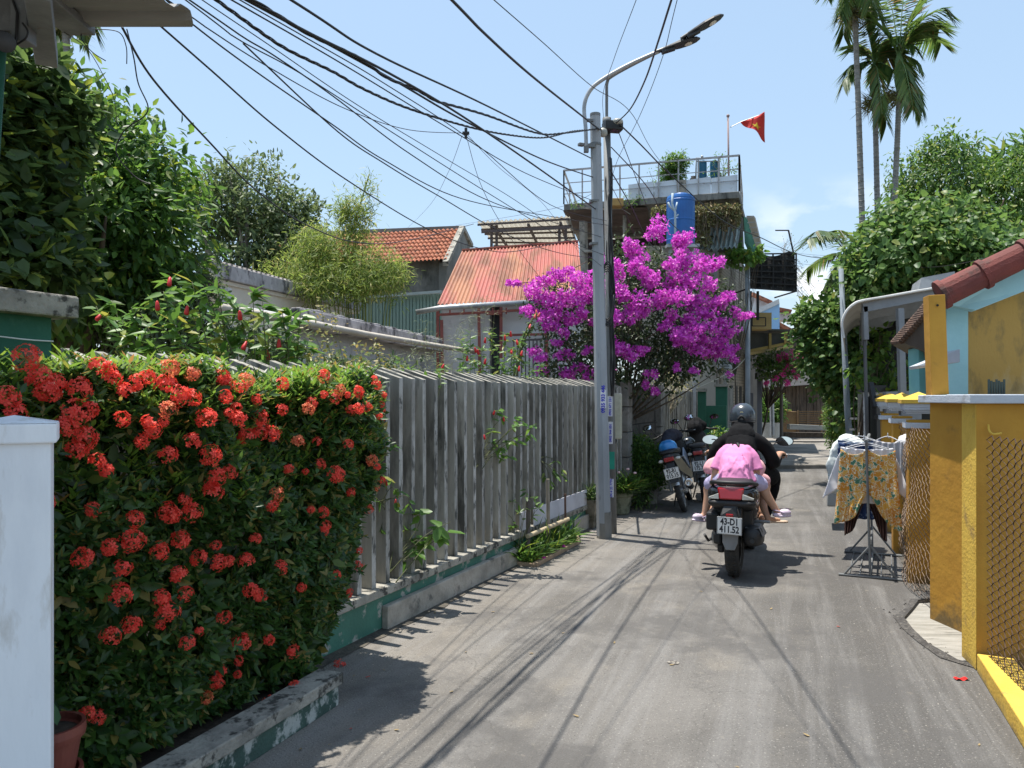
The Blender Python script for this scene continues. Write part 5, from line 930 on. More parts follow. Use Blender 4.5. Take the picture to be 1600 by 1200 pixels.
b = MB(); b.prism([W(1218, 488, 31.2), W(1238, 490, 31.2), W(1238, 500, 31.2), W(1218, 500, 31.2)], (.3, 1, 0)); b.build('gable', whitew, t)
# wooden shed closing the lane
t = thing('wooden_shed', 'dark plank shed with a black corrugated lean-to roof closing the lane', 'shed', tuple(W(1255, 690, 26)))
plank = mat('old grey brown planks', (.11, .085, .065), (.065, .05, .04), 3, c3=(.03, .025, .02), sc3=6, thr3=(.52, .66), st=(5, 5, .5), bump=.5, rough=.95, rnd=.25)
b = MB()
for k in range(22):
    x = 1196+k*5.4; dd = random.uniform(-.05, .05); b.prism([W(x, 602+random.uniform(-2, 2), 26+dd), W(x+5.0, 602, 26+dd), W(x+5.0, 690, 26+dd), W(x, 690, 26+dd)], (0, .04, 0))
b.build('plank_wall', plank, t)
b = MB(); b.grid(lambda u, v: W(1192+u*125, (606-u*8)*(1-v)+(560-u*14)*v, 25.6+v*3)+ZZ*(.03*math.sin(v*60)), 3, 60); b.build('roof', mat('black lean-to sheets', (.03, .03, .033), (.02, .02, .022), 2, rough=.7), t, solid=.01)
b = MB(); b.prism([W(1180, 530, 27.5), W(1330, 520, 27.5), W(1330, 700, 27.5), W(1180, 700, 27.5)], (0, .2, 0)); b.build('rear_wall', plank, t)  # raised past the roof as dark backing, for the shade below the awning
wd = mat('stained crate wood', (.2, .12, .05), (.14, .08, .035), 4, bump=.3); yw = mat('fresh yellow wood', (.55, .36, .1), bump=.1)
t = thing('wooden_pallets', 'stack of brown slatted pallets leaning at the foot of the plank shed', 'pallets', tuple(W(1268, 680, 25)))
b = MB()
for k in range(9): b.beam(W(1247, 643+k*3.4, 25), W(1292, 643+k*3.4, 25), .05, .03)
for x in (1247, 1284, 1292): b.beam(W(x, 641, 24.95), W(x, 675, 24.95), .04)
b.build('slats', wd, t)
t = thing('wooden_crate', 'brown box crate with a bright yellow lid edge beside the slatted pallets', 'crate', tuple(W(1232, 676, 25)))
b = MB(); b.prism([W(1222, 643, 25), W(1245, 643, 25), W(1245, 675, 25), W(1222, 675, 25)], (0, .5, 0)); b.build('box', wd, t, bevel=.01)
b = MB(); b.prism([W(1221, 640, 24.95), W(1237, 640, 24.95), W(1237, 642.6, 24.95), W(1221, 642.6, 24.95)], (0, .55, 0)); b.build('lid', yw, t)
t = thing('grey_timber', 'weathered grey timber planks lying across low trestles before the shed', 'timber', tuple(W(1262, 684, 23.5)))
b = MB(); b.prism([W(1235, 663, 23.5), W(1301, 666, 23.5), W(1301, 673, 23.5), W(1235, 671, 23.5)], (0, .3, 0)); b.build('plank', mat('bleached timber', (.3, .31, .3), (.2, .2, .19), 3, st=(.5, 1, 4)), t)
b = MB(); b.prism([W(1228, 676, 23.6), W(1300, 677, 23.6), W(1300, 683, 23.6), W(1228, 683, 23.6)], (0, .5, 0)); b.beam(W(1299, 664, 23.4), W(1299, 690, 23.4), .04); b.beam(W(1304, 664, 23.4), W(1303, 690, 23.4), .04); b.build('trestle', plank, t)
b = MB(); b.tube([W(1221, 590, 22), W(1221, 690, 22)], .05, 8); tag(b.build('pole', mat('rusty pole', (.13, .11, .09), bump=.2)), 'thin rusty post standing in front of the wooden crate', 'post')
b = MB(); b.tube([W(1205, 592, 23), W(1207, 680, 23)], .07, 8); tag(b.build('pole', galv), 'pale grey post above the plants in white pots', 'post')
# a garden wall of trees' backing: earth bank so nothing empty shows beyond
b = MB()
for i in range(40):
    a = -1.15+2.3*i/39; r_ = 62+6*math.sin(i*1.7); h_ = 1.6+1.2*noise.noise(Vector((i*.4, 0, 0))); b.v.append((r_*math.sin(a), r_*math.cos(a), -.3)); b.v.append((r_*math.sin(a), r_*math.cos(a), h_)); b.v.append(((r_+30)*math.sin(a), (r_+30)*math.cos(a), -.3))
for i in range(39): b.f += [(i*3, i*3+3, i*3+4, i*3+1), (i*3+1, i*3+4, i*3+5, i*3+2)]; b.m += [0, 0]
tag(b.build('hills', mat('far greenery', (.045, .07, .03), (.025, .04, .02), .8, bump=1, bsc=3), recalc=True), kind='structure')
# ---------------------------------------------------------------- trees and plants
g_dark = leafmat('dark glossy leaves', (.034, .085, .02), (.1, .21, .035), .48, .46, c=(.16, .22, .03), cf=.955)
g_mid = leafmat('mid green leaves', (.04, .1, .022), (.11, .21, .04), .45, .42, c=(.2, .25, .05), cf=.96)
g_grey = leafmat('grey green leaves', (.05, .08, .035), (.11, .155, .065), .4, .5)
g_bamboo = leafmat('yellow green bamboo leaves', (.09, .15, .03), (.23, .31, .065), .5, .55, c=(.4, .38, .14), cf=.92)
g_heart = leafmat('heart leaves', (.045, .11, .028), (.115, .21, .05), .42, .48, c=(.2, .24, .06), cf=.96)
g_light = leafmat('fresh shrub leaves', (.06, .15, .025), (.13, .25, .045), .4, .42, c=(.3, .3, .05), cf=.95)
g_palm = leafmat('palm leaflets', (.045, .1, .025), (.12, .19, .04), .45, .42, c=(.2, .15, .05), cf=.95)
barkp = mat('pale bark', (.22, .2, .17), (.13, .12, .1), 6, bump=.4)
tree('broadleaf_tree', 'big dark glossy broadleaf tree filling the upper left above the green wall', (-4.2, 7.4, 0),
     [E(120, 350, 7.2, 150, 95, .9), E(215, 265, 7.3, 75, 62, .6), E(95, 225, 7.4, 80, 70, .7), E(40, 320, 7.0, 130, 120, .9), E(60, 440, 6.8, 130, 75, .8), E(215, 350, 7.0, 80, 75, .7), E(150, 180, 7.4, 42, 28, .4), E(160, 440, 7.0, 110, 60, .6)], 1750, 16, .1, g_dark, bark, .16, asp=.44, spread=.17, lo=.6, down=.4, out=.6)
tree('ficus_tree', 'darker tree with large oval leaves just under the roof corner', (-4.0, 5.4, 0),
     [E(20, 160, 5.6, 65, 85, .5), E(60, 130, 5.6, 38, 55, .35), E(70, 190, 5.7, 45, 45, .35), E(-40, 220, 5.5, 90, 120, .6), E(30, 260, 5.6, 70, 60, .5), E(20, 350, 5.5, 75, 80, .45), E(50, 430, 5.4, 70, 50, .4)], 820, 9, .13, leafmat('large oval leaves', (.03, .065, .02), (.09, .15, .04), .45, .45, c=(.3, .36, .05), cf=.97), bark, .08, asp=.52, spread=.13, lo=.5, down=.1, ntips=9)
tree('bushy_tree', 'small-leaved bushy tree between the big tree and the low house roof', (-2.7, 6.5, 0),
     [E(250, 450, 7.6, 70, 60, .5), E(180, 480, 7.4, 70, 50, .5), E(300, 420, 7.8, 38, 45, .4), E(320, 480, 7.8, 30, 40, .3), E(130, 500, 7.2, 60, 45, .4)], 700, 12, .055, g_grey, barkp, .05, asp=.5, spread=.1, lo=.4, down=.2)
tree('mango_tree', 'round grey-green tree in the middle distance left of the bamboo', (-4.8, 14.2, 0),
     [E(395, 305, 14, 62, 55, .9), E(455, 340, 14, 42, 38, .7), E(340, 335, 14, 48, 45, .8), E(400, 380, 14, 85, 55, 1), E(310, 300, 14.2, 22, 25, .5), E(350, 280, 14, 26, 22, .5), E(455, 400, 14, 60, 45, .8), E(482, 330, 14.1, 16, 18, .4)], 1250, 10, .11, leafmat('mango leaves', (.05, .09, .035), (.14, .19, .075), .42, .5), barkp, .18, asp=.4, spread=.15, lo=.55, bump=.35, down=.1)
# bamboo
t = thing('bamboo_clump', 'feathery yellow-green bamboo clump in front of the tiled roof', 'bamboo', (-2.6, 12.4, 0)); lm = LM()
ells = [E(530, 400, 12.4, 66, 48, .7), E(590, 425, 12.2, 42, 36, .5), E(560, 340, 12.4, 22, 36, .3), E(465, 430, 12.4, 56, 34, .5), E(575, 295, 12.4, 6, 24, .12), E(490, 380, 12.5, 30, 30, .4), E(620, 430, 12.2, 18, 20, .3), E(540, 440, 12, 80, 30, .5), E(540, 330, 12.4, 18, 28, .3)]
P = crown(lm, ells, 1350, 12,   .11, asp=.13, spread=.13, lo=.15, down=.25, out=.3, bump=.4, droop=.3); lm.build('foliage', g_bamboo, t)
b = MB()
for i in range(34): p = Vector(P[RS.randint(len(P))]); q = Vector((p.x*.5-1.2, 12.5, 0)); b.tube(smoothpath([q, q.lerp(p, .6)+ZZ*.5, p], 5), [.018*(1-k/12) for k in range(11)], 5)
b.tube(smoothpath([W(520, 560, 12.4), W(540, 400, 12.4), W(560, 330, 12.4), W(577, 272, 12.4)], 5), .012, 5); b.build('culms', mat('bamboo culm', (.22, .25, .07)), t, smooth=True)
# right side trees
tree('ficus_canopy_tree', 'large rounded dark green tree at the right behind the palm trunks', (9.5, 17.5, 0),
     [E(1465, 290, 17.5, 66, 62, 1.2), E(1545, 335, 17, 72, 72, 1.2), E(1430, 345, 17.3, 50, 50, .9), E(1595, 300, 17, 55, 62, 1), E(1480, 240, 17.5, 44, 26, .6), E(1500, 380, 16.6, 90, 50, 1), E(1580, 390, 16.5, 60, 60, 1), E(1420, 290, 17.5, 26, 26, .5), E(1660, 340, 17, 60, 90, 1)], 2100, 13, .115, g_mid, bark, .22, asp=.42, spread=.2, lo=.6, down=.7, out=.3, bump=.3)
tree('big_leaf_tree', 'loose pale tree top with long leaves at the upper right edge', (11.3, 17.9, 0),
     [E(1575, 255, 17.9, 30, 22, .5), E(1610, 250, 17.9, 40, 30, .5), E(1550, 262, 17.9, 18, 12, .3)], 120, 7, .26, g_mid, barkp, .08, asp=.3, spread=.2, lo=.3, down=.1)
tree('heart_leaf_tree', 'spreading heart-leaved tree overhanging the curved canopy', (6.9, 13.2, 0),
     [E(1410, 400, 11.8, 82, 48, .9), E(1480, 395, 11.8, 80, 50, .9), E(1358, 438, 11.6, 36, 36, .6), E(1540, 420, 11.2, 50, 45, .7), E(1420, 350, 12, 50, 28, .6), E(1480, 345, 12, 35, 28, .5), E(1370, 480, 12.4, 50, 50, .6), E(1450, 470, 12.8, 60, 45, .6)], 1700, 10, .108, g_heart, bark, .14, asp=.78, spread=.17, lo=.55, down=.75, out=.4, heart=True, bump=.3, droop=.1)
tree('heart_leaf_shrub', 'tall heart-leaved shrub leaning over the lane left of the curved canopy', (6.35, 13.4, 0),
     [E(1296, 500, 13, 40, 36, .6), E(1284, 545, 13, 30, 40, .5), E(1310, 580, 13, 36, 50, .5), E(1320, 520, 12.8, 38, 45, .5), E(1268, 495, 13, 20, 24, .4), E(1345, 560, 12.5, 40, 60, .4), E(1340, 640, 12.3, 22, 40, .3)], 1000, 10, .1, g_heart, bark, .07, asp=.75, spread=.14, lo=.5, down=.6, out=.5, heart=True, bump=.3, droop=.1)
tree('vine', 'broad-leaved green vine climbing inside the shaded curved canopy', (4.4, 10.6, 0),
     [E(1375, 560, 10.6, 22, 45, .3), E(1385, 620, 10.6, 30, 30, .3), E(1345, 570, 10.3, 10, 40, .2), E(1440, 600, 10.8, 30, 40, .3)], 90, 7, .1, g_dark, bark, .02, cat='vine', asp=.7, spread=.12, heart=True)
tree('clipped_hedge', 'narrow bright green clipped bush at the lane edge by the thin steel post', (6.8, 16.2, 0),
     [E(1309, 625, 16, 17, 24, .25), E(1306, 655, 16, 17, 26, .25), E(1312, 685, 16, 16, 22, .25), E(1316, 605, 16, 12, 12, .2)], 900, 9, .05, g_light, bark, .03, cat='bush', asp=.4, spread=.06, lo=.7, down=0, out=.8, bump=.15)
tree('vine', 'broad light green vine leaves spilling over the house corner beside the awning', (4.9, 16.8, 0),
     [E(1160, 398, 16.8, 20, 14, .3), E(1180, 396, 16.8, 12, 10, .2), E(1148, 404, 16.8, 10, 8, .2), E(1108, 447, 16.6, 10, 9, .2)], 75, 6, .13, g_light, bark, .02, cat='vine', asp=.75, spread=.1, heart=True)
# hanging dry vines on the terrace
t = thing('dry_vines', 'curtain of dry brown-green vines hanging from the terrace edge behind the tank', 'vines', tuple(W(1100, 345, 16))); lm = LM(); n = 5200
xs = RS.rand(n); px = 1020+xs*135; hang = np.array([18+30*abs(noise.noise(Vector((x*9, 2, 0))))+ (22 if 1085 < p_ < 1110 else 0) for x, p_ in zip(xs, px)]); top = 326-xs*6+RS.normal(size=n)*3
vy = top+RS.rand(n)**1.4*hang*1.35; dd = 15.75+RS.rand(n)*.35
P = np.stack([(px-800)/F*dd, dd, EYE+(HZ-vy)/F*dd], 1); lm.leaves(P, rv(n)+[0, -.4, -.9], rv(n)+[0, -.8, .4], .07+.05*RS.rand(n), .03); lm.build('foliage', leafmat('dry vine leaves', (.1, .085, .035), (.16, .17, .06), .3, .6, c=(.28, .2, .1), cf=.85), t)
b = MB()
for i in range(60): x = 1022+RS.rand()*130; y1 = 340+RS.rand()*50; b.tube([W(x, 325, 15.9), W(x+RS.normal()*3, (325+y1)/2, 15.75), W(x+RS.normal()*4, y1, 15.8)], .006, 4)
b.build('stems', mat('dry stem', (.17, .13, .09), bump=0), t)
tree('potted_shrub', 'round ball-shaped shrub standing on the terrace parapet', tuple(W(1052, 295, 16.5)), [E(1053, 264, 16.5, 19, 20, .26), E(1060, 254, 16.5, 12, 10, .18), E(1044, 275, 16.5, 12, 12, .18)], 330, 9, .07, g_dark, bark, .02, cat='shrub', asp=.35, spread=.07, ntips=8)
tree('small_tree', 'sparse sapling beside the flagpole on the terrace', tuple(W(1130, 292, 16.6)), [E(1128, 262, 16.6, 18, 20, .25), E(1112, 268, 16.5, 10, 10, .2), E(1145, 262, 16.6, 10, 7, .15)], 60, 5, .06, g_light, barkp, .012, cat='sapling', asp=.35, spread=.07, lo=.2, ntips=14)
tree('small_tree', 'thin wispy sapling on the terrace left of the round shrub', tuple(W(1022, 310, 16.6)), [E(1020, 290, 16.6, 14, 14, .2), E(1014, 270, 16.6, 6, 7, .1)], 26, 5, .05, g_light, barkp, .01, cat='sapling', asp=.35, spread=.06, lo=.2, ntips=10)
tree('small_tree', 'low weedy plant in a pot behind the utility pole on the terrace', tuple(W(985, 335, 16.4)), [E(985, 312, 16.4, 22, 12, .2), E(905, 318, 16.4, 14, 7, .15)], 40, 5, .06, g_light, barkp, .01, cat='plant', asp=.35, spread=.06, lo=.2, ntips=10)
b = MB(); b.box(W(962, 318, 16.4), (.3, .3, .16)); tag(b.build('planter', mat('ochre box', (.4, .25, .08)), bevel=.01), 'small ochre planter box on the terrace behind the utility pole', 'planter')
tree('bare_vine', 'tangle of bare grey twigs trailing off the balcony cage', tuple(W(1250, 470, 18.5)), [E(1250, 430, 18.5, 14, 40, .3), E(1262, 460, 18.5, 14, 35, .3), E(1240, 380, 18.5, 18, 14, .3)], 40, 2, .05, g_grey, mat('grey twig', (.3, .27, .22), bump=0), .006, cat='twigs', ntips=40, hub=tuple(W(1225, 395, 18.5)), lo=.1)
# bougainvillea
def bougainvillea(name, label, base, ells, nleaf, clusters, L, fm, lmx, brs, per=110):
    t = thing(name, label, 'bougainvillea', base); lm = LM(); P = crown(lm, ells, nleaf, 10, L, asp=.5, spread=.13, lo=.5, down=.25, bump=.3); lm.build('foliage', lmx, t)
    b = MB(); idx = RS.choice(len(P), 34, replace=False); limbs(b, base, [Vector(P[i]) for i in idx], .035)
    for (c, r, ax) in clusters[::2]: b.tube([Vector(c)+Vector(ax)*-.35, Vector(c)], .006, 5)
    b.build('stems', bark, t, smooth=True)
    for (c, r, ax) in clusters[:98]:
        n = int(.95*per*(r/.12)**1.6); ax = np.array(ax); lm = LM(); u = (RS.rand(n)-.6)*2.0; pos = np.array(c)+ax*u[:, None]*r*.85+rv(n)*r*1.05*(RS.rand(n)**.5)[:, None]*np.array([1, 1, .8])*(1.05-.3*np.abs(u))[:, None]
        d0 = rv(n)*.8+[0, -.25, .35]; a = unit(np.cross(d0, rv(n))); bb = np.cross(unit(d0), a)
        for j in range(3): th = j*2.094; lm.petals(pos, a*math.cos(th)+bb*math.sin(th)+d0*.5, d0, brs*.95*(.7+.55*RS.rand(n)), brs*.8)
        lm.build('blossom', fm, t)
    return t
mag = leafmat('magenta bracts', (.48, .04, .44), (.72, .12, .64), .3, .7, c=(.9, .45, .75), cf=.93)
spots = [(520,690,.1)]
bl = [(1030,355,16),(1020,362,12),(1068,375,16),(1060,378,12),(982,382,10),(990,390,14),(1000,405,14),(1075,408,20),(1100,415,16),(1120,413,12),(960,420,18),(1080,440,22),(1110,445,12),(930,432,16),(900,438,16),(870,430,12),(885,425,10),(850,440,14),(830,452,14),(845,465,18),(870,470,20),(900,470,20),(835,490,14),(825,485,12),(860,495,18),(895,500,14),(920,460,18),(860,510,12),(880,520,10),(800,442,8),(808,443,6),(955,455,22),(1000,475,20),(1018,438,18),(1052,442,20),(1032,468,18),(1048,412,12),(975,462,14),(1060,465,20),(1090,470,16),(1120,475,14),(1135,465,12),(1140,460,8),(1105,490,14),(1080,500,14),(1050,495,12),(1040,510,10),(1110,512,14),(1130,505,12),(1140,520,14),(1120,535,14),(1110,545,20),(1090,548,14),(1130,550,14),(1145,545,10),(1085,515,16),(1060,522,14),(1070,530,16),(1008,490,8),(990,485,12),(955,490,14),(880,555,12),(870,535,8),(890,585,14),(905,575,10),(920,590,12),(918,548,8),(968,545,16),(950,535,14),(985,555,10),(1000,548,12),(1018,585,9),(1058,575,7),(950,580,12),(1022,612,9),(1010,602,7),(1085,580,7),(835,550,9),(842,560,10),(960,500,14),(1150,490,9),(1170,493,7),(1160,495,8),(1148,562,7),(935,505,12),(910,490,12),(990,415,12),(1062,400,10),(1100,530,10),(945,405,8),(985,500,10),(1140,585,5),(845,580,8),(1005,425,14)]
cl = []
for (x, y, s) in bl[:98]:
    D = 10.6-.75*math.sqrt(max(0, 1-((x-985)/190)**2))*math.sqrt(max(.05, 1-((y-490)/150)**2))+RS.normal()*.08; a = np.array([(x-985)/150+RS.normal()*.5, -.5, (500-y)/220-.05+RS.normal()*.35]); a /= np.linalg.norm(a); cl.append((tuple(W(x, y, D)), s/F*D*1.0, tuple(a)))
bougainvillea('bougainvillea', 'huge magenta bougainvillea spilling over the fence behind the utility pole', (1.5, 11.3, 0),
     [E(1000, 490, 10.7, 95, 85, .7), E(900, 500, 10.6, 65, 60, .5), E(1080, 500, 10.7, 60, 60, .5), E(990, 570, 10.5, 110, 40, .5), E(900, 560, 10.3, 60, 42, .4), E(1060, 550, 10.6, 60, 40, .5), E(1040, 430, 10.8, 60, 40, .4), E(980, 410, 10.8, 30, 35, .3), E(860, 470, 10.5, 40, 25, .3), E(1120, 480, 10.6, 30, 30, .3)], 1500, cl, .062, mag, leafmat('bougainvillea leaves', (.022, .045, .018), (.06, .095, .035), .25, .45, c=(.2, .2, .1), cf=.95), .038)
cl2 = []
for (x, y, s) in [(1228,556,8),(1240,552,8),(1250,560,6),(1236,565,8),(1228,575,6),(1240,580,6),(1245,590,5),(1212,590,6),(1198,598,4),(1230,598,6),(1222,585,5),(1258,552,6),(1218,560,6),(1265,548,5)]: cl2.append((tuple(W(x, y, 20)), s/F*20, (0, -.5, .5)))
bougainvillea('bougainvillea', 'smaller pink bougainvillea hanging under the dark lane awning', tuple(W(1186, 690, 22)), [E(1215, 575, 20.3, 30, 22, .5), E(1200, 560, 20.5, 25, 16, .4), E(1235, 570, 20.2, 22, 20, .4)], 260, cl2, .08, leafmat('pink bracts', (.55, .04, .25), (.7, .1, .4), .35, .6), g_mid, .06, per=30)
# ---------------------------------------------------------------- areca palms
def frond(lm, mb, base, tip, up=.35, n=34, Ll=.42, wd=.045, droop=.4, twist=0):
    base = Vector(base); tip = Vector(tip); mid = base.lerp(tip, .5)+ZZ*up*(tip-base).length; S = smoothpath([base, base.lerp(mid, .5)+ZZ*up*.25, mid, tip.lerp(mid, .25)+ZZ*up*.15, tip], 6); mb.tube(S, [.014*(1-.8*i/(len(S)-1)) for i in range(len(S))], 5)
    P = []; Dr = []; Nr = []; LL = []
    for i in range(n):
        u = .14+.86*i/(n-1); k = u*(len(S)-1); j = min(int(k), len(S)-2); p = S[j].lerp(S[j+1], k-j); tn = (S[j+1]-S[j]).normalized(); sd = tn.cross(ZZ)
        sd = sd.normalized() if sd.length > .1 else Vector((1, 0, 0))
        for s_ in (-1, 1):
            P.append(p); Dr.append(tn*.85+sd*s_*.8-ZZ*droop*(.4+RS.rand()*.8)); Nr.append(ZZ+sd*s_*-.3); LL.append(Ll*(.55+.6*math.sin(u*2.6))*(.85+.3*RS.rand()))
    lm.leaves(np.array(P), np.array([tuple(v) for v in Dr]), np.array([tuple(v) for v in Nr]), np.array(LL), wd, fold=.2, droop=.22, mid=.3)
ptr = mat('ringed palm trunk', (.27, .26, .24), (.17, .165, .15), 5, c3=(.1, .1, .09), sc3=14, thr3=(.56, .66), st=(1, 1, 3.5), bump=.3); cs = mat('green crownshaft', (.1, .17, .05), (.07, .13, .04), 3)
def areca(label, pts, D, tips, r=.05, extra=8, shaft=True):
    path = [W(x, y, D) for x, y in pts]; base = Vector((path[0].x, D, 0)); t = thing('areca_palm', label, 'palm tree', tuple(base), 'slender areca palms')
    b = MB(); S = smoothpath([base]+path, 10); rr = []
    for i in range(len(S)): rr.append(r*(1.15-.3*i/len(S)))
    b.tube(S, rr, 10); 
    for i in range(90): u = i/90*(len(S)-1); j = int(u); p = S[j].lerp(S[min(j+1, len(S)-1)], u-j); b.tube([p-ZZ*.008, p+ZZ*.008], rr[j]*1.06, 10)
    b.build('trunk', ptr, t, smooth=True); top = path[-1]; c = top+ZZ*.62
    if shaft: b = MB(); b.tube([top-ZZ*.02, top+ZZ*.15, top+ZZ*.5, c], [.055, .085, .07, .04], 12); b.build('crownshaft', cs, t, smooth=True)
    else: c = top
    lm = LM(); mb = MB()
    for (x, y) in tips: frond(lm, mb, c-ZZ*.05, W(x, y, D+RS.normal()*.5), up=.1+.15*RS.rand(), Ll=.4, droop=.55)
    for i in range(extra): a = RS.rand()*6.28; rr_ = .6+.3*RS.rand(); frond(lm, mb, c, c+Vector((math.cos(a)*rr_, math.sin(a)*rr_, -.3+1.0*RS.rand())), up=.25, Ll=.36)
    mb.build('frond_stems', cs, t, smooth=True); lm.build('fronds', g_palm, t)
    lm = LM(); n = 260; q = top+ZZ*-.08; d = rv(n)*[1, 1, .5]+[0, 0, -.35]; lm.leaves(np.tile(np.array(q), (n, 1))+rv(n)*.04, d, rv(n), .2+.3*RS.rand(n), .008, droop=.5); lm.build('fruit_stalks', leafmat('dry stalks', (.2, .2, .08), (.26, .24, .1), .1, .7), t)
areca('tallest areca palm on the left, its crown cut by the top edge', [(1350, 420), (1347, 340), (1341, 160), (1337, 55), (1335, 12)], 14.2, [(1312, 20), (1372, 25), (1325, -60), (1360, -70), (1305, -20), (1318, 55), (1360, 5)], extra=3)
areca('short-crowned areca palm between the two taller ones', [(1372, 400), (1371, 330), (1368, 200), (1366, 150)], 14.6, [(1318, 128), (1338, 70), (1355, 50), (1392, 60), (1326, 105), (1385, 192), (1378, 178), (1395, 110)], extra=2)
areca('areca palm with the fullest bright fan crown, rightmost of the three', [(1396, 400), (1397, 330), (1402, 220), (1405, 138)], 14.0, [(1478, 14), (1470, 66), (1440, 165), (1432, 148), (1362, 30), (1384, -10), (1415, -30), (1445, -12), (1370, 110), (1466, 42), (1388, 90), (1426, 165)], extra=1)
t = thing('fan_palm', 'low young palm whose fronds stick out left of the heart-leaf tree', 'palm tree', tuple(W(1330, 620, 13.6))); lm = LM(); mb = MB()
for tip in ((1262, 375), (1275, 362), (1262, 420), (1288, 452), (1310, 360), (1345, 352), (1300, 440), (1330, 455), (1360, 380)): frond(lm, mb, W(1328, 402, 13.6), W(*tip, 13.6+RS.normal()*.4), up=.18, Ll=.36, wd=.035)
mb.tube([W(1328, 700, 13.6), W(1328, 402, 13.6)], .05, 8); mb.build('trunk', ptr, t, smooth=True); lm.build('fronds', g_palm, t)
areca('distant palm trunk whose crown hides behind the roof corner', [(108, 520), (107, 200), (103, 60), (103, 20)], 11, [(82, 52), (132, 50), (70, 44), (145, 44)], extra=0, r=.055)
# ---------------------------------------------------------------- shrubs behind and on the fence
def stemplant(name, label, cat, base, tips, lmx, L, asp, per=14, r=.006, flowers=None, fm=None, frs=.03, spread=.5, heart=False, droop=.3, clump=.0, group=None, drp=.5):
    t = thing(name, label, cat, base, group); b = MB(); P = []; Dd = []
    for tp in tips:
        tp = Vector(tp); q = Vector(base)+Vector((RS.normal()*.05, RS.normal()*.05, 0)); m = q.lerp(tp, .6)+Vector((RS.normal()*.05, RS.normal()*.05, .06)); S = smoothpath([q, m, tp], 8); b.tube(S, [r*(1.2-.9*i/(len(S)-1)) for i in range(len(S))], 5)
        for k in range(per): u = 1-spread*RS.rand()**1.3; kk = u*(len(S)-1); j = min(int(kk), len(S)-2); P.append(tuple(S[j].lerp(S[j+1], kk-j))); Dd.append(tuple((S[j+1]-S[j]).normalized()*.35))
    b.build('stems', mat('green stem', (.09, .1, .04), bump=0) if 'gst' not in globals() else gst, t, smooth=True); P = np.array(P); n = len(P); P = P+RS.normal(size=(n, 3))*clump
    lm = LM(); lm.leaves(P, np.array(Dd)+rv(n)*[1, 1, .45]+[0, 0, -drp*.3], rv(n)*.5+[0, -.3, .8], L*(.6+.7*RS.rand(n)), L*asp*(.8+.4*RS.rand(n)), heart=heart, droop=droop); lm.build('leaves', lmx, t)
    if flowers:
        for f in flowers:
            f = Vector(f); b = MB(); ax = Vector((RS.normal()*.3, RS.normal()*.3, -1)).normalized().to_track_quat('Z', 'Y').to_matrix()
            b.lathe([(.002, -frs*1.1), (frs*.3, -frs*.8), (frs*.42, 0), (frs*.5, frs*.6), (frs*.36, frs*.95), (.003, frs*1.0)], f, 8, mt=ax); b.build('flower', fm, t, smooth=True)
    return t
gst = mat('green stem', (.09, .1, .04), bump=0)
redf = mat('red hibiscus petals', (.6, .02, .02), (.5, .015, .02), 20, bump=.2, rough=.5)
def spray(pts, D, jit=.1): return [W(x, y, D+RS.normal()*jit) for x, y in pts]
stemplant('hibiscus', 'tall leafy shrub with drooping red buds rising above the hedge', 'shrub', tuple(FL(4.6, .5)), spray([(150, 478), (175, 470), (205, 480), (235, 465), (265, 435), (255, 455), (300, 440), (320, 455), (340, 450), (365, 460), (395, 455), (410, 470), (440, 480), (455, 500), (470, 485), (200, 520), (230, 510), (270, 500), (300, 490), (330, 500), (370, 510), (420, 520), (450, 540), (480, 540), (340, 540), (280, 540), (400, 545), (240, 545), (310, 530), (220, 490), (190, 500), (165, 495)], 4.9, .18), g_light, .105, .42, 34, .007, spray([(155, 495), (246, 478), (292, 485), (375, 493), (382, 540), (436, 538), (418, 555), (265, 440), (350, 570)], 4.7, .05), redf, .03, spread=.5)
stemplant('hibiscus', 'red-budded leafy shrub above the middle of the fence before the red roof', 'shrub', tuple(FL(7.4, .5)), spray([(720, 530), (735, 520), (752, 545), (765, 518), (775, 540), (790, 520), (800, 545), (812, 530), (820, 555), (740, 560), (760, 570), (785, 565), (805, 575), (690, 565), (720, 575), (700, 580), (830, 580), (845, 570), (770, 585), (750, 585), (725, 545)], 7.8, .15), g_light, .08, .3, 40, .005, spray([(758, 532), (789, 528), (808, 535), (798, 522), (743, 547), (747, 550), (758, 565), (815, 552), (811, 576), (692, 573), (799, 549), (730, 560)], 7.6, .05), redf, .028, spread=.5)
stemplant('scraggly_vine', 'thin yellowing vine with tiny leaves over the annex wall', 'vine', tuple(FL(5.9, .6)), spray([(480, 500), (505, 520), (490, 545), (520, 555), (560, 540), (585, 530), (570, 560), (600, 555), (540, 575), (610, 570), (520, 490), (500, 475), (590, 575), (550, 560)], 6.6, .15), leafmat('tiny yellowing leaves', (.12, .18, .04), (.3, .24, .07), .4), .04, .6, 60, .004, spread=.7, clump=.03)
stemplant('wispy_grass_shrub', 'wispy grey-green feathery shrub just behind the fence top', 'shrub', tuple(FL(7.0, .8)), spray([(640, 520), (660, 535), (680, 520), (700, 540), (720, 510), (650, 550), (690, 560), (620, 560), (665, 510), (740, 480), (760, 470), (775, 450), (735, 500), (710, 520)], 8.4, .2), leafmat('wispy leaves', (.12, .16, .07), (.18, .21, .1), .3), .09, .05, 90, .003, spread=.8, clump=.05)
stemplant('spiky_stem_plant', 'single upright stem with coral flowers leaning before the white wall', 'plant', tuple(W(800, 600, 9)), spray([(838, 490), (832, 510)], 9, .02), g_mid, .05, .4, 90, .014, spray([(838, 488), (836, 494), (842, 492), (828, 510)], 8.98), mat('coral petals', (.7, .12, .12), bump=0), .03, spread=.75)
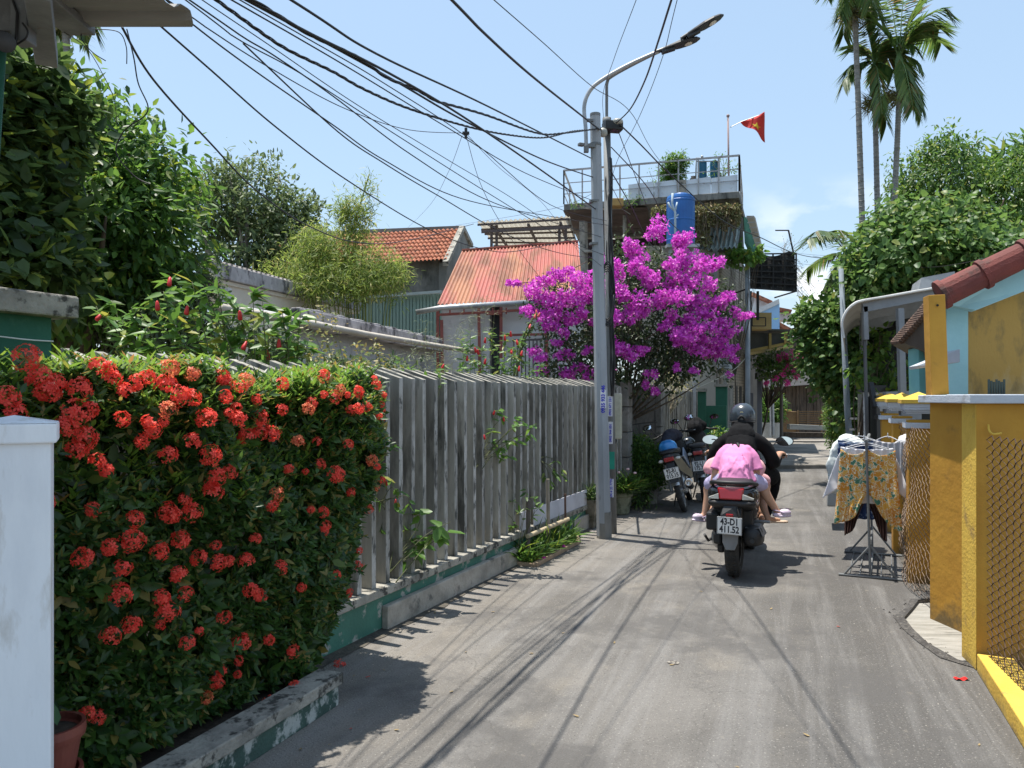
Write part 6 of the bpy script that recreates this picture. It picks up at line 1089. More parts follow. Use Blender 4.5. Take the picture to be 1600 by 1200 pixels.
stemplant('climbing_leaves', 'pale-leaved weed climbing through the lower fins near the hedge', 'weed', tuple(FL(5.1, .1)+ZZ*.27), spray([(655, 800), (640, 825), (660, 840), (680, 825), (700, 830), (650, 860), (670, 850), (690, 840), (620, 870), (612, 910), (608, 895), (635, 880), (655, 870), (705, 815)], 5.35, .05), g_light, .1, .6, 5, .004, spread=.3, heart=True)
stemplant('climbing_leaves', 'leafy red-flowered sprig poking out of the fins at mid fence', 'weed', tuple(FL(6.35, .1)+ZZ*.9), spray([(775, 670), (790, 650), (805, 665), (820, 660), (835, 665), (770, 690), (785, 700), (800, 690), (815, 690), (790, 720), (800, 715), (780, 640), (810, 650), (830, 680)], 6.5, .06), g_light, .07, .5, 6, .003, spray([(772, 645), (743, 678), (757, 683), (787, 655)], 6.4), redf, .02, spread=.35, heart=True)
stemplant('climbing_leaves', 'small sprig with a red bud reaching out beside the hedge end', 'weed', tuple(FL(5.0, .05)+ZZ*.8), spray([(600, 745), (612, 750), (625, 770), (640, 790), (620, 800), (600, 790), (595, 830)], 5.0, .04), g_light, .07, .4, 4, .003, spray([(604, 755), (618, 784)], 4.95), redf, .016, spread=.4)
stemplant('climbing_leaves', 'small leafy twig growing through the fins above the bamboo rail', 'weed', tuple(FL(7.6, .1)+ZZ*.9), spray([(855, 750), (870, 745), (880, 735), (862, 760), (885, 750), (830, 760), (825, 780), (820, 750)], 7.6, .05), g_mid, .08, .3, 6, .004, spread=.4)
tree('leafy_shrub', 'dark leafy shrub filling the gap under the low house wall behind the hibiscus', (-1.9, 7.4, 0), [E(330, 520, 7, 60, 30, .4), E(430, 540, 7.2, 50, 26, .35), E(250, 520, 6.8, 60, 35, .4), E(520, 575, 7.4, 50, 16, .3), E(600, 585, 8, 60, 14, .3)], 520, 10, .07, g_grey, barkp, .02, cat='shrub', asp=.4, spread=.1, lo=.3, ntips=12)
stemplant('climbing_leaves', 'green creeper spilling over the fence top beside the hedge end', 'creeper', tuple(FL(5.6, .2)+ZZ*1.2), spray([(625, 560), (640, 575), (650, 600), (665, 590), (680, 575), (645, 620), (690, 600)], 5.8, .08), g_light, .06, .45, 9, .003, spread=.5)
stemplant('climbing_leaves', 'young creeper at the fence foot by the white boards', 'creeper', tuple(FL(6.9, .0)+ZZ*.05), spray([(790, 800), (800, 780), (812, 800), (822, 760), (835, 775), (845, 790), (805, 820)], 6.9, .05), g_mid, .07, .35, 7, .003, spread=.5)
# yellow-green plants behind the bougainvillea foot and the green door
tree('pale_shrub', 'tangle of pale twigs and yellow leaves under the bougainvillea', tuple(W(1040, 690, 12.9)), [E(1045, 590, 12.9, 30, 18, .3), E(1062, 600, 12.9, 18, 10, .2)], 45, 7, .05, leafmat('pale twig leaves', (.25, .24, .1), (.35, .32, .15), .3), mat('pale twig', (.4, .36, .27), bump=0), .02, cat='shrub', ntips=24, lo=.3)
# ---------------------------------------------------------------- pots, garden plot, potted plants
t = thing('square_planter', 'tall square weathered concrete planter at the foot of the fence', 'planter', tuple(G(925, 830)))
p = G(921, 826); p.y += .14; b = MB(); q = lambda z, s: [p+Matrix.Rotation(-.42, 3, 'Z')@Vector((x*s, y*s, z)) for x, y in ((-1, -1), (1, -1), (1, 1), (-1, 1))]
b.add(q(0, .095)+q(.32, .125)+q(.32, .1)+q(.27, .098), [(3, 2, 1, 0)]+[(i, (i+1) % 4, 4+(i+1) % 4, 4+i) for i in range(4)]+[(4+i, 4+(i+1) % 4, 8+(i+1) % 4, 8+i) for i in range(4)]+[(8+i, 8+(i+1) % 4, 12+(i+1) % 4, 12+i) for i in range(4)]+[(12, 13, 14, 15)]); b.build('pot', mat('stained pot concrete', (.34, .3, .23), (.2, .17, .12), 5, c3=(.07, .065, .04), sc3=7, thr3=(.5, .62), bump=.5, rough=.95), t, bevel=.006)
def tuft(lmx, c, n, L, wd, up=.8, par=None, name='leaves', r=.04):
    lm = LM(); P = np.tile(np.array(c), (n, 1))+RS.normal(size=(n, 3))*[r, r, .01]; lm.leaves(P, rv(n)*[1, 1, .3]+[0, 0, up], rv(n)*.4+[0, 0, .5], L*(.6+.6*RS.rand(n)), wd, droop=.45, mid=.5); return lm.build(name, lmx, par)
tuft(g_grey, p+ZZ*.29, 60, .26, .028, .9, t); tuft(g_mid, p+ZZ*.32, 50, .2, .03, .9, t, r=.06)
t = thing('round_planter', 'mossy round concrete planter with grassy pink-flowered plant behind the pole', 'planter', tuple(G(968, 806)))
p = G(969, 803); b = MB(); b.lathe([(.1, 0), (.115, .02), (.125, .1), (.14, .2), (.142, .22), (.16, .235), (.165, .28), (.15, .285), (.135, .28), (.13, .24), (0, .24)], p, 32); b.build('pot', mat('mossy concrete', (.25, .25, .17), (.16, .165, .11), 6, c3=(.07, .08, .045), sc3=9, thr3=(.52, .64), bump=.6, rough=.95), t, smooth=False, bevel=.003)
tuft(g_light, p+ZZ*.25, 420, .3, .014, 1.0, t, r=.07); tuft(g_grey, p+ZZ*.25, 160, .24, .016, .6, t, r=.07)
for (x, y) in ((967, 738), (981, 733), (992, 739)): b = MB(); b.ball(W(x, y, p.y-.12), (.022, .02, .015)); b.build('flower', mat('pink petals', (.75, .5, .5), bump=0), t, smooth=True)
tree('round_shrub', 'dense dark round shrub in a grey pot beside the parked motorbikes', tuple(G(1010, 790)), [E(1000, 715, 10.9, 45, 27, .35), E(985, 700, 10.7, 30, 18, .25), E(1020, 730, 10.8, 30, 30, .3), E(1000, 745, 10.6, 25, 20, .3)], 900, 10, .042, g_dark, bark, .03, cat='shrub', asp=.5, spread=.06, lo=.6, ntips=10)
b = MB(); b.lathe([(.13, 0), (.15, .3), (.17, .32), (.15, .33), (.13, .3), (0, .3)], G(1012, 786), 24); tag(b.build('pot', stone_l), 'tapered grey stone pot under the dense round shrub', 'pot')
tree('low_plants', 'weedy dark green plants around the foot of the round shrub', tuple(G(1000, 800)), [E(998, 775, 10.2, 22, 18, .2), E(1030, 700, 12.4, 22, 12, .3), E(1045, 690, 12.8, 16, 10, .3)], 120, 8, .07, g_dark, bark, .01, cat='plant', asp=.2, spread=.08, ntips=6)
tree('door_shrub', 'yellow-green weedy shrub at the foot of the green gate wall', tuple(W(1127, 720, 15)), [E(1126, 690, 15, 16, 16, .2), E(1120, 680, 15, 8, 8, .15)], 90, 7, .07, g_light, bark, .01, cat='shrub', spread=.07, ntips=6)
for i, (x, lb) in enumerate(((1199, 'leafy dark plant in the left white pot at the far house corner'), (1210, 'leafy plant in the right white pot beside the thin pale post'))):
    tree('potted_plant', lb, tuple(W(x, 681, 24)), [E(x, 645-i*4, 24, 14, 18, .35), E(x+3, 630, 24, 10, 10, .3)], 170, 8, .13, g_dark, bark, .03, cat='potted plant', group='potted plants at the far corner', asp=.3, spread=.14, ntips=6)
    b = MB(); b.lathe([(.14, 0), (.2, .44), (.21, .46), (.18, .46), (0, .44)], W(x, 684, 23.6), 20); tag(b.build('pot', mat('white plastic pot', (.42, .43, .42))), ('left white tapered pot at the far house corner', 'right white tapered pot at the far house corner')[i], 'pot', 'white pots at the far corner')
t = thing('garden_bed', 'small planted bed by the fence edged with a timber batten', 'garden bed', tuple(G(845, 870)))
pl = [G(784, 879), G(836, 886), G(905, 848), G(895, 838)]; b = MB(); b.prism([v+ZZ*.001 for v in [G(786, 878), G(835, 884), G(903, 848), FL(8.2, 0), FL(6.9, 0)]], (0, 0, .015)); b.build('soil', soil, t)
batten = mat('old batten wood', (.42, .3, .2), (.28, .2, .13), 8, st=(1, 1, 1), bump=.3); b = MB(); b.beam(pl[1]+ZZ*.02, pl[2]+ZZ*.02, .045, .04); b.beam(pl[0]+ZZ*.015, pl[1]+ZZ*.015, .03, .03); b.beam(pl[2]+ZZ*.015, FL(8.35, -.02)+ZZ*.015, .03, .03); b.build('edging', batten, t, bevel=.004)
lm = LM(); n = 620; P = []
while len(P) < n:
    u, v = RS.rand(), RS.rand(); q0 = FL(6.85+1.0*u, .02-.2*v); P.append((q0.x, q0.y, .01))
P = np.array(P); lm.leaves(P, rv(n)*[.9, .9, .2]+[0, 0, .8], rv(n)*.5+[0, 0, .5], .14+.2*RS.rand(n), .017, droop=.4, mid=.5); lm.build('plants', g_dark, t)
lm = LM(); n = 260; P = P[:n]+[0, 0, .03]; lm.leaves(P, rv(n)*[1, 1, .3]+[0, 0, .4], rv(n)*.5+[0, 0, .6], .1+.08*RS.rand(n), .025); lm.build('low_leaves', g_light, t)
for (x, y) in ((880, 854), (849, 872)): b = MB(); b.ball(G(x, y, .04), .022, 8); b.build('flower', mat('fallen magenta', (.5, .03, .3), bump=0), t)
stake = mat('stake wood', (.3, .26, .2), (.22, .19, .15), 6); b = MB(); b.tube([G(857, 868), G(856, 868)+ZZ*.72], .017, 8); tag(b.build('stake', stake), 'tall pale wooden stake in the garden bed', 'stake')
b = MB(); b.tube([G(884, 853), G(883, 853)+ZZ*.52], .011, 8); tag(b.build('stake', mat('rust rod', (.13, .07, .05))), 'thin rusty rod at the right end of the garden bed', 'stake')
b = MB(); b.tube([G(825, 880), G(825.5, 880)+ZZ*.56], .02, 8); tag(b.build('stake', mat('dark stake', (.12, .1, .09))), 'dark wooden stake at the left end of the garden bed', 'stake')
b = MB(); Q = [W(824, 838, 6.85), W(857, 824, 7.15), W(888, 811, 7.5)]; b.tube(Q, .02, 10)
for k in (.2, .5, .8): q = Q[0].lerp(Q[2], k); b.tube([q, q+(Q[2]-Q[0]).normalized()*.012], .023, 10)
tag(b.build('bamboo_rail', mat('dry bamboo', (.45, .37, .24), (.34, .27, .17), 5)), 'dry bamboo rail tied across the stakes of the garden bed', 'rail')
# ---------------------------------------------------------------- litter
lf0 = mat('dry leaf', (.36, .28, .13), (.2, .13, .06), 9); lf1 = mat('fallen red petal', (.6, .06, .04)); proto = {}
spots = [(553, 1057), (575, 1059), (495, 1048), (548, 1140), (470, 1172), (562, 1110), (705, 1082), (680, 958), (770, 957), (650, 935), (830, 1022), (1050, 1040), (1152, 1200), (900, 1120), (1205, 952), (1260, 1150), (1530, 1165), (960, 1005), (728, 1020), (1310, 980), (620, 1142), (515, 1165), (600, 1048), (880, 990), (1095, 925)]
for i, (x, y) in enumerate(spots):
    k = 'p' if i in (1, 3, 19) else 'l'
    if k not in proto:
        lm = LM(); lm.leaves([[0, 0, 0]], [[1, 0, .1]], [[0, 0, 1]], .03, .013, fold=.1, droop=-.1); o = lm.build('fallen_leaf', lf0 if k == 'l' else lf1); proto[k] = o
    else: o = proto[k].copy(); C.objects.link(o)
    o.location = G(x, y)+ZZ*.004; o.rotation_euler = (0, 0, RS.rand()*6.28); s_ = .6+.6*RS.rand(); o.scale = (s_,)*3
    tag(o, 'tiny dry fallen leaf lying on the asphalt' if k == 'l' else 'tiny fallen red petal lying on the asphalt', 'leaf' if k == 'l' else 'petal', 'fallen leaves on the lane' if k == 'l' else 'fallen red petals on the lane')
b = MB(); p = G(1502, 1062); b.grid(lambda u, v: p+Vector(((u-.5)*.07, (v-.5)*.035, .006+.006*math.sin(u*9)*math.cos(v*7))), 8, 5); tag(b.build('red_wrapper', mat('red foil', (.6, .02, .02), rough=.4), smooth=True), 'crumpled red scrap lying at the foot of the nearest ochre pier', 'litter')
# ---------------------------------------------------------------- vehicles
gloss = mat('black gloss plastic', (.012, .012, .013), rough=.22, bump=.02, coat=.6); matte = mat('black matt plastic', (.02, .02, .021), rough=.55, bump=.1); rubber = mat('tyre rubber', (.02, .02, .02), (.035, .033, .03), 20, rough=.85, bump=.5, bsc=90)
silver = mat('silver alloy', (.5, .5, .5), (.4, .4, .4), 5, metal=.8, rough=.35, bump=.05); chrome = mat('chrome', (.7, .7, .7), metal=1, rough=.12, bump=0); redl = mat('red lamp lens', (.35, .005, .008), rough=.2, bump=0, coat=.6); clearl = mat('clear lamp lens', (.6, .6, .55), rough=.25, bump=0, coat=.5)
platem = mat('licence plate white', (.78, .79, .78), (.7, .71, .7), 5, rough=.4, bump=.02); ink = mat('plate black ink', (.02, .02, .03), bump=0); mirr = mat('mirror glass', (.85, .88, .9), metal=1, rough=.03, bump=0); vinyl = mat('black seat vinyl', (.018, .018, .018), rough=.5, bump=.25, bsc=120)
greym = mat('grey mudguard plastic', (.2, .2, .2), (.15, .15, .15), 6, rough=.6, bump=.1)
def loft(mb, secs, n=20, pw=2.6, axis='y', mi=0):
    b0 = len(mb.v)
    for (t_, c, rx, rz) in secs:
        for j in range(n):
            a = 2*math.pi*j/n; cx = math.copysign(abs(math.cos(a))**(2/pw), math.cos(a))*rx; cz = math.copysign(abs(math.sin(a))**(2/pw), math.sin(a))*rz
            mb.v.append((cx, t_, c+cz) if axis == 'y' else (cx, c+cz, t_))
    k = len(secs)
    for i in range(k-1):
        for j in range(n): mb.f.append((b0+i*n+j, b0+i*n+(j+1) % n, b0+(i+1)*n+(j+1) % n, b0+(i+1)*n+j)); mb.m.append(mi)
    mb.f += [tuple(b0+j for j in range(n)), tuple(b0+(k-1)*n+j for j in range(n))]; mb.m += [mi, mi]; return mb
RX = Matrix.Rotation(R(90), 3, 'Y')
def wheel(t, y, r, wd, spokes=5, wire=False):
    b = MB(); pr = []
    for k in range(13):
        a = math.pi*2*k/12; pr.append((r-wd*.48+wd*.48*math.cos(a), wd*.5*math.sin(a)))
    b.lathe(pr[:-1]+[pr[0]], (0, y, r), 48, mt=RX)
    b.f = [f for f, m in zip(b.f, b.m)][:12*48]; b.m = b.m[:12*48]
    for k in range(44):      # tread grooves as small blocks
        a = 2*math.pi*k/44; rr = r-.001
        for s_ in (-1, 1): b.box((s_*wd*.2, y+math.cos(a)*rr, r+math.sin(a)*rr), (wd*.26, .014, .007), mt=Matrix.Rotation(a, 3, 'X')@Matrix.Rotation(R(90), 3, 'X')@Matrix.Rotation(s_*.4, 3, 'Z'))
    w_ = b.build('tyre', rubber, t, smooth=False)
    b = MB(); ri = r-wd*.95; b.lathe([(ri, -wd*.35), (ri+.012, -wd*.38), (ri+.012, wd*.38), (ri, wd*.35), (ri-.015, 0), (ri, -wd*.35)], (0, y, r), 40, mt=RX); b.lathe([(.0, -.06), (.045, -.055), (.045, .055), (0, .06)], (0, y, r), 20, mt=RX)
    for k in range(spokes):
        a = 2*math.pi*k/spokes; b.beam((0, y, r), (0, y+math.cos(a)*ri, r+math.sin(a)*ri), .006 if wire else .03, .006 if wire else .022)
    b.build('rim', silver if wire else matte, w_); return w_
def plate(t, c, l1, l2, tilt, yaw=0, w_=.19, h=.14):
    M = Matrix.Translation(c)@Matrix.Rotation(yaw, 4, 'Y')@Matrix.Rotation(R(90)+tilt, 4, 'X'); b = MB(); b.box(Vector(c), (w_, h, .003), mt=M.to_3x3().to_4x4()); p = b.build('license_plate', platem, t, bevel=.001)
    b = MB(); hw, hh = w_/2-.004, h/2-.004; R3 = M.to_3x3()
    for a, e in (((-hw, -hh), (hw, -hh)), ((hw, -hh), (hw, hh)), ((hw, hh), (-hw, hh)), ((-hw, hh), (-hw, -hh))): b.beam(M@Vector((*a, .002)), M@Vector((*e, .002)), .0022, .0012)
    t1 = text_mb(l1, .073, M@Matrix.Translation((0, .031, .0022))@Matrix.Diagonal((.74, 1.02, 1, 1)), .0006, .0022); t2 = text_mb(l2, .073, M@Matrix.Translation((0, -.031, .0022))@Matrix.Diagonal((.76, 1.02, 1, 1)), .0006, .0022)
    b.add(t1.v, t1.f); b.add(t2.v, t2.f); b.build('plate_lettering', ink, p); return p
def mirror(t, base, c, face, w_=.075, h=.045, sq=False):
    b = MB(); b.tube(smoothpath([base, Vector(base).lerp(Vector(c), .6)+ZZ*.03, c], 4), .006, 6); fq = Vector(face).normalized().to_track_quat('Z', 'Y').to_matrix(); b.ball(Vector(c)-Vector(face).normalized()*.012, (w_, h, .022), 18, mt=fq); m = b.build('mirror', matte, t, smooth=True)
    b = MB(); b.lathe([(0, 0), (w_*.9, 0), (w_*.9, .003), (0, .003)], Vector(c)+Vector(face).normalized()*.009, 4 if sq else 26, mt=fq, sq=h/w_); b.build('mirror_glass', mirr, m)
def handlebar(t, y, z, w_=.33, rise=.03):
    b = MB(); b.tube(smoothpath([(-w_+.1, y-.02, z), (-.12, y+.04, z+rise), (0, y+.06, z+rise), (.12, y+.04, z+rise), (w_-.1, y-.02, z)], 4), .012, 8); b.build('handlebar', matte, t, smooth=True)
    for s_ in (-1, 1):
        b = MB(); b.tube([(s_*(w_-.11), y-.02, z), (s_*w_, y-.05, z-.005)], .017, 10); b.build('grip', rubber, t, smooth=True)
        b = MB(); b.tube(smoothpath([(s_*(w_-.13), y+.01, z), (s_*(w_-.05), y+.03, z-.005), (s_*(w_+.02), y+.01, z-.01)], 4), .005, 6); b.ball((s_*(w_+.02), y+.01, z-.01), .008, 8); b.build('brake_lever', silver, t, smooth=True)
SO = (1.86, 6.42, 0); SROT = (0, 0, R(-22))
s = thing('motor_scooter', 'black motor scooter ridden away up the lane, plate 43-D1 411.52', 'scooter', SO, rot=SROT)
wheel(s, 0, .29, .115); wheel(s, 1.31, .28, .1)
b = MB(); loft(b, [(-.285, .7, .11, .04), (-.25, .7, .18, .075), (-.15, .69, .21, .105), (.05, .66, .205, .14), (.3, .61, .18, .18), (.55, .55, .16, .2), (.72, .46, .14, .18), (.78, .45, .08, .1)], 24, 2.8); b.build('tail_fairing', gloss, s, smooth=True, sub=1)
b = MB(); loft(b, [(-.31, .64, .09, .015), (-.295, .64, .165, .028), (-.2, .63, .19, .045), (.1, .58, .17, .07)], 20); b.build('rear_valance', matte, s, smooth=True)
b = MB(); loft(b, [(-.24, .775, .08, .018), (-.2, .785, .13, .028), (0, .79, .155, .038), (.3, .785, .155, .045), (.42, .75, .15, .05), (.65, .735, .13, .05), (.8, .72, .08, .04)], 20, 3); b.build('seat', vinyl, s, smooth=True, sub=1)
b = MB(); b.tube(smoothpath([(-.165, .12, .755), (-.18, -.05, .775), (-.15, -.22, .8), (-.06, -.28, .805), (.06, -.28, .805), (.15, -.22, .8), (.18, -.05, .775), (.165, .12, .755)], 5), .016, 8); b.build('grab_rail', matte, s, smooth=True)
b = MB(); b.prism([(-.105, -.3, .765), (.105, -.3, .765), (.088, -.318, .672), (-.088, -.318, .672)], (0, .1, 0)); b.build('tail_light', redl, s, bevel=.012)
for s_ in (-1, 1):
    b = MB(); b.prism([(s_*.094, -.31, .72), (s_*.178, -.27, .682), (s_*.172, -.27, .67), (s_*.09, -.315, .674)], (0, .06, 0)); b.build('indicator', clearl, s, bevel=.004)
b = MB(); b.prism([(-.05, -.3, .63), (.05, -.3, .63), (.075, -.36, .55), (.07, -.35, .41), (-.07, -.35, .41), (-.075, -.36, .55)], (0, .04, 0)); b.prism([(-.08, -.24, .66), (.08, -.24, .66), (.08, -.29, .5), (-.08, -.29, .5)], (0, .3, -.02)); b.build('plate_bracket', matte, s, bevel=.006)
b = MB(); b.box((0, -.372, .557), (.055, .02, .022)); b.build('reflector', redl, s, bevel=.004)
plate(s, (0, -.385, .475), '43-D1', '411.52', .12, .03)
b = MB(); b.prism([(-.062, -.325, .41), (.062, -.325, .41), (.058, -.335, .33), (.035, -.34, .275), (-.035, -.34, .275), (-.058, -.335, .33)], (0, .012, 0)); b.build('mudguard', greym, s, bevel=.004)
b = MB(); loft(b, [(-.22, .35, .05, .05), (-.19, .36, .072, .075), (-.1, .37, .078, .088), (.12, .36, .078, .088), (.25, .34, .055, .06)], 18); b.v = [(x+.155, y, z-.02+y*-.12) for x, y, z in b.v]; b.build('exhaust', matte, s, smooth=True)
b = MB(); b.prism([(.1, -.12, .425), (.21, -.12, .425), (.24, -.13, .36), (.245, .2, .34), (.2, .2, .42), (.11, .2, .42)], (0, -.07, .01)); b.build('exhaust_shield', greym, s, bevel=.012)
b = MB(); b.tube([(.16, -.205, .335), (.16, -.245, .34)], .018, 12); b.build('exhaust_tip', matte, s)
b = MB(); b.ball((-.14, .06, .3), (.06, .1, .09), 16); b.box((-.13, .2, .31), (.08, .35, .12)); b.build('gear_case', silver, s, remesh=.012)
b = MB(); b.box((0, .16, .56), (.34, .44, .18)); b.build('under_seat_body', matte, s, bevel=.04)
b = MB(); b.box((.1, .02, .47), (.1, .24, .2)); b.build('inner_mudguard', matte, s, bevel=.02)
b = MB(); b.box((-.165, .06, .46), (.11, .34, .15)); b.box((-.1, -.05, .24), (.06, .1, .08)); b.box((-.12, -.08, .33), (.07, .16, .1)); b.build('airbox', matte, s, bevel=.02)
b = MB(); b.tube([(-.17, .05, .3), (-.215, .0, .28), (-.235, -.07, .34)], .012, 8); b.build('kick_lever', matte, s)
for s_ in (-1, 1):
    b = MB(); b.tube([(s_*.12, .22, .43), (s_*.27, .2, .435)], .014, 8); b.build('footpeg', silver, s)
    b = MB(); b.tube([(s_*.115, -.05, .3), (s_*.12, .0, .62)], .028, 12); b.build('rear_shock', silver, s)
b = MB(); b.box((0, .3, .38), (.12, .5, .2)); b.box((0, .88, .32), (.36, .5, .05)); b.box((0, .85, .42), (.14, .5, .18)); b.build('floorboard', matte, s, bevel=.03)
b = MB(); loft(b, [(.3, 1.12, .17, .05), (.45, 1.12, .2, .05), (.7, 1.1, .2, .06), (.88, 1.06, .17, .07), (.98, 1.04, .1, .06)], 20, 3, axis='z'); b.build('front_shield', gloss, s, smooth=True)
b = MB(); b.lathe([(.29, -.06), (.31, 0), (.29, .06)], (0, 1.31, .285), 40, mt=RX); b.tube([(.07, 1.31, .28), (.07, 1.15, .7)], .02, 8); b.tube([(-.07, 1.31, .28), (-.07, 1.15, .7)], .02, 8); b.f = [f for f in b.f if not all(b.v[i][2] < .33 for i in f) or len(f) > 4]; b.m = [0]*len(b.f); b.build('front_mudguard', gloss, s, solid=.004)
handlebar(s, 1.02, .96, .36)
mirror(s, (.2, 1.06, .99), (.345, 1.14, 1.07), (-.1, -1, .05), .085, .048); mirror(s, (-.2, 1.06, .99), (-.345, 1.14, 1.07), (.1, -1, .05), .085, .048)
# ---------------------------------------------------------------- riders
def limb(mb, pts, rr, n=14):
    P = [Vector(p) for p in pts]; S = smoothpath(P, 4); m = len(S)-1; rs = []
    for i in range(len(S)): u = i/m*(len(rr)-1); j = min(int(u), len(rr)-2); rs.append(rr[j]+(rr[j+1]-rr[j])*(u-j))
    mb.tube(S, rs, n); mb.ball(P[0], rr[0], n); mb.ball(P[-1], rr[-1], n)
def hand(mb, wrist, d, palm, side, k=1.0, curl=.6):      # d finger direction, palm = palm-facing direction, side = +1/-1 thumb side
    w0 = Vector(wrist); d = Vector(d).normalized(); pn = Vector(palm).normalized(); pn = (pn-d*pn.dot(d)).normalized(); sd = d.cross(pn)*side
    M = Matrix((sd, d, pn)).transposed(); c = w0+d*.045*k; mb.ball(c, (.038*k, .05*k, .015*k), 12, mt=M); L_ = (.062, .07, .066, .052)
    for i in range(4):
        o = w0+d*.082*k+sd*(.027-.018*i)*k; P = [o]; ang = 0
        for j in range(3): ang += curl*(.7+.15*j)*.95; P.append(P[-1]+(d*math.cos(ang)+pn*math.sin(ang))*L_[i]*k*(.45, .32, .23)[j])
        limb(mb, P, [.0085*k, .008*k, .0065*k], 8)
    o = w0+d*.02*k+sd*.028*k; limb(mb, [o, o+(sd*.6+d*.7+pn*.5).normalized()*.035*k, o+(sd*.35+d*.8+pn*.9).normalized()*.062*k], [.0105*k, .009*k, .007*k], 8)
def head(mb, c, fwd, r=.1, k=1):
    c = Vector(c); f = Vector(fwd).normalized(); x = f.cross(ZZ).normalized(); u = x.cross(f); M = Matrix((x, f, u)).transposed()
    mb.ball(c, (r*.8, r*.98, r*1.12), 20, mt=M); mb.ball(c+f*r*.35-u*r*.45, (r*.58, r*.55, r*.6), 16, mt=M); mb.ball(c+f*r*1.0-u*r*.12, (r*.13, r*.17, r*.22), 10, mt=M); mb.ball(c+f*r*.86-u*r*.5, (r*.25, r*.1, r*.07), 10, mt=M)
    for s_ in (-1, 1): mb.ball(c+x*s_*r*.82-u*r*.08, (r*.1, r*.2, r*.28), 10, mt=M)
    return M
skin = mat('warm skin', (.52, .29, .19), (.47, .25, .16), 4, rough=.5, bump=.05); skin2 = mat('child skin', (.56, .33, .22), (.5, .28, .185), 4, rough=.5, bump=.05); hairm = mat('black hair', (.012, .01, .009), rough=.4, st=(1, 1, .1), bump=.5, bsc=200)
blackc = mat('black jersey cloth', (.0075, .0075, .0085), (.011, .011, .012), 8, rough=.95, bump=.3, bsc=22, spec=.2); blackt = mat('black trousers cloth', (.006, .006, .007), rough=.95, bump=.3, bsc=15, spec=.2)
pink = mat('pink cotton', (.74, .27, .5), (.68, .23, .45), 3, rough=.95, bump=.35, bsc=9, detail=3, st=(1, 1, .5)); pinkp = mat('pale pink cloth', (.72, .38, .4), (.66, .32, .36), 3, rough=.9, bump=.2, bsc=25); lav = mat('lavender shorts', (.5, .46, .66), (.42, .38, .58), 6, rough=.9, bump=.2, bsc=25); croc = mat('pale lilac foam clogs', (.66, .55, .66), rough=.55, bump=.05); beige = mat('beige sandal', (.6, .46, .34), rough=.6, bump=.1)
# adult
a = thing('person', 'adult rider in black hoodie, black hood and dark helmet steering the scooter', 'person', SO, rot=SROT)
b = MB(); Mh = head(b, (0, .72, 1.29), (0, 1, -.15), .098); limb(b, [(0, .66, 1.22), (0, .62, 1.1)], [.05, .055]); limb(b, [(0, .6, 1.1), (0, .5, .86)], [.1, .1])
for s_ in (-1, 1):
    limb(b, [(s_*.15, .62, 1.1), (s_*.27, .7, .94), (s_*.31, .92, .955)], [.04, .036, .026]); hand(b, (s_*.312, .915, .972), (s_*.08, 1, -.05), (0, -.1, -1), -s_*1, 1.1, .9)
    limb(b, [(s_*.09, .52, .84), (s_*.2, .92, .76), (s_*.16, .86, .42)], [.07, .055, .04]); limb(b, [(s_*.16, .82, .37), (s_*.17, .98, .355)], [.03, .025])
b.build('body', skin, a, remesh=.008, relax=3)
b = MB(); limb(b, [(0, .5, .86), (0, .53, 1.0), (0, .6, 1.1)], [.14, .145, .13]); b.ball((0, .62, 1.1), (.155, .1, .075), 18); b.ball((0, .6, 1.13), (.1, .11, .09), 16)
for s_ in (-1, 1): limb(b, [(s_*.115, .61, 1.105), (s_*.21, .64, 1.03), (s_*.26, .68, .93), (s_*.275, .78, .895), (s_*.3, .885, .935)], [.07, .066, .062, .052, .038]); b.ball((s_*.25, .7, .9), (.052, .09, .065), 14)
b.ball((0, .5, .83), (.165, .14, .08), 16); b.build('hoodie', blackc, a, remesh=.011, relax=5, disp=.02, dscale=.16)
b = MB(); b.ball((0, .69, 1.24), (.1, .105, .095), 18); limb(b, [(0, .66, 1.2), (0, .6, 1.12)], [.098, .135]); b.ball((0, .57, 1.165), (.12, .07, .035), 16); b.build('hood', blackc, a, remesh=.009, relax=4, disp=.015, dscale=.08)
b = MB()
for s_ in (-1, 1): limb(b, [(s_*.08, .5, .83), (s_*.2, .8, .77), (s_*.235, .93, .74), (s_*.22, .93, .6), (s_*.18, .88, .42)], [.105, .1, .085, .08, .065])
b.build('trousers', blackt, a, remesh=.012, relax=5, disp=.015, dscale=.1)
for s_ in (-1, 1):
    b = MB(); b.ball((s_*.17, .94, .35), (.042, .12, .025), 14); b.build('shoe', matte, a, smooth=True)
b = MB(); prf = [(.108, -.045), (.113, -.04), (.112, -.02), (.108, .028), (.095, .068), (.067, .098), (.032, .112), (0, .115)]; b.lathe(prf, (0, .715, 1.315), 32, mt=Matrix.Rotation(.12, 3, 'X')); h = b.build('helmet', mat('dark blue-grey helmet', (.035, .045, .055), rough=.28, bump=.02, coat=.6), a, smooth=True, solid=.012)
b = MB(); b.lathe([(.0, 0), (.016, 0), (.016, .003), (0, .004)], (0, .607, 1.35), 20, mt=Matrix.Rotation(R(90)+.15, 3, 'X'), sq=.62); b.build('helmet_badge', mat('gold badge', (.65, .58, .3), rough=.3, bump=0), h)
b = MB(); b.tube(smoothpath([(-.116, .69, 1.275), (-.108, .64, 1.264), (0, .596, 1.272), (.108, .64, 1.264), (.116, .69, 1.275)], 6), .005, 6); b.tube(smoothpath([(-.03, .602, 1.29), (0, .594, 1.318), (.03, .602, 1.29)], 5), .011, 8); b.build('helmet_strap', mat('dark strap', (.015, .015, .015), bump=0), h, smooth=True)
b = MB()
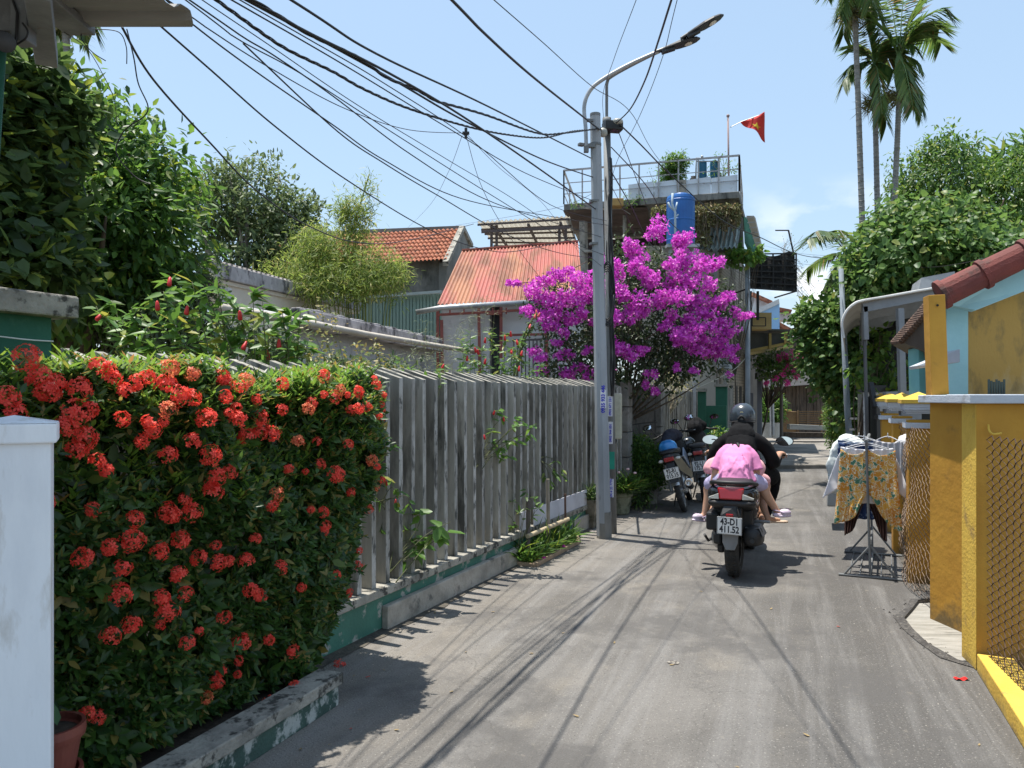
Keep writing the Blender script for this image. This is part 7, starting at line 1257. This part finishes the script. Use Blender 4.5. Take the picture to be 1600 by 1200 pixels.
for s_ in (-1, 1): b.ball(Vector((s_*.034, .805, 1.3)), .012, 10)
b.build('eyes', mat('eye', (.05, .03, .02), rough=.1, bump=0), a, smooth=True)
# middle child, mostly hidden
m = thing('person', 'small child in pale pink squeezed between the adult and the pink-shirted child', 'person', SO, rot=SROT)
b = MB(); head(b, (-.02, .43, .965), (0, 1, -.3), .074); limb(b, [(-.02, .4, .92), (-.02, .36, .84)], [.045, .09])
for s_ in (-1, 1):
    limb(b, [(s_*.11-.02, .38, .93), (s_*.17-.02, .42, .87), (s_*.15, .52, .9)], [.032, .028, .02]); limb(b, [(s_*.08, .36, .82), (s_*.21, .52, .74), (s_*.2, .4, .56), (s_*.24, .33, .46)], [.055, .045, .036, .024])
    hand(b, (s_*.15, .525, .9), (0, 1, 0), (-s_, 0, 0), s_, .7, .6); limb(b, [(s_*.245, .33, .44), (s_*.33, .37, .43)], [.024, .018])
b.build('body', skin2, m, remesh=.008, relax=3)
b = MB(); limb(b, [(-.02, .36, .83), (-.02, .38, .91)], [.115, .09])
for s_ in (-1, 1): limb(b, [(s_*.1-.02, .36, .94), (s_*.19-.03, .34, .89), (s_*.21-.04, .32, .86)], [.06, .062, .055])
b.ball((-.19, .26, .86), (.045, .05, .085), 14); b.build('shirt', pinkp, m, remesh=.01, relax=4, disp=.012, dscale=.06)
b = MB()
for s_ in (-1, 1): limb(b, [(s_*.08, .36, .81), (s_*.2, .5, .75)], [.07, .06])
limb(b, [(-.2, .45, .68), (-.19, .38, .5)], [.05, .045]); b.build('trousers', pinkp, m, remesh=.01, relax=3)
b = MB(); b.ball((-.02, .42, .98), (.077, .08, .08), 16); limb(b, [(-.02, .38, .96), (-.02, .36, .92)], [.04, .03]); b.build('hair', hairm, m, remesh=.008)
for s_ in (-1, 1):
    b = MB(); b.prism([(s_*(.2), .30, .405), (s_*.39, .36, .405), (s_*.41, .4, .405), (s_*.38, .43, .405), (s_*.2, .38, .405)], (0, 0, .018)); b.build('sandal', beige, m, bevel=.006)
# rear child
c = thing('person', 'child in a pink T-shirt and lilac clogs sitting at the back, head bowed', 'person', SO, rot=SROT)
b = MB(); head(b, (-.01, .375, .94), (0, .5, -.85), .085); limb(b, [(0, .3, 1.0), (0, .22, 1.04), (0, .12, .86)], [.045, .045, .08])
limb(b, [(-.11, .2, 1.0), (-.165, .14, .88), (-.2, .14, .745)], [.036, .03, .02]); hand(b, (-.201, .142, .735), (-.12, .25, -1), (.9, .1, -.2), 1, .78, .35)
limb(b, [(.11, .2, 1.0), (.155, .19, .88), (.16, .35, .82)], [.036, .03, .021]); hand(b, (.16, .36, .82), (-.2, 1, 0), (-1, 0, 0), -1, .78, .5)
limb(b, [(-.08, .1, .83), (-.235, .26, .7), (-.245, .25, .62), (-.275, .23, .47)], [.07, .05, .043, .026]); limb(b, [(-.28, .23, .455), (-.34, .2, .43)], [.027, .02])
limb(b, [(.08, .1, .83), (.2, .27, .72), (.235, .28, .65), (.315, .31, .52)], [.07, .05, .043, .026]); limb(b, [(.32, .31, .505), (.39, .33, .49)], [.027, .02])
b.build('body', skin2, c, remesh=.007, relax=3)
b = MB(); b.v = []; secs = [(.775, .085, .185, .135, .0), (.79, .08, .19, .14, 0), (.84, .085, .168, .125, 0), (.9, .1, .155, .115, 0), (.97, .14, .152, .105, 0), (1.02, .175, .14, .092, 0), (1.06, .205, .11, .07, 0), (1.085, .225, .06, .045, 0)]
for k, (z, y, rx, ry, _) in enumerate(secs):
    for q in range(28):
        th = q/28*2*math.pi; fl_ = 1+(.05*math.sin(th*5+.6)+.03*math.sin(th*9+2))*max(0, (.93-z)/.15); b.v.append((rx*.86*math.cos(th)*fl_, y+ry*math.sin(th)*fl_, z+.008*math.sin(th*3+1)*(k < 2)))
for k in range(len(secs)-1):
    for q in range(28): b.f.append((k*28+q, k*28+(q+1) % 28, (k+1)*28+(q+1) % 28, (k+1)*28+q)); b.m.append(0)
b.f += [tuple(range(28))[::-1], tuple(range((len(secs)-1)*28, len(secs)*28))]; b.m += [0, 0]
for s_, yy in ((-1, .15), (1, .185)):
    P = [Vector((s_*.08, .2, 1.035)), Vector((s_*.122, yy+.015, .99)), Vector((s_*.15, yy, .92)), Vector((s_*.163, yy-.01, .87))]; b.tube(smoothpath(P, 4), [.046+.001*k for k in range(13)], 16); b.ball(P[0], .05, 14)
for q in ((-.05, .0, .84, .9), (.06, .01, .82, .93), (.1, .0, .8, .9), (-.11, .01, .8, .92), (.02, .02, .86, .97)): b.tube(smoothpath([(q[0]*1.3, q[1]-.035, q[2]-.02), (q[0], q[1]-.012, (q[2]+q[3])/2), (q[0]*.6, q[1]+.04, q[3]+.02)], 4), [.004+.006*math.sin(k/8*math.pi) for k in range(9)], 6)
for i in range(16):
    x0 = RS.uniform(-.13, .13); z0 = RS.uniform(.82, .93); x1 = x0*.4+RS.uniform(-.05, .05); z1 = z0+RS.uniform(.06, .12); yb = lambda x, z: .085+max(0, z-.85)*.45-(.128-(z-.8)*.12)*math.sqrt(max(.05, 1-(x/.18)**2))
    b.tube(smoothpath([(x0, yb(x0, z0)+.004, z0), ((x0+x1)/2+.01, yb((x0+x1)/2, (z0+z1)/2)-.001, (z0+z1)/2), (x1, yb(x1, z1)+.006, z1)], 4), [.003+.006*math.sin(k/8*math.pi) for k in range(9)], 6)
b.build('shirt', pink, c, remesh=.0065, relax=3, disp=.014, dscale=.11)
b = MB()
limb(b, [(-.06, .08, .8), (-.17, .2, .755), (-.225, .25, .73)], [.09, .075, .064]); limb(b, [(.06, .08, .8), (.15, .2, .765), (.19, .26, .74)], [.09, .075, .064]); b.build('shorts', lav, c, remesh=.009, relax=3, disp=.012, dscale=.05)
b = MB(); b.ball((-.01, .36, .955), (.088, .088, .085), 16); limb(b, [(-.01, .3, 1.02), (.0, .23, 1.078), (.012, .175, 1.082), (.02, .145, 1.06)], [.035, .022, .014, .005]); limb(b, [(-.03, .3, 1.02), (-.035, .21, 1.078), (-.03, .165, 1.075)], [.03, .013, .004]); b.build('hair', hairm, c, remesh=.006, relax=1)
def clog(c_, yaw, t, roll=0):
    M = Matrix.Translation(c_)@Matrix.Rotation(yaw, 4, 'Z')@Matrix.Rotation(roll, 4, 'X'); b = MB(); b.ball(M@Vector((0, .02, .012)), (.036, .056, .032), 18, mt=M.to_3x3()); b.ball(M@Vector((0, -.05, -.006)), (.028, .042, .02), 14, mt=M.to_3x3()); b.ball(M@Vector((0, .0, -.016)), (.036, .085, .013), 18, mt=M.to_3x3()); o = b.build('clog', croc, t, remesh=.005, relax=2)
    b = MB(); b.tube(smoothpath([M@Vector(p) for p in ((-.032, 0, .01), (-.03, -.05, .03), (0, -.08, .034), (.03, -.05, .03), (.032, 0, .01))], 5), .006, 6); b.build('clog_strap', mat('lilac strap', (.4, .32, .45), bump=0), o, smooth=True)
    b = MB()
    for i in range(5): b.ball(M@Vector((-.02+.01*i, .045+.012*(i % 2), .045)), .004, 6)
    b.build('clog_vents', mat('vent', (.1, .08, .1), bump=0), o)
clog((-.315, .19, .43), R(140), c, .15); clog((.365, .32, .49), R(-62), c, 0)
# ---------------------------------------------------------------- parked motorbikes
def moto(label, loc, yaw, lean, pl1, pl2, side, helmet=None, flap=False, carry=False):
    t = thing('motorbike', label, 'motorbike', loc, rot=(0, lean, yaw), group=None)
    wheel(t, 0, .285, .075, 18, True); wheel(t, 1.23, .285, .07, 18, True)
    b = MB(); loft(b, [(-.27, .74, .05, .03), (-.2, .74, .09, .05), (0, .7, .12, .08), (.3, .64, .12, .11), (.55, .55, .1, .12)], 18); b.build('tail_fairing', matte, t, smooth=True)
    b = MB(); loft(b, [(-.22, .8, .07, .02), (-.1, .805, .12, .035), (.2, .79, .13, .045), (.45, .77, .12, .05), (.62, .74, .07, .04)], 18, 3); b.build('seat', vinyl, t, smooth=True)
    b = MB(); b.box((0, -.27, .72), (.13, .05, .055)); b.build('tail_light', redl, t, bevel=.012)
    for s_ in (-1, 1): b = MB(); b.ball((s_*.11, -.22, .71), (.035, .03, .022), 12); b.build('indicator', clearl, t, smooth=True)
    b = MB(); b.prism([(-.05, -.26, .68), (.05, -.26, .68), (.06, -.33, .5), (.055, -.345, .42), (-.055, -.345, .42), (-.06, -.33, .5)], (0, .02, 0)); b.build('rear_mudguard', matte, t, bevel=.005)
    b = MB(); b.lathe([(.3, -.05), (.318, 0), (.3, .05)], (0, 0, .285), 40, mt=RX); b.f = [f for f in b.f if len(f) == 4 and sum(b.v[i][2] for i in f)/4 > .4 and sum(b.v[i][1] for i in f)/4 < .1]; b.m = [0]*len(b.f); b.build('fender', silver, t, solid=.004)
    plate(t, (0, -.35, .545), pl1, pl2, .15)
    b = MB(); b.tube([(.13, .5, .26), (.13, .2, .28)], .022, 10); b.tube([(.14, .22, .28), (.155, -.2, .38)], [.04, .05], 16); b.build('exhaust', matte, t, smooth=True); b = MB(); b.lathe([(.052, 0), (.054, .02), (.03, .03), (.025, .01), (0, .0)], (.155, -.2, .38), 20, mt=Matrix.Rotation(R(97), 3, 'X')); b.build('exhaust_tip', chrome, t, smooth=True)
    b = MB(); b.prism([(.07, .05, .72), (.13, .3, .68), (.15, .62, .52), (.13, .9, .45), (.12, 1.02, .85), (.08, .8, .62)], (.02, 0, 0)); b.prism([(-.07, .05, .72), (-.13, .3, .68), (-.15, .62, .52), (-.13, .9, .45), (-.12, 1.02, .85), (-.08, .8, .62)], (-.02, 0, 0)); b.build('side_panel', side, t, bevel=.01)
    b = MB(); b.box((0, .5, .3), (.16, .34, .22)); b.tube([(0, .5, .35), (0, .95, .75)], .05, 10); b.build('engine', silver, t, bevel=.03)
    b = MB(); loft(b, [(.5, 1.02, .15, .04), (.7, 1.0, .17, .05), (.9, .98, .14, .08), (1.0, .98, .09, .06)], 18, 3, axis='z'); b.build('front_shield', matte, t, smooth=True)
    for s_ in (-1, 1): b = MB(); b.tube([(s_*.07, 1.23, .285), (s_*.07, 1.02, .8)], .018, 8); b.build('fork', silver, t, smooth=True)
    b = MB(); b.tube([(-.08, .45, .25), (-.17, .42, .02)], .01, 8); b.build('kickstand', matte, t)
    for s_ in (-1, 1):
        b = MB(); b.tube([(s_*.09, -.08, .3), (s_*.09, .02, .68)], .022, 10); b.build('rear_shock', silver, t)
    handlebar(t, .95, .98, .32)
    mirror(t, (.2, .96, 1.0), (.3, .96, 1.16), (-.05, -1, .3), .07, .042); mirror(t, (-.2, .96, 1.0), (-.3, .96, 1.16), (.05, -1, .3), .07, .042)
    if flap: b = MB(); b.prism([(.05, -.24, .73), (.14, -.2, .72), (.22, .06, .46), (.2, .02, .4), (.1, -.24, .55)], (0, .015, 0)); b.build('side_flap', mat('tan board', (.2, .16, .1), bump=.2), t)
    return t
m1 = moto('parked motorbike with a blue helmet on its seat, leaning on its stand', (2.25, 9.98, 0), R(-16), R(-15), '92-B1', '015.15', mat('pale blue white fairing', (.55, .62, .75), (.5, .57, .7), 3, rough=.3, coat=.4), flap=True)
m2 = moto('dark parked motorbike behind the blue-helmet one, nearer the lane', (2.74, 10.9, 0), R(-14), R(-8), '92-L1', '175.71', gloss)
MM = Matrix.Translation((2.25, 9.98, 0))@Matrix.Rotation(R(-16), 4, 'Z')@Matrix.Rotation(R(-15), 4, 'Y')
b = MB(); b.lathe([(.115, 0), (.122, .01), (.118, .06), (.1, .1), (.06, .13), (0, .14)], MM@Vector((.0, .02, .82)), 28, mt=MM.to_3x3()); b.lathe([(.1, .0), (0, 0)], MM@Vector((.0, .02, .83)), 28, mt=MM.to_3x3()); tag(b.build('helmet', mat('bright blue helmet', (.03, .25, .62), rough=.3, coat=.5, bump=0), smooth=True), 'bright blue half helmet resting on the seat of the leaning motorbike', 'helmet')
M2 = Matrix.Translation((2.74, 10.9, 0))@Matrix.Rotation(R(-14), 4, 'Z')@Matrix.Rotation(R(-8), 4, 'Y')
b = MB(); b.lathe([(.11, 0), (.12, .01), (.118, .06), (.1, .1), (.06, .13), (0, .14)], M2@Vector((-.12, .15, .8)), 28, mt=M2.to_3x3()@Matrix.Rotation(-.5, 3, 'Y')); tag(b.build('helmet', mat('black helmet', (.02, .025, .03), rough=.25, coat=.5, bump=0), smooth=True), 'dark helmet hung on the left of the rear parked motorbike', 'helmet')
b = MB(); limb(b, [M2@Vector((-.02, .75, 1.02)), M2@Vector((.02, .95, 1.06)), M2@Vector((.1, 1.0, 1.04))], [.1, .13, .08]); tag(b.build('jacket', blackc, remesh=.014, relax=4, disp=.03, dscale=.08), 'black jacket draped over the handlebars of the rear parked motorbike', 'jacket')
b = MB(); limb(b, [MM@Vector((-.1, .6, .86)), MM@Vector((.0, .8, .98)), MM@Vector((.1, .9, .95))], [.07, .1, .07]); tag(b.build('jacket', mat('dark blue jacket', (.025, .03, .05), (.04, .03, .04), 5, bump=.3), remesh=.014, relax=4, disp=.03, dscale=.06), 'dark blue jacket thrown over the front of the leaning motorbike', 'jacket')
# ---------------------------------------------------------------- clothes rack
ro = G(1362, 904); t = thing('clothes_rack', 'grey steel clothes drying rack standing on the lane by the ochre posts', 'clothes rack', tuple(ro))
rd = Vector((.44, .9, 0)).normalized(); sx_ = Vector((rd.y, -rd.x, 0)); p0 = Vector((ro.x-.01, 6.32, 0)); p1 = p0+rd*1.05; zt2 = 1.13
b = MB()
for p in (p0, p1):
    b = MB(); b.tube([p+ZZ*.03, p+ZZ*zt2+sx_*-.03], .011, 8); b.build('post', steel_grey, t)
b = MB()
for p in (p0, p1):
    b.tube([p-sx_*.24+ZZ*.012, p+sx_*.25+ZZ*.012], .011, 8); b.tube([p-sx_*.2+ZZ*.012, p+ZZ*.27], .009, 8); b.tube([p+sx_*.2+ZZ*.012, p+ZZ*.27], .009, 8)
b.tube([p0+ZZ*.02, p1+ZZ*.02], .009, 8); b.build('foot_frame', steel_grey, t)
b = MB(); tp = [p0+ZZ*zt2-sx_*.03, p1+ZZ*zt2-sx_*.03]; b.tube([tp[0]-rd*.05, tp[1]+rd*.1], .014, 10); b.build('hanging_bar', steel_grey, t); b = MB(); b.tube([p0+ZZ*.27, p1+ZZ*.27], .008, 8); b.build('lower_bar', steel_grey, t)
b = MB()
for k in (.08, .3, .5, .7): 
    for s_ in (-.2, -.1, .1, .2): pass
b = MB()
for k in range(5): q = p0+sx_*(-.16+.08*k)+ZZ*.012; b.tube([q, q+rd*1.05], .005, 6)
b.build('base_rods', steel_grey, t)
def vcol(name, base, c2, c3, c4, sc):
    m = mat(name, base, base, rough=.9, bump=.2, bsc=30); t_ = m.node_tree; N = t_.nodes; L = t_.links; p = N['Principled BSDF']; tc_ = N.new('ShaderNodeTexCoord'); v = N.new('ShaderNodeTexVoronoi'); v.inputs['Scale'].default_value = sc; n = N.new('ShaderNodeTexNoise'); n.inputs['Scale'].default_value = sc*.8; va = N.new('ShaderNodeVectorMath'); va.operation = 'MULTIPLY_ADD'; va.inputs[1].default_value = (.12,)*3
    L.new(tc_.outputs['Object'], n.inputs['Vector']); L.new(n.outputs['Color'], va.inputs[0]); L.new(tc_.outputs['Object'], va.inputs[2]); L.new(va.outputs[0], v.inputs['Vector']); v.feature = 'F1'; sp_ = N.new('ShaderNodeSeparateColor'); L.new(v.outputs['Color'], sp_.inputs[0])
    cr = N.new('ShaderNodeValToRGB'); cr.color_ramp.interpolation = 'CONSTANT'; e = cr.color_ramp.elements; e[0].color = (*base, 1); e[1].position = .5; e[1].color = (*c2, 1); q = e.new(.82); q.color = (*c3, 1); L.new(sp_.outputs[0], cr.inputs[0])
    v2 = N.new('ShaderNodeTexVoronoi'); v2.feature = 'DISTANCE_TO_EDGE'; v2.inputs['Scale'].default_value = sc; L.new(va.outputs[0], v2.inputs['Vector']); r = N.new('ShaderNodeMapRange'); r.inputs[1].default_value = .03; r.inputs[2].default_value = .07; L.new(v2.outputs['Distance'], r.inputs[0]); q2 = N.new('ShaderNodeMix'); q2.data_type = 'RGBA'; q2.inputs[6].default_value = (*c4, 1); L.new(r.outputs[0], q2.inputs[0]); L.new(cr.outputs[0], q2.inputs[7]); L.new(q2.outputs[2], p.inputs['Base Color']); return m
def cloth(name, label, cat, m, o, wd, top, bot, k=7, amp=.012, flare=1.15, legs=0, sag=.02, yaw=0, seed=0, sleeve=0, hang=True):
    t_ = thing(name, label, cat, tuple(o+ZZ*bot), 'clothes on the rack'); ax = Matrix.Rotation(yaw, 3, 'Z')@sx_; nn_ = Vector((-ax.y, ax.x, 0))
    def f(u, v, side=0):
        x = (u-.5)*wd*(1+(flare-1)*v); z = top+(bot-top)*v-sag*math.sin(u*math.pi)*(1-v)*(1 if not legs else 1)
        if legs:
            g = max(0, (v-.62)/.38)**.7
            x = side*(.075*g*(1-u)+u*wd*.5*(1+(flare-1)*v)); z += .13*(1-u)**3*(v > .5)*(v-.5)*2+.02*math.sin(u*4+side)*g
        y = amp*math.sin(u*k*2*math.pi+seed+v*1.3)*(.3+.9*v)+.02*noise.noise(Vector((x*8, z*5, seed)))*2*v
        return o-ZZ*o.z+ax*x+nn_*y+ZZ*z
    b = MB()
    if legs:
        for s_ in (-1, 1):
            b.grid(lambda u, v: f(u, v, s_), 40, 40); b.grid(lambda u, v: f(u, v, s_)+nn_*(.035*math.sin(math.pi*u)+.006), 40, 20)
    else:
        b.grid(f, 70, 40); b.grid(lambda u, v: f(u, v)+nn_*(.03*math.sin(math.pi*u)+.006), 50, 20)
        if sleeve:
            for s_ in (-1, 1):
                b.grid(lambda u, v: o-ZZ*o.z+ax*(s_*(wd*.46+(.02+u*.1)*(.5+v)*sleeve))+nn_*(.015*math.sin(v*9+u*6))+ZZ*(top-.02-v*.33-u*.1), 8, 20)
    b.build('cloth', m, t_, smooth=True, solid=.002, recalc=False)
    b = MB(); c_ = o-ZZ*o.z+ZZ*(top+.005); b.tube(smoothpath([c_-ax*wd*.42-ZZ*.012, c_+ZZ*.03, c_+ax*wd*.42-ZZ*.012], 5), .004, 6); b.tube(smoothpath([c_+ZZ*.03, c_+ZZ*.06, o-ZZ*o.z+ZZ*(zt2+.02), o-ZZ*o.z+ZZ*(zt2+.012)+ax*.02], 4), .003, 6); b.build('hanger', mat('pale plastic hanger', (.6, .62, .65), bump=0), t_, smooth=True); return t_
pat = vcol('orange floral print', (.58, .25, .03), (.66, .36, .06), (.07, .2, .13), (.74, .68, .5), 26)
hb = lambda k, dx=0: p0+rd*(1.05*k)-sx_*(.03-dx)+ZZ*1.0
cloth('trousers', 'baggy orange floral print trousers hung at the front of the rack', 'trousers', pat, hb(.02, .01), .41, 1.06, .42, 4, .01, 1.25, legs=1, sag=.05)
cloth('trousers', 'dark brown trousers hanging behind the orange floral pair, only hems showing', 'trousers', mat('dark brown cloth', (.06, .025, .02), (.045, .02, .017), 4, bump=.2), hb(.2, -.01), .33, 1.0, .3, 5, .012, 1.0, legs=1)
cloth('shirt', 'white long-sleeved shirt hung right behind the orange floral trousers', 'shirt', mat('white cotton', (.72, .73, .78), (.66, .67, .72), 4, bump=.2, bsc=25), hb(.12, 0), .40, 1.07, .6, 6, .012, 1.1, sleeve=.9)
cloth('shirt', 'navy blue patterned garment hung in the middle of the rack', 'shirt', vcol('navy print', (.012, .03, .1), (.02, .05, .14), (.3, .38, .5), (.03, .06, .16), 26), hb(.42, -.03), .42, 1.09, .42, 7, .015, 1.05, yaw=.25)
stripe = mat('navy and white stripes', (.7, .72, .76), rough=.9); st_ = stripe.node_tree; wv = st_.nodes.new('ShaderNodeTexWave'); wv.inputs['Scale'].default_value = 9; wv.bands_direction = 'Z'; cr_ = st_.nodes.new('ShaderNodeValToRGB'); cr_.color_ramp.interpolation = 'CONSTANT'; cr_.color_ramp.elements[0].color = (.015, .04, .12, 1); cr_.color_ramp.elements[1].position = .62; cr_.color_ramp.elements[1].color = (.6, .64, .7, 1); tcc = st_.nodes.new('ShaderNodeTexCoord'); st_.links.new(tcc.outputs['Object'], wv.inputs['Vector']); st_.links.new(wv.outputs['Fac'], cr_.inputs[0]); st_.links.new(cr_.outputs[0], st_.nodes['Principled BSDF'].inputs['Base Color'])
cloth('shirt', 'navy shirt with white stripes hung towards the rear of the rack', 'shirt', stripe, hb(.5, -.07), .36, 1.11, .66, 6, .015, 1.0, yaw=.35)
cloth('shirt', 'pale grey shirt bunched on the fence side of the rack', 'shirt', mat('pale grey cotton', (.5, .5, .52), (.42, .42, .45), 4, bump=.2), hb(.35, .16), .26, 1.12, .72, 5, .02, 1.1, yaw=-.5)
b = MB(); b.prism([W(1318, 682, 7.1), W(1336, 690, 7.1), W(1346, 700, 7.1), W(1340, 730, 7.1), W(1320, 775, 7.1), W(1304, 772, 7.1), W(1293, 766, 7.1), W(1290, 735, 7.1), W(1297, 702, 7.1), W(1306, 687, 7.1)], (.32, .62, 0)); tag(b.build('quilt', mat('white padded quilt', (.68, .72, .7), (.6, .65, .63), 4, rough=.8, bump=.5, bsc=12), remesh=.015, relax=14, disp=.07, dscale=.14), 'white padded quilt draped over the far end of the clothes rack', 'quilt')
b = MB(); b.ball(W(1422, 688, 7.0), (.1, .12, .06), 16); b.ball(W(1412, 700, 6.9), (.07, .1, .1), 14); limb(b, [W(1412, 700, 6.9), W(1404, 735, 6.9)], [.06, .05]); tag(b.build('towel', mat('grey white towel', (.6, .6, .62), (.45, .45, .48), 6, rough=.95, bump=.5), remesh=.014, relax=3, disp=.04, dscale=.06), 'crumpled grey-white towel thrown over the chain-link behind the rack', 'towel')
b = MB(); b.prism([W(1294, 762, 8.6), W(1316, 762, 8.6), W(1316, 792, 8.6), W(1292, 792, 8.6)], (.2, .5, 0)); tag(b.build('crate', mat('grey box', (.25, .26, .26), bump=.1), bevel=.02), 'grey box on the ground under the white quilt', 'box')
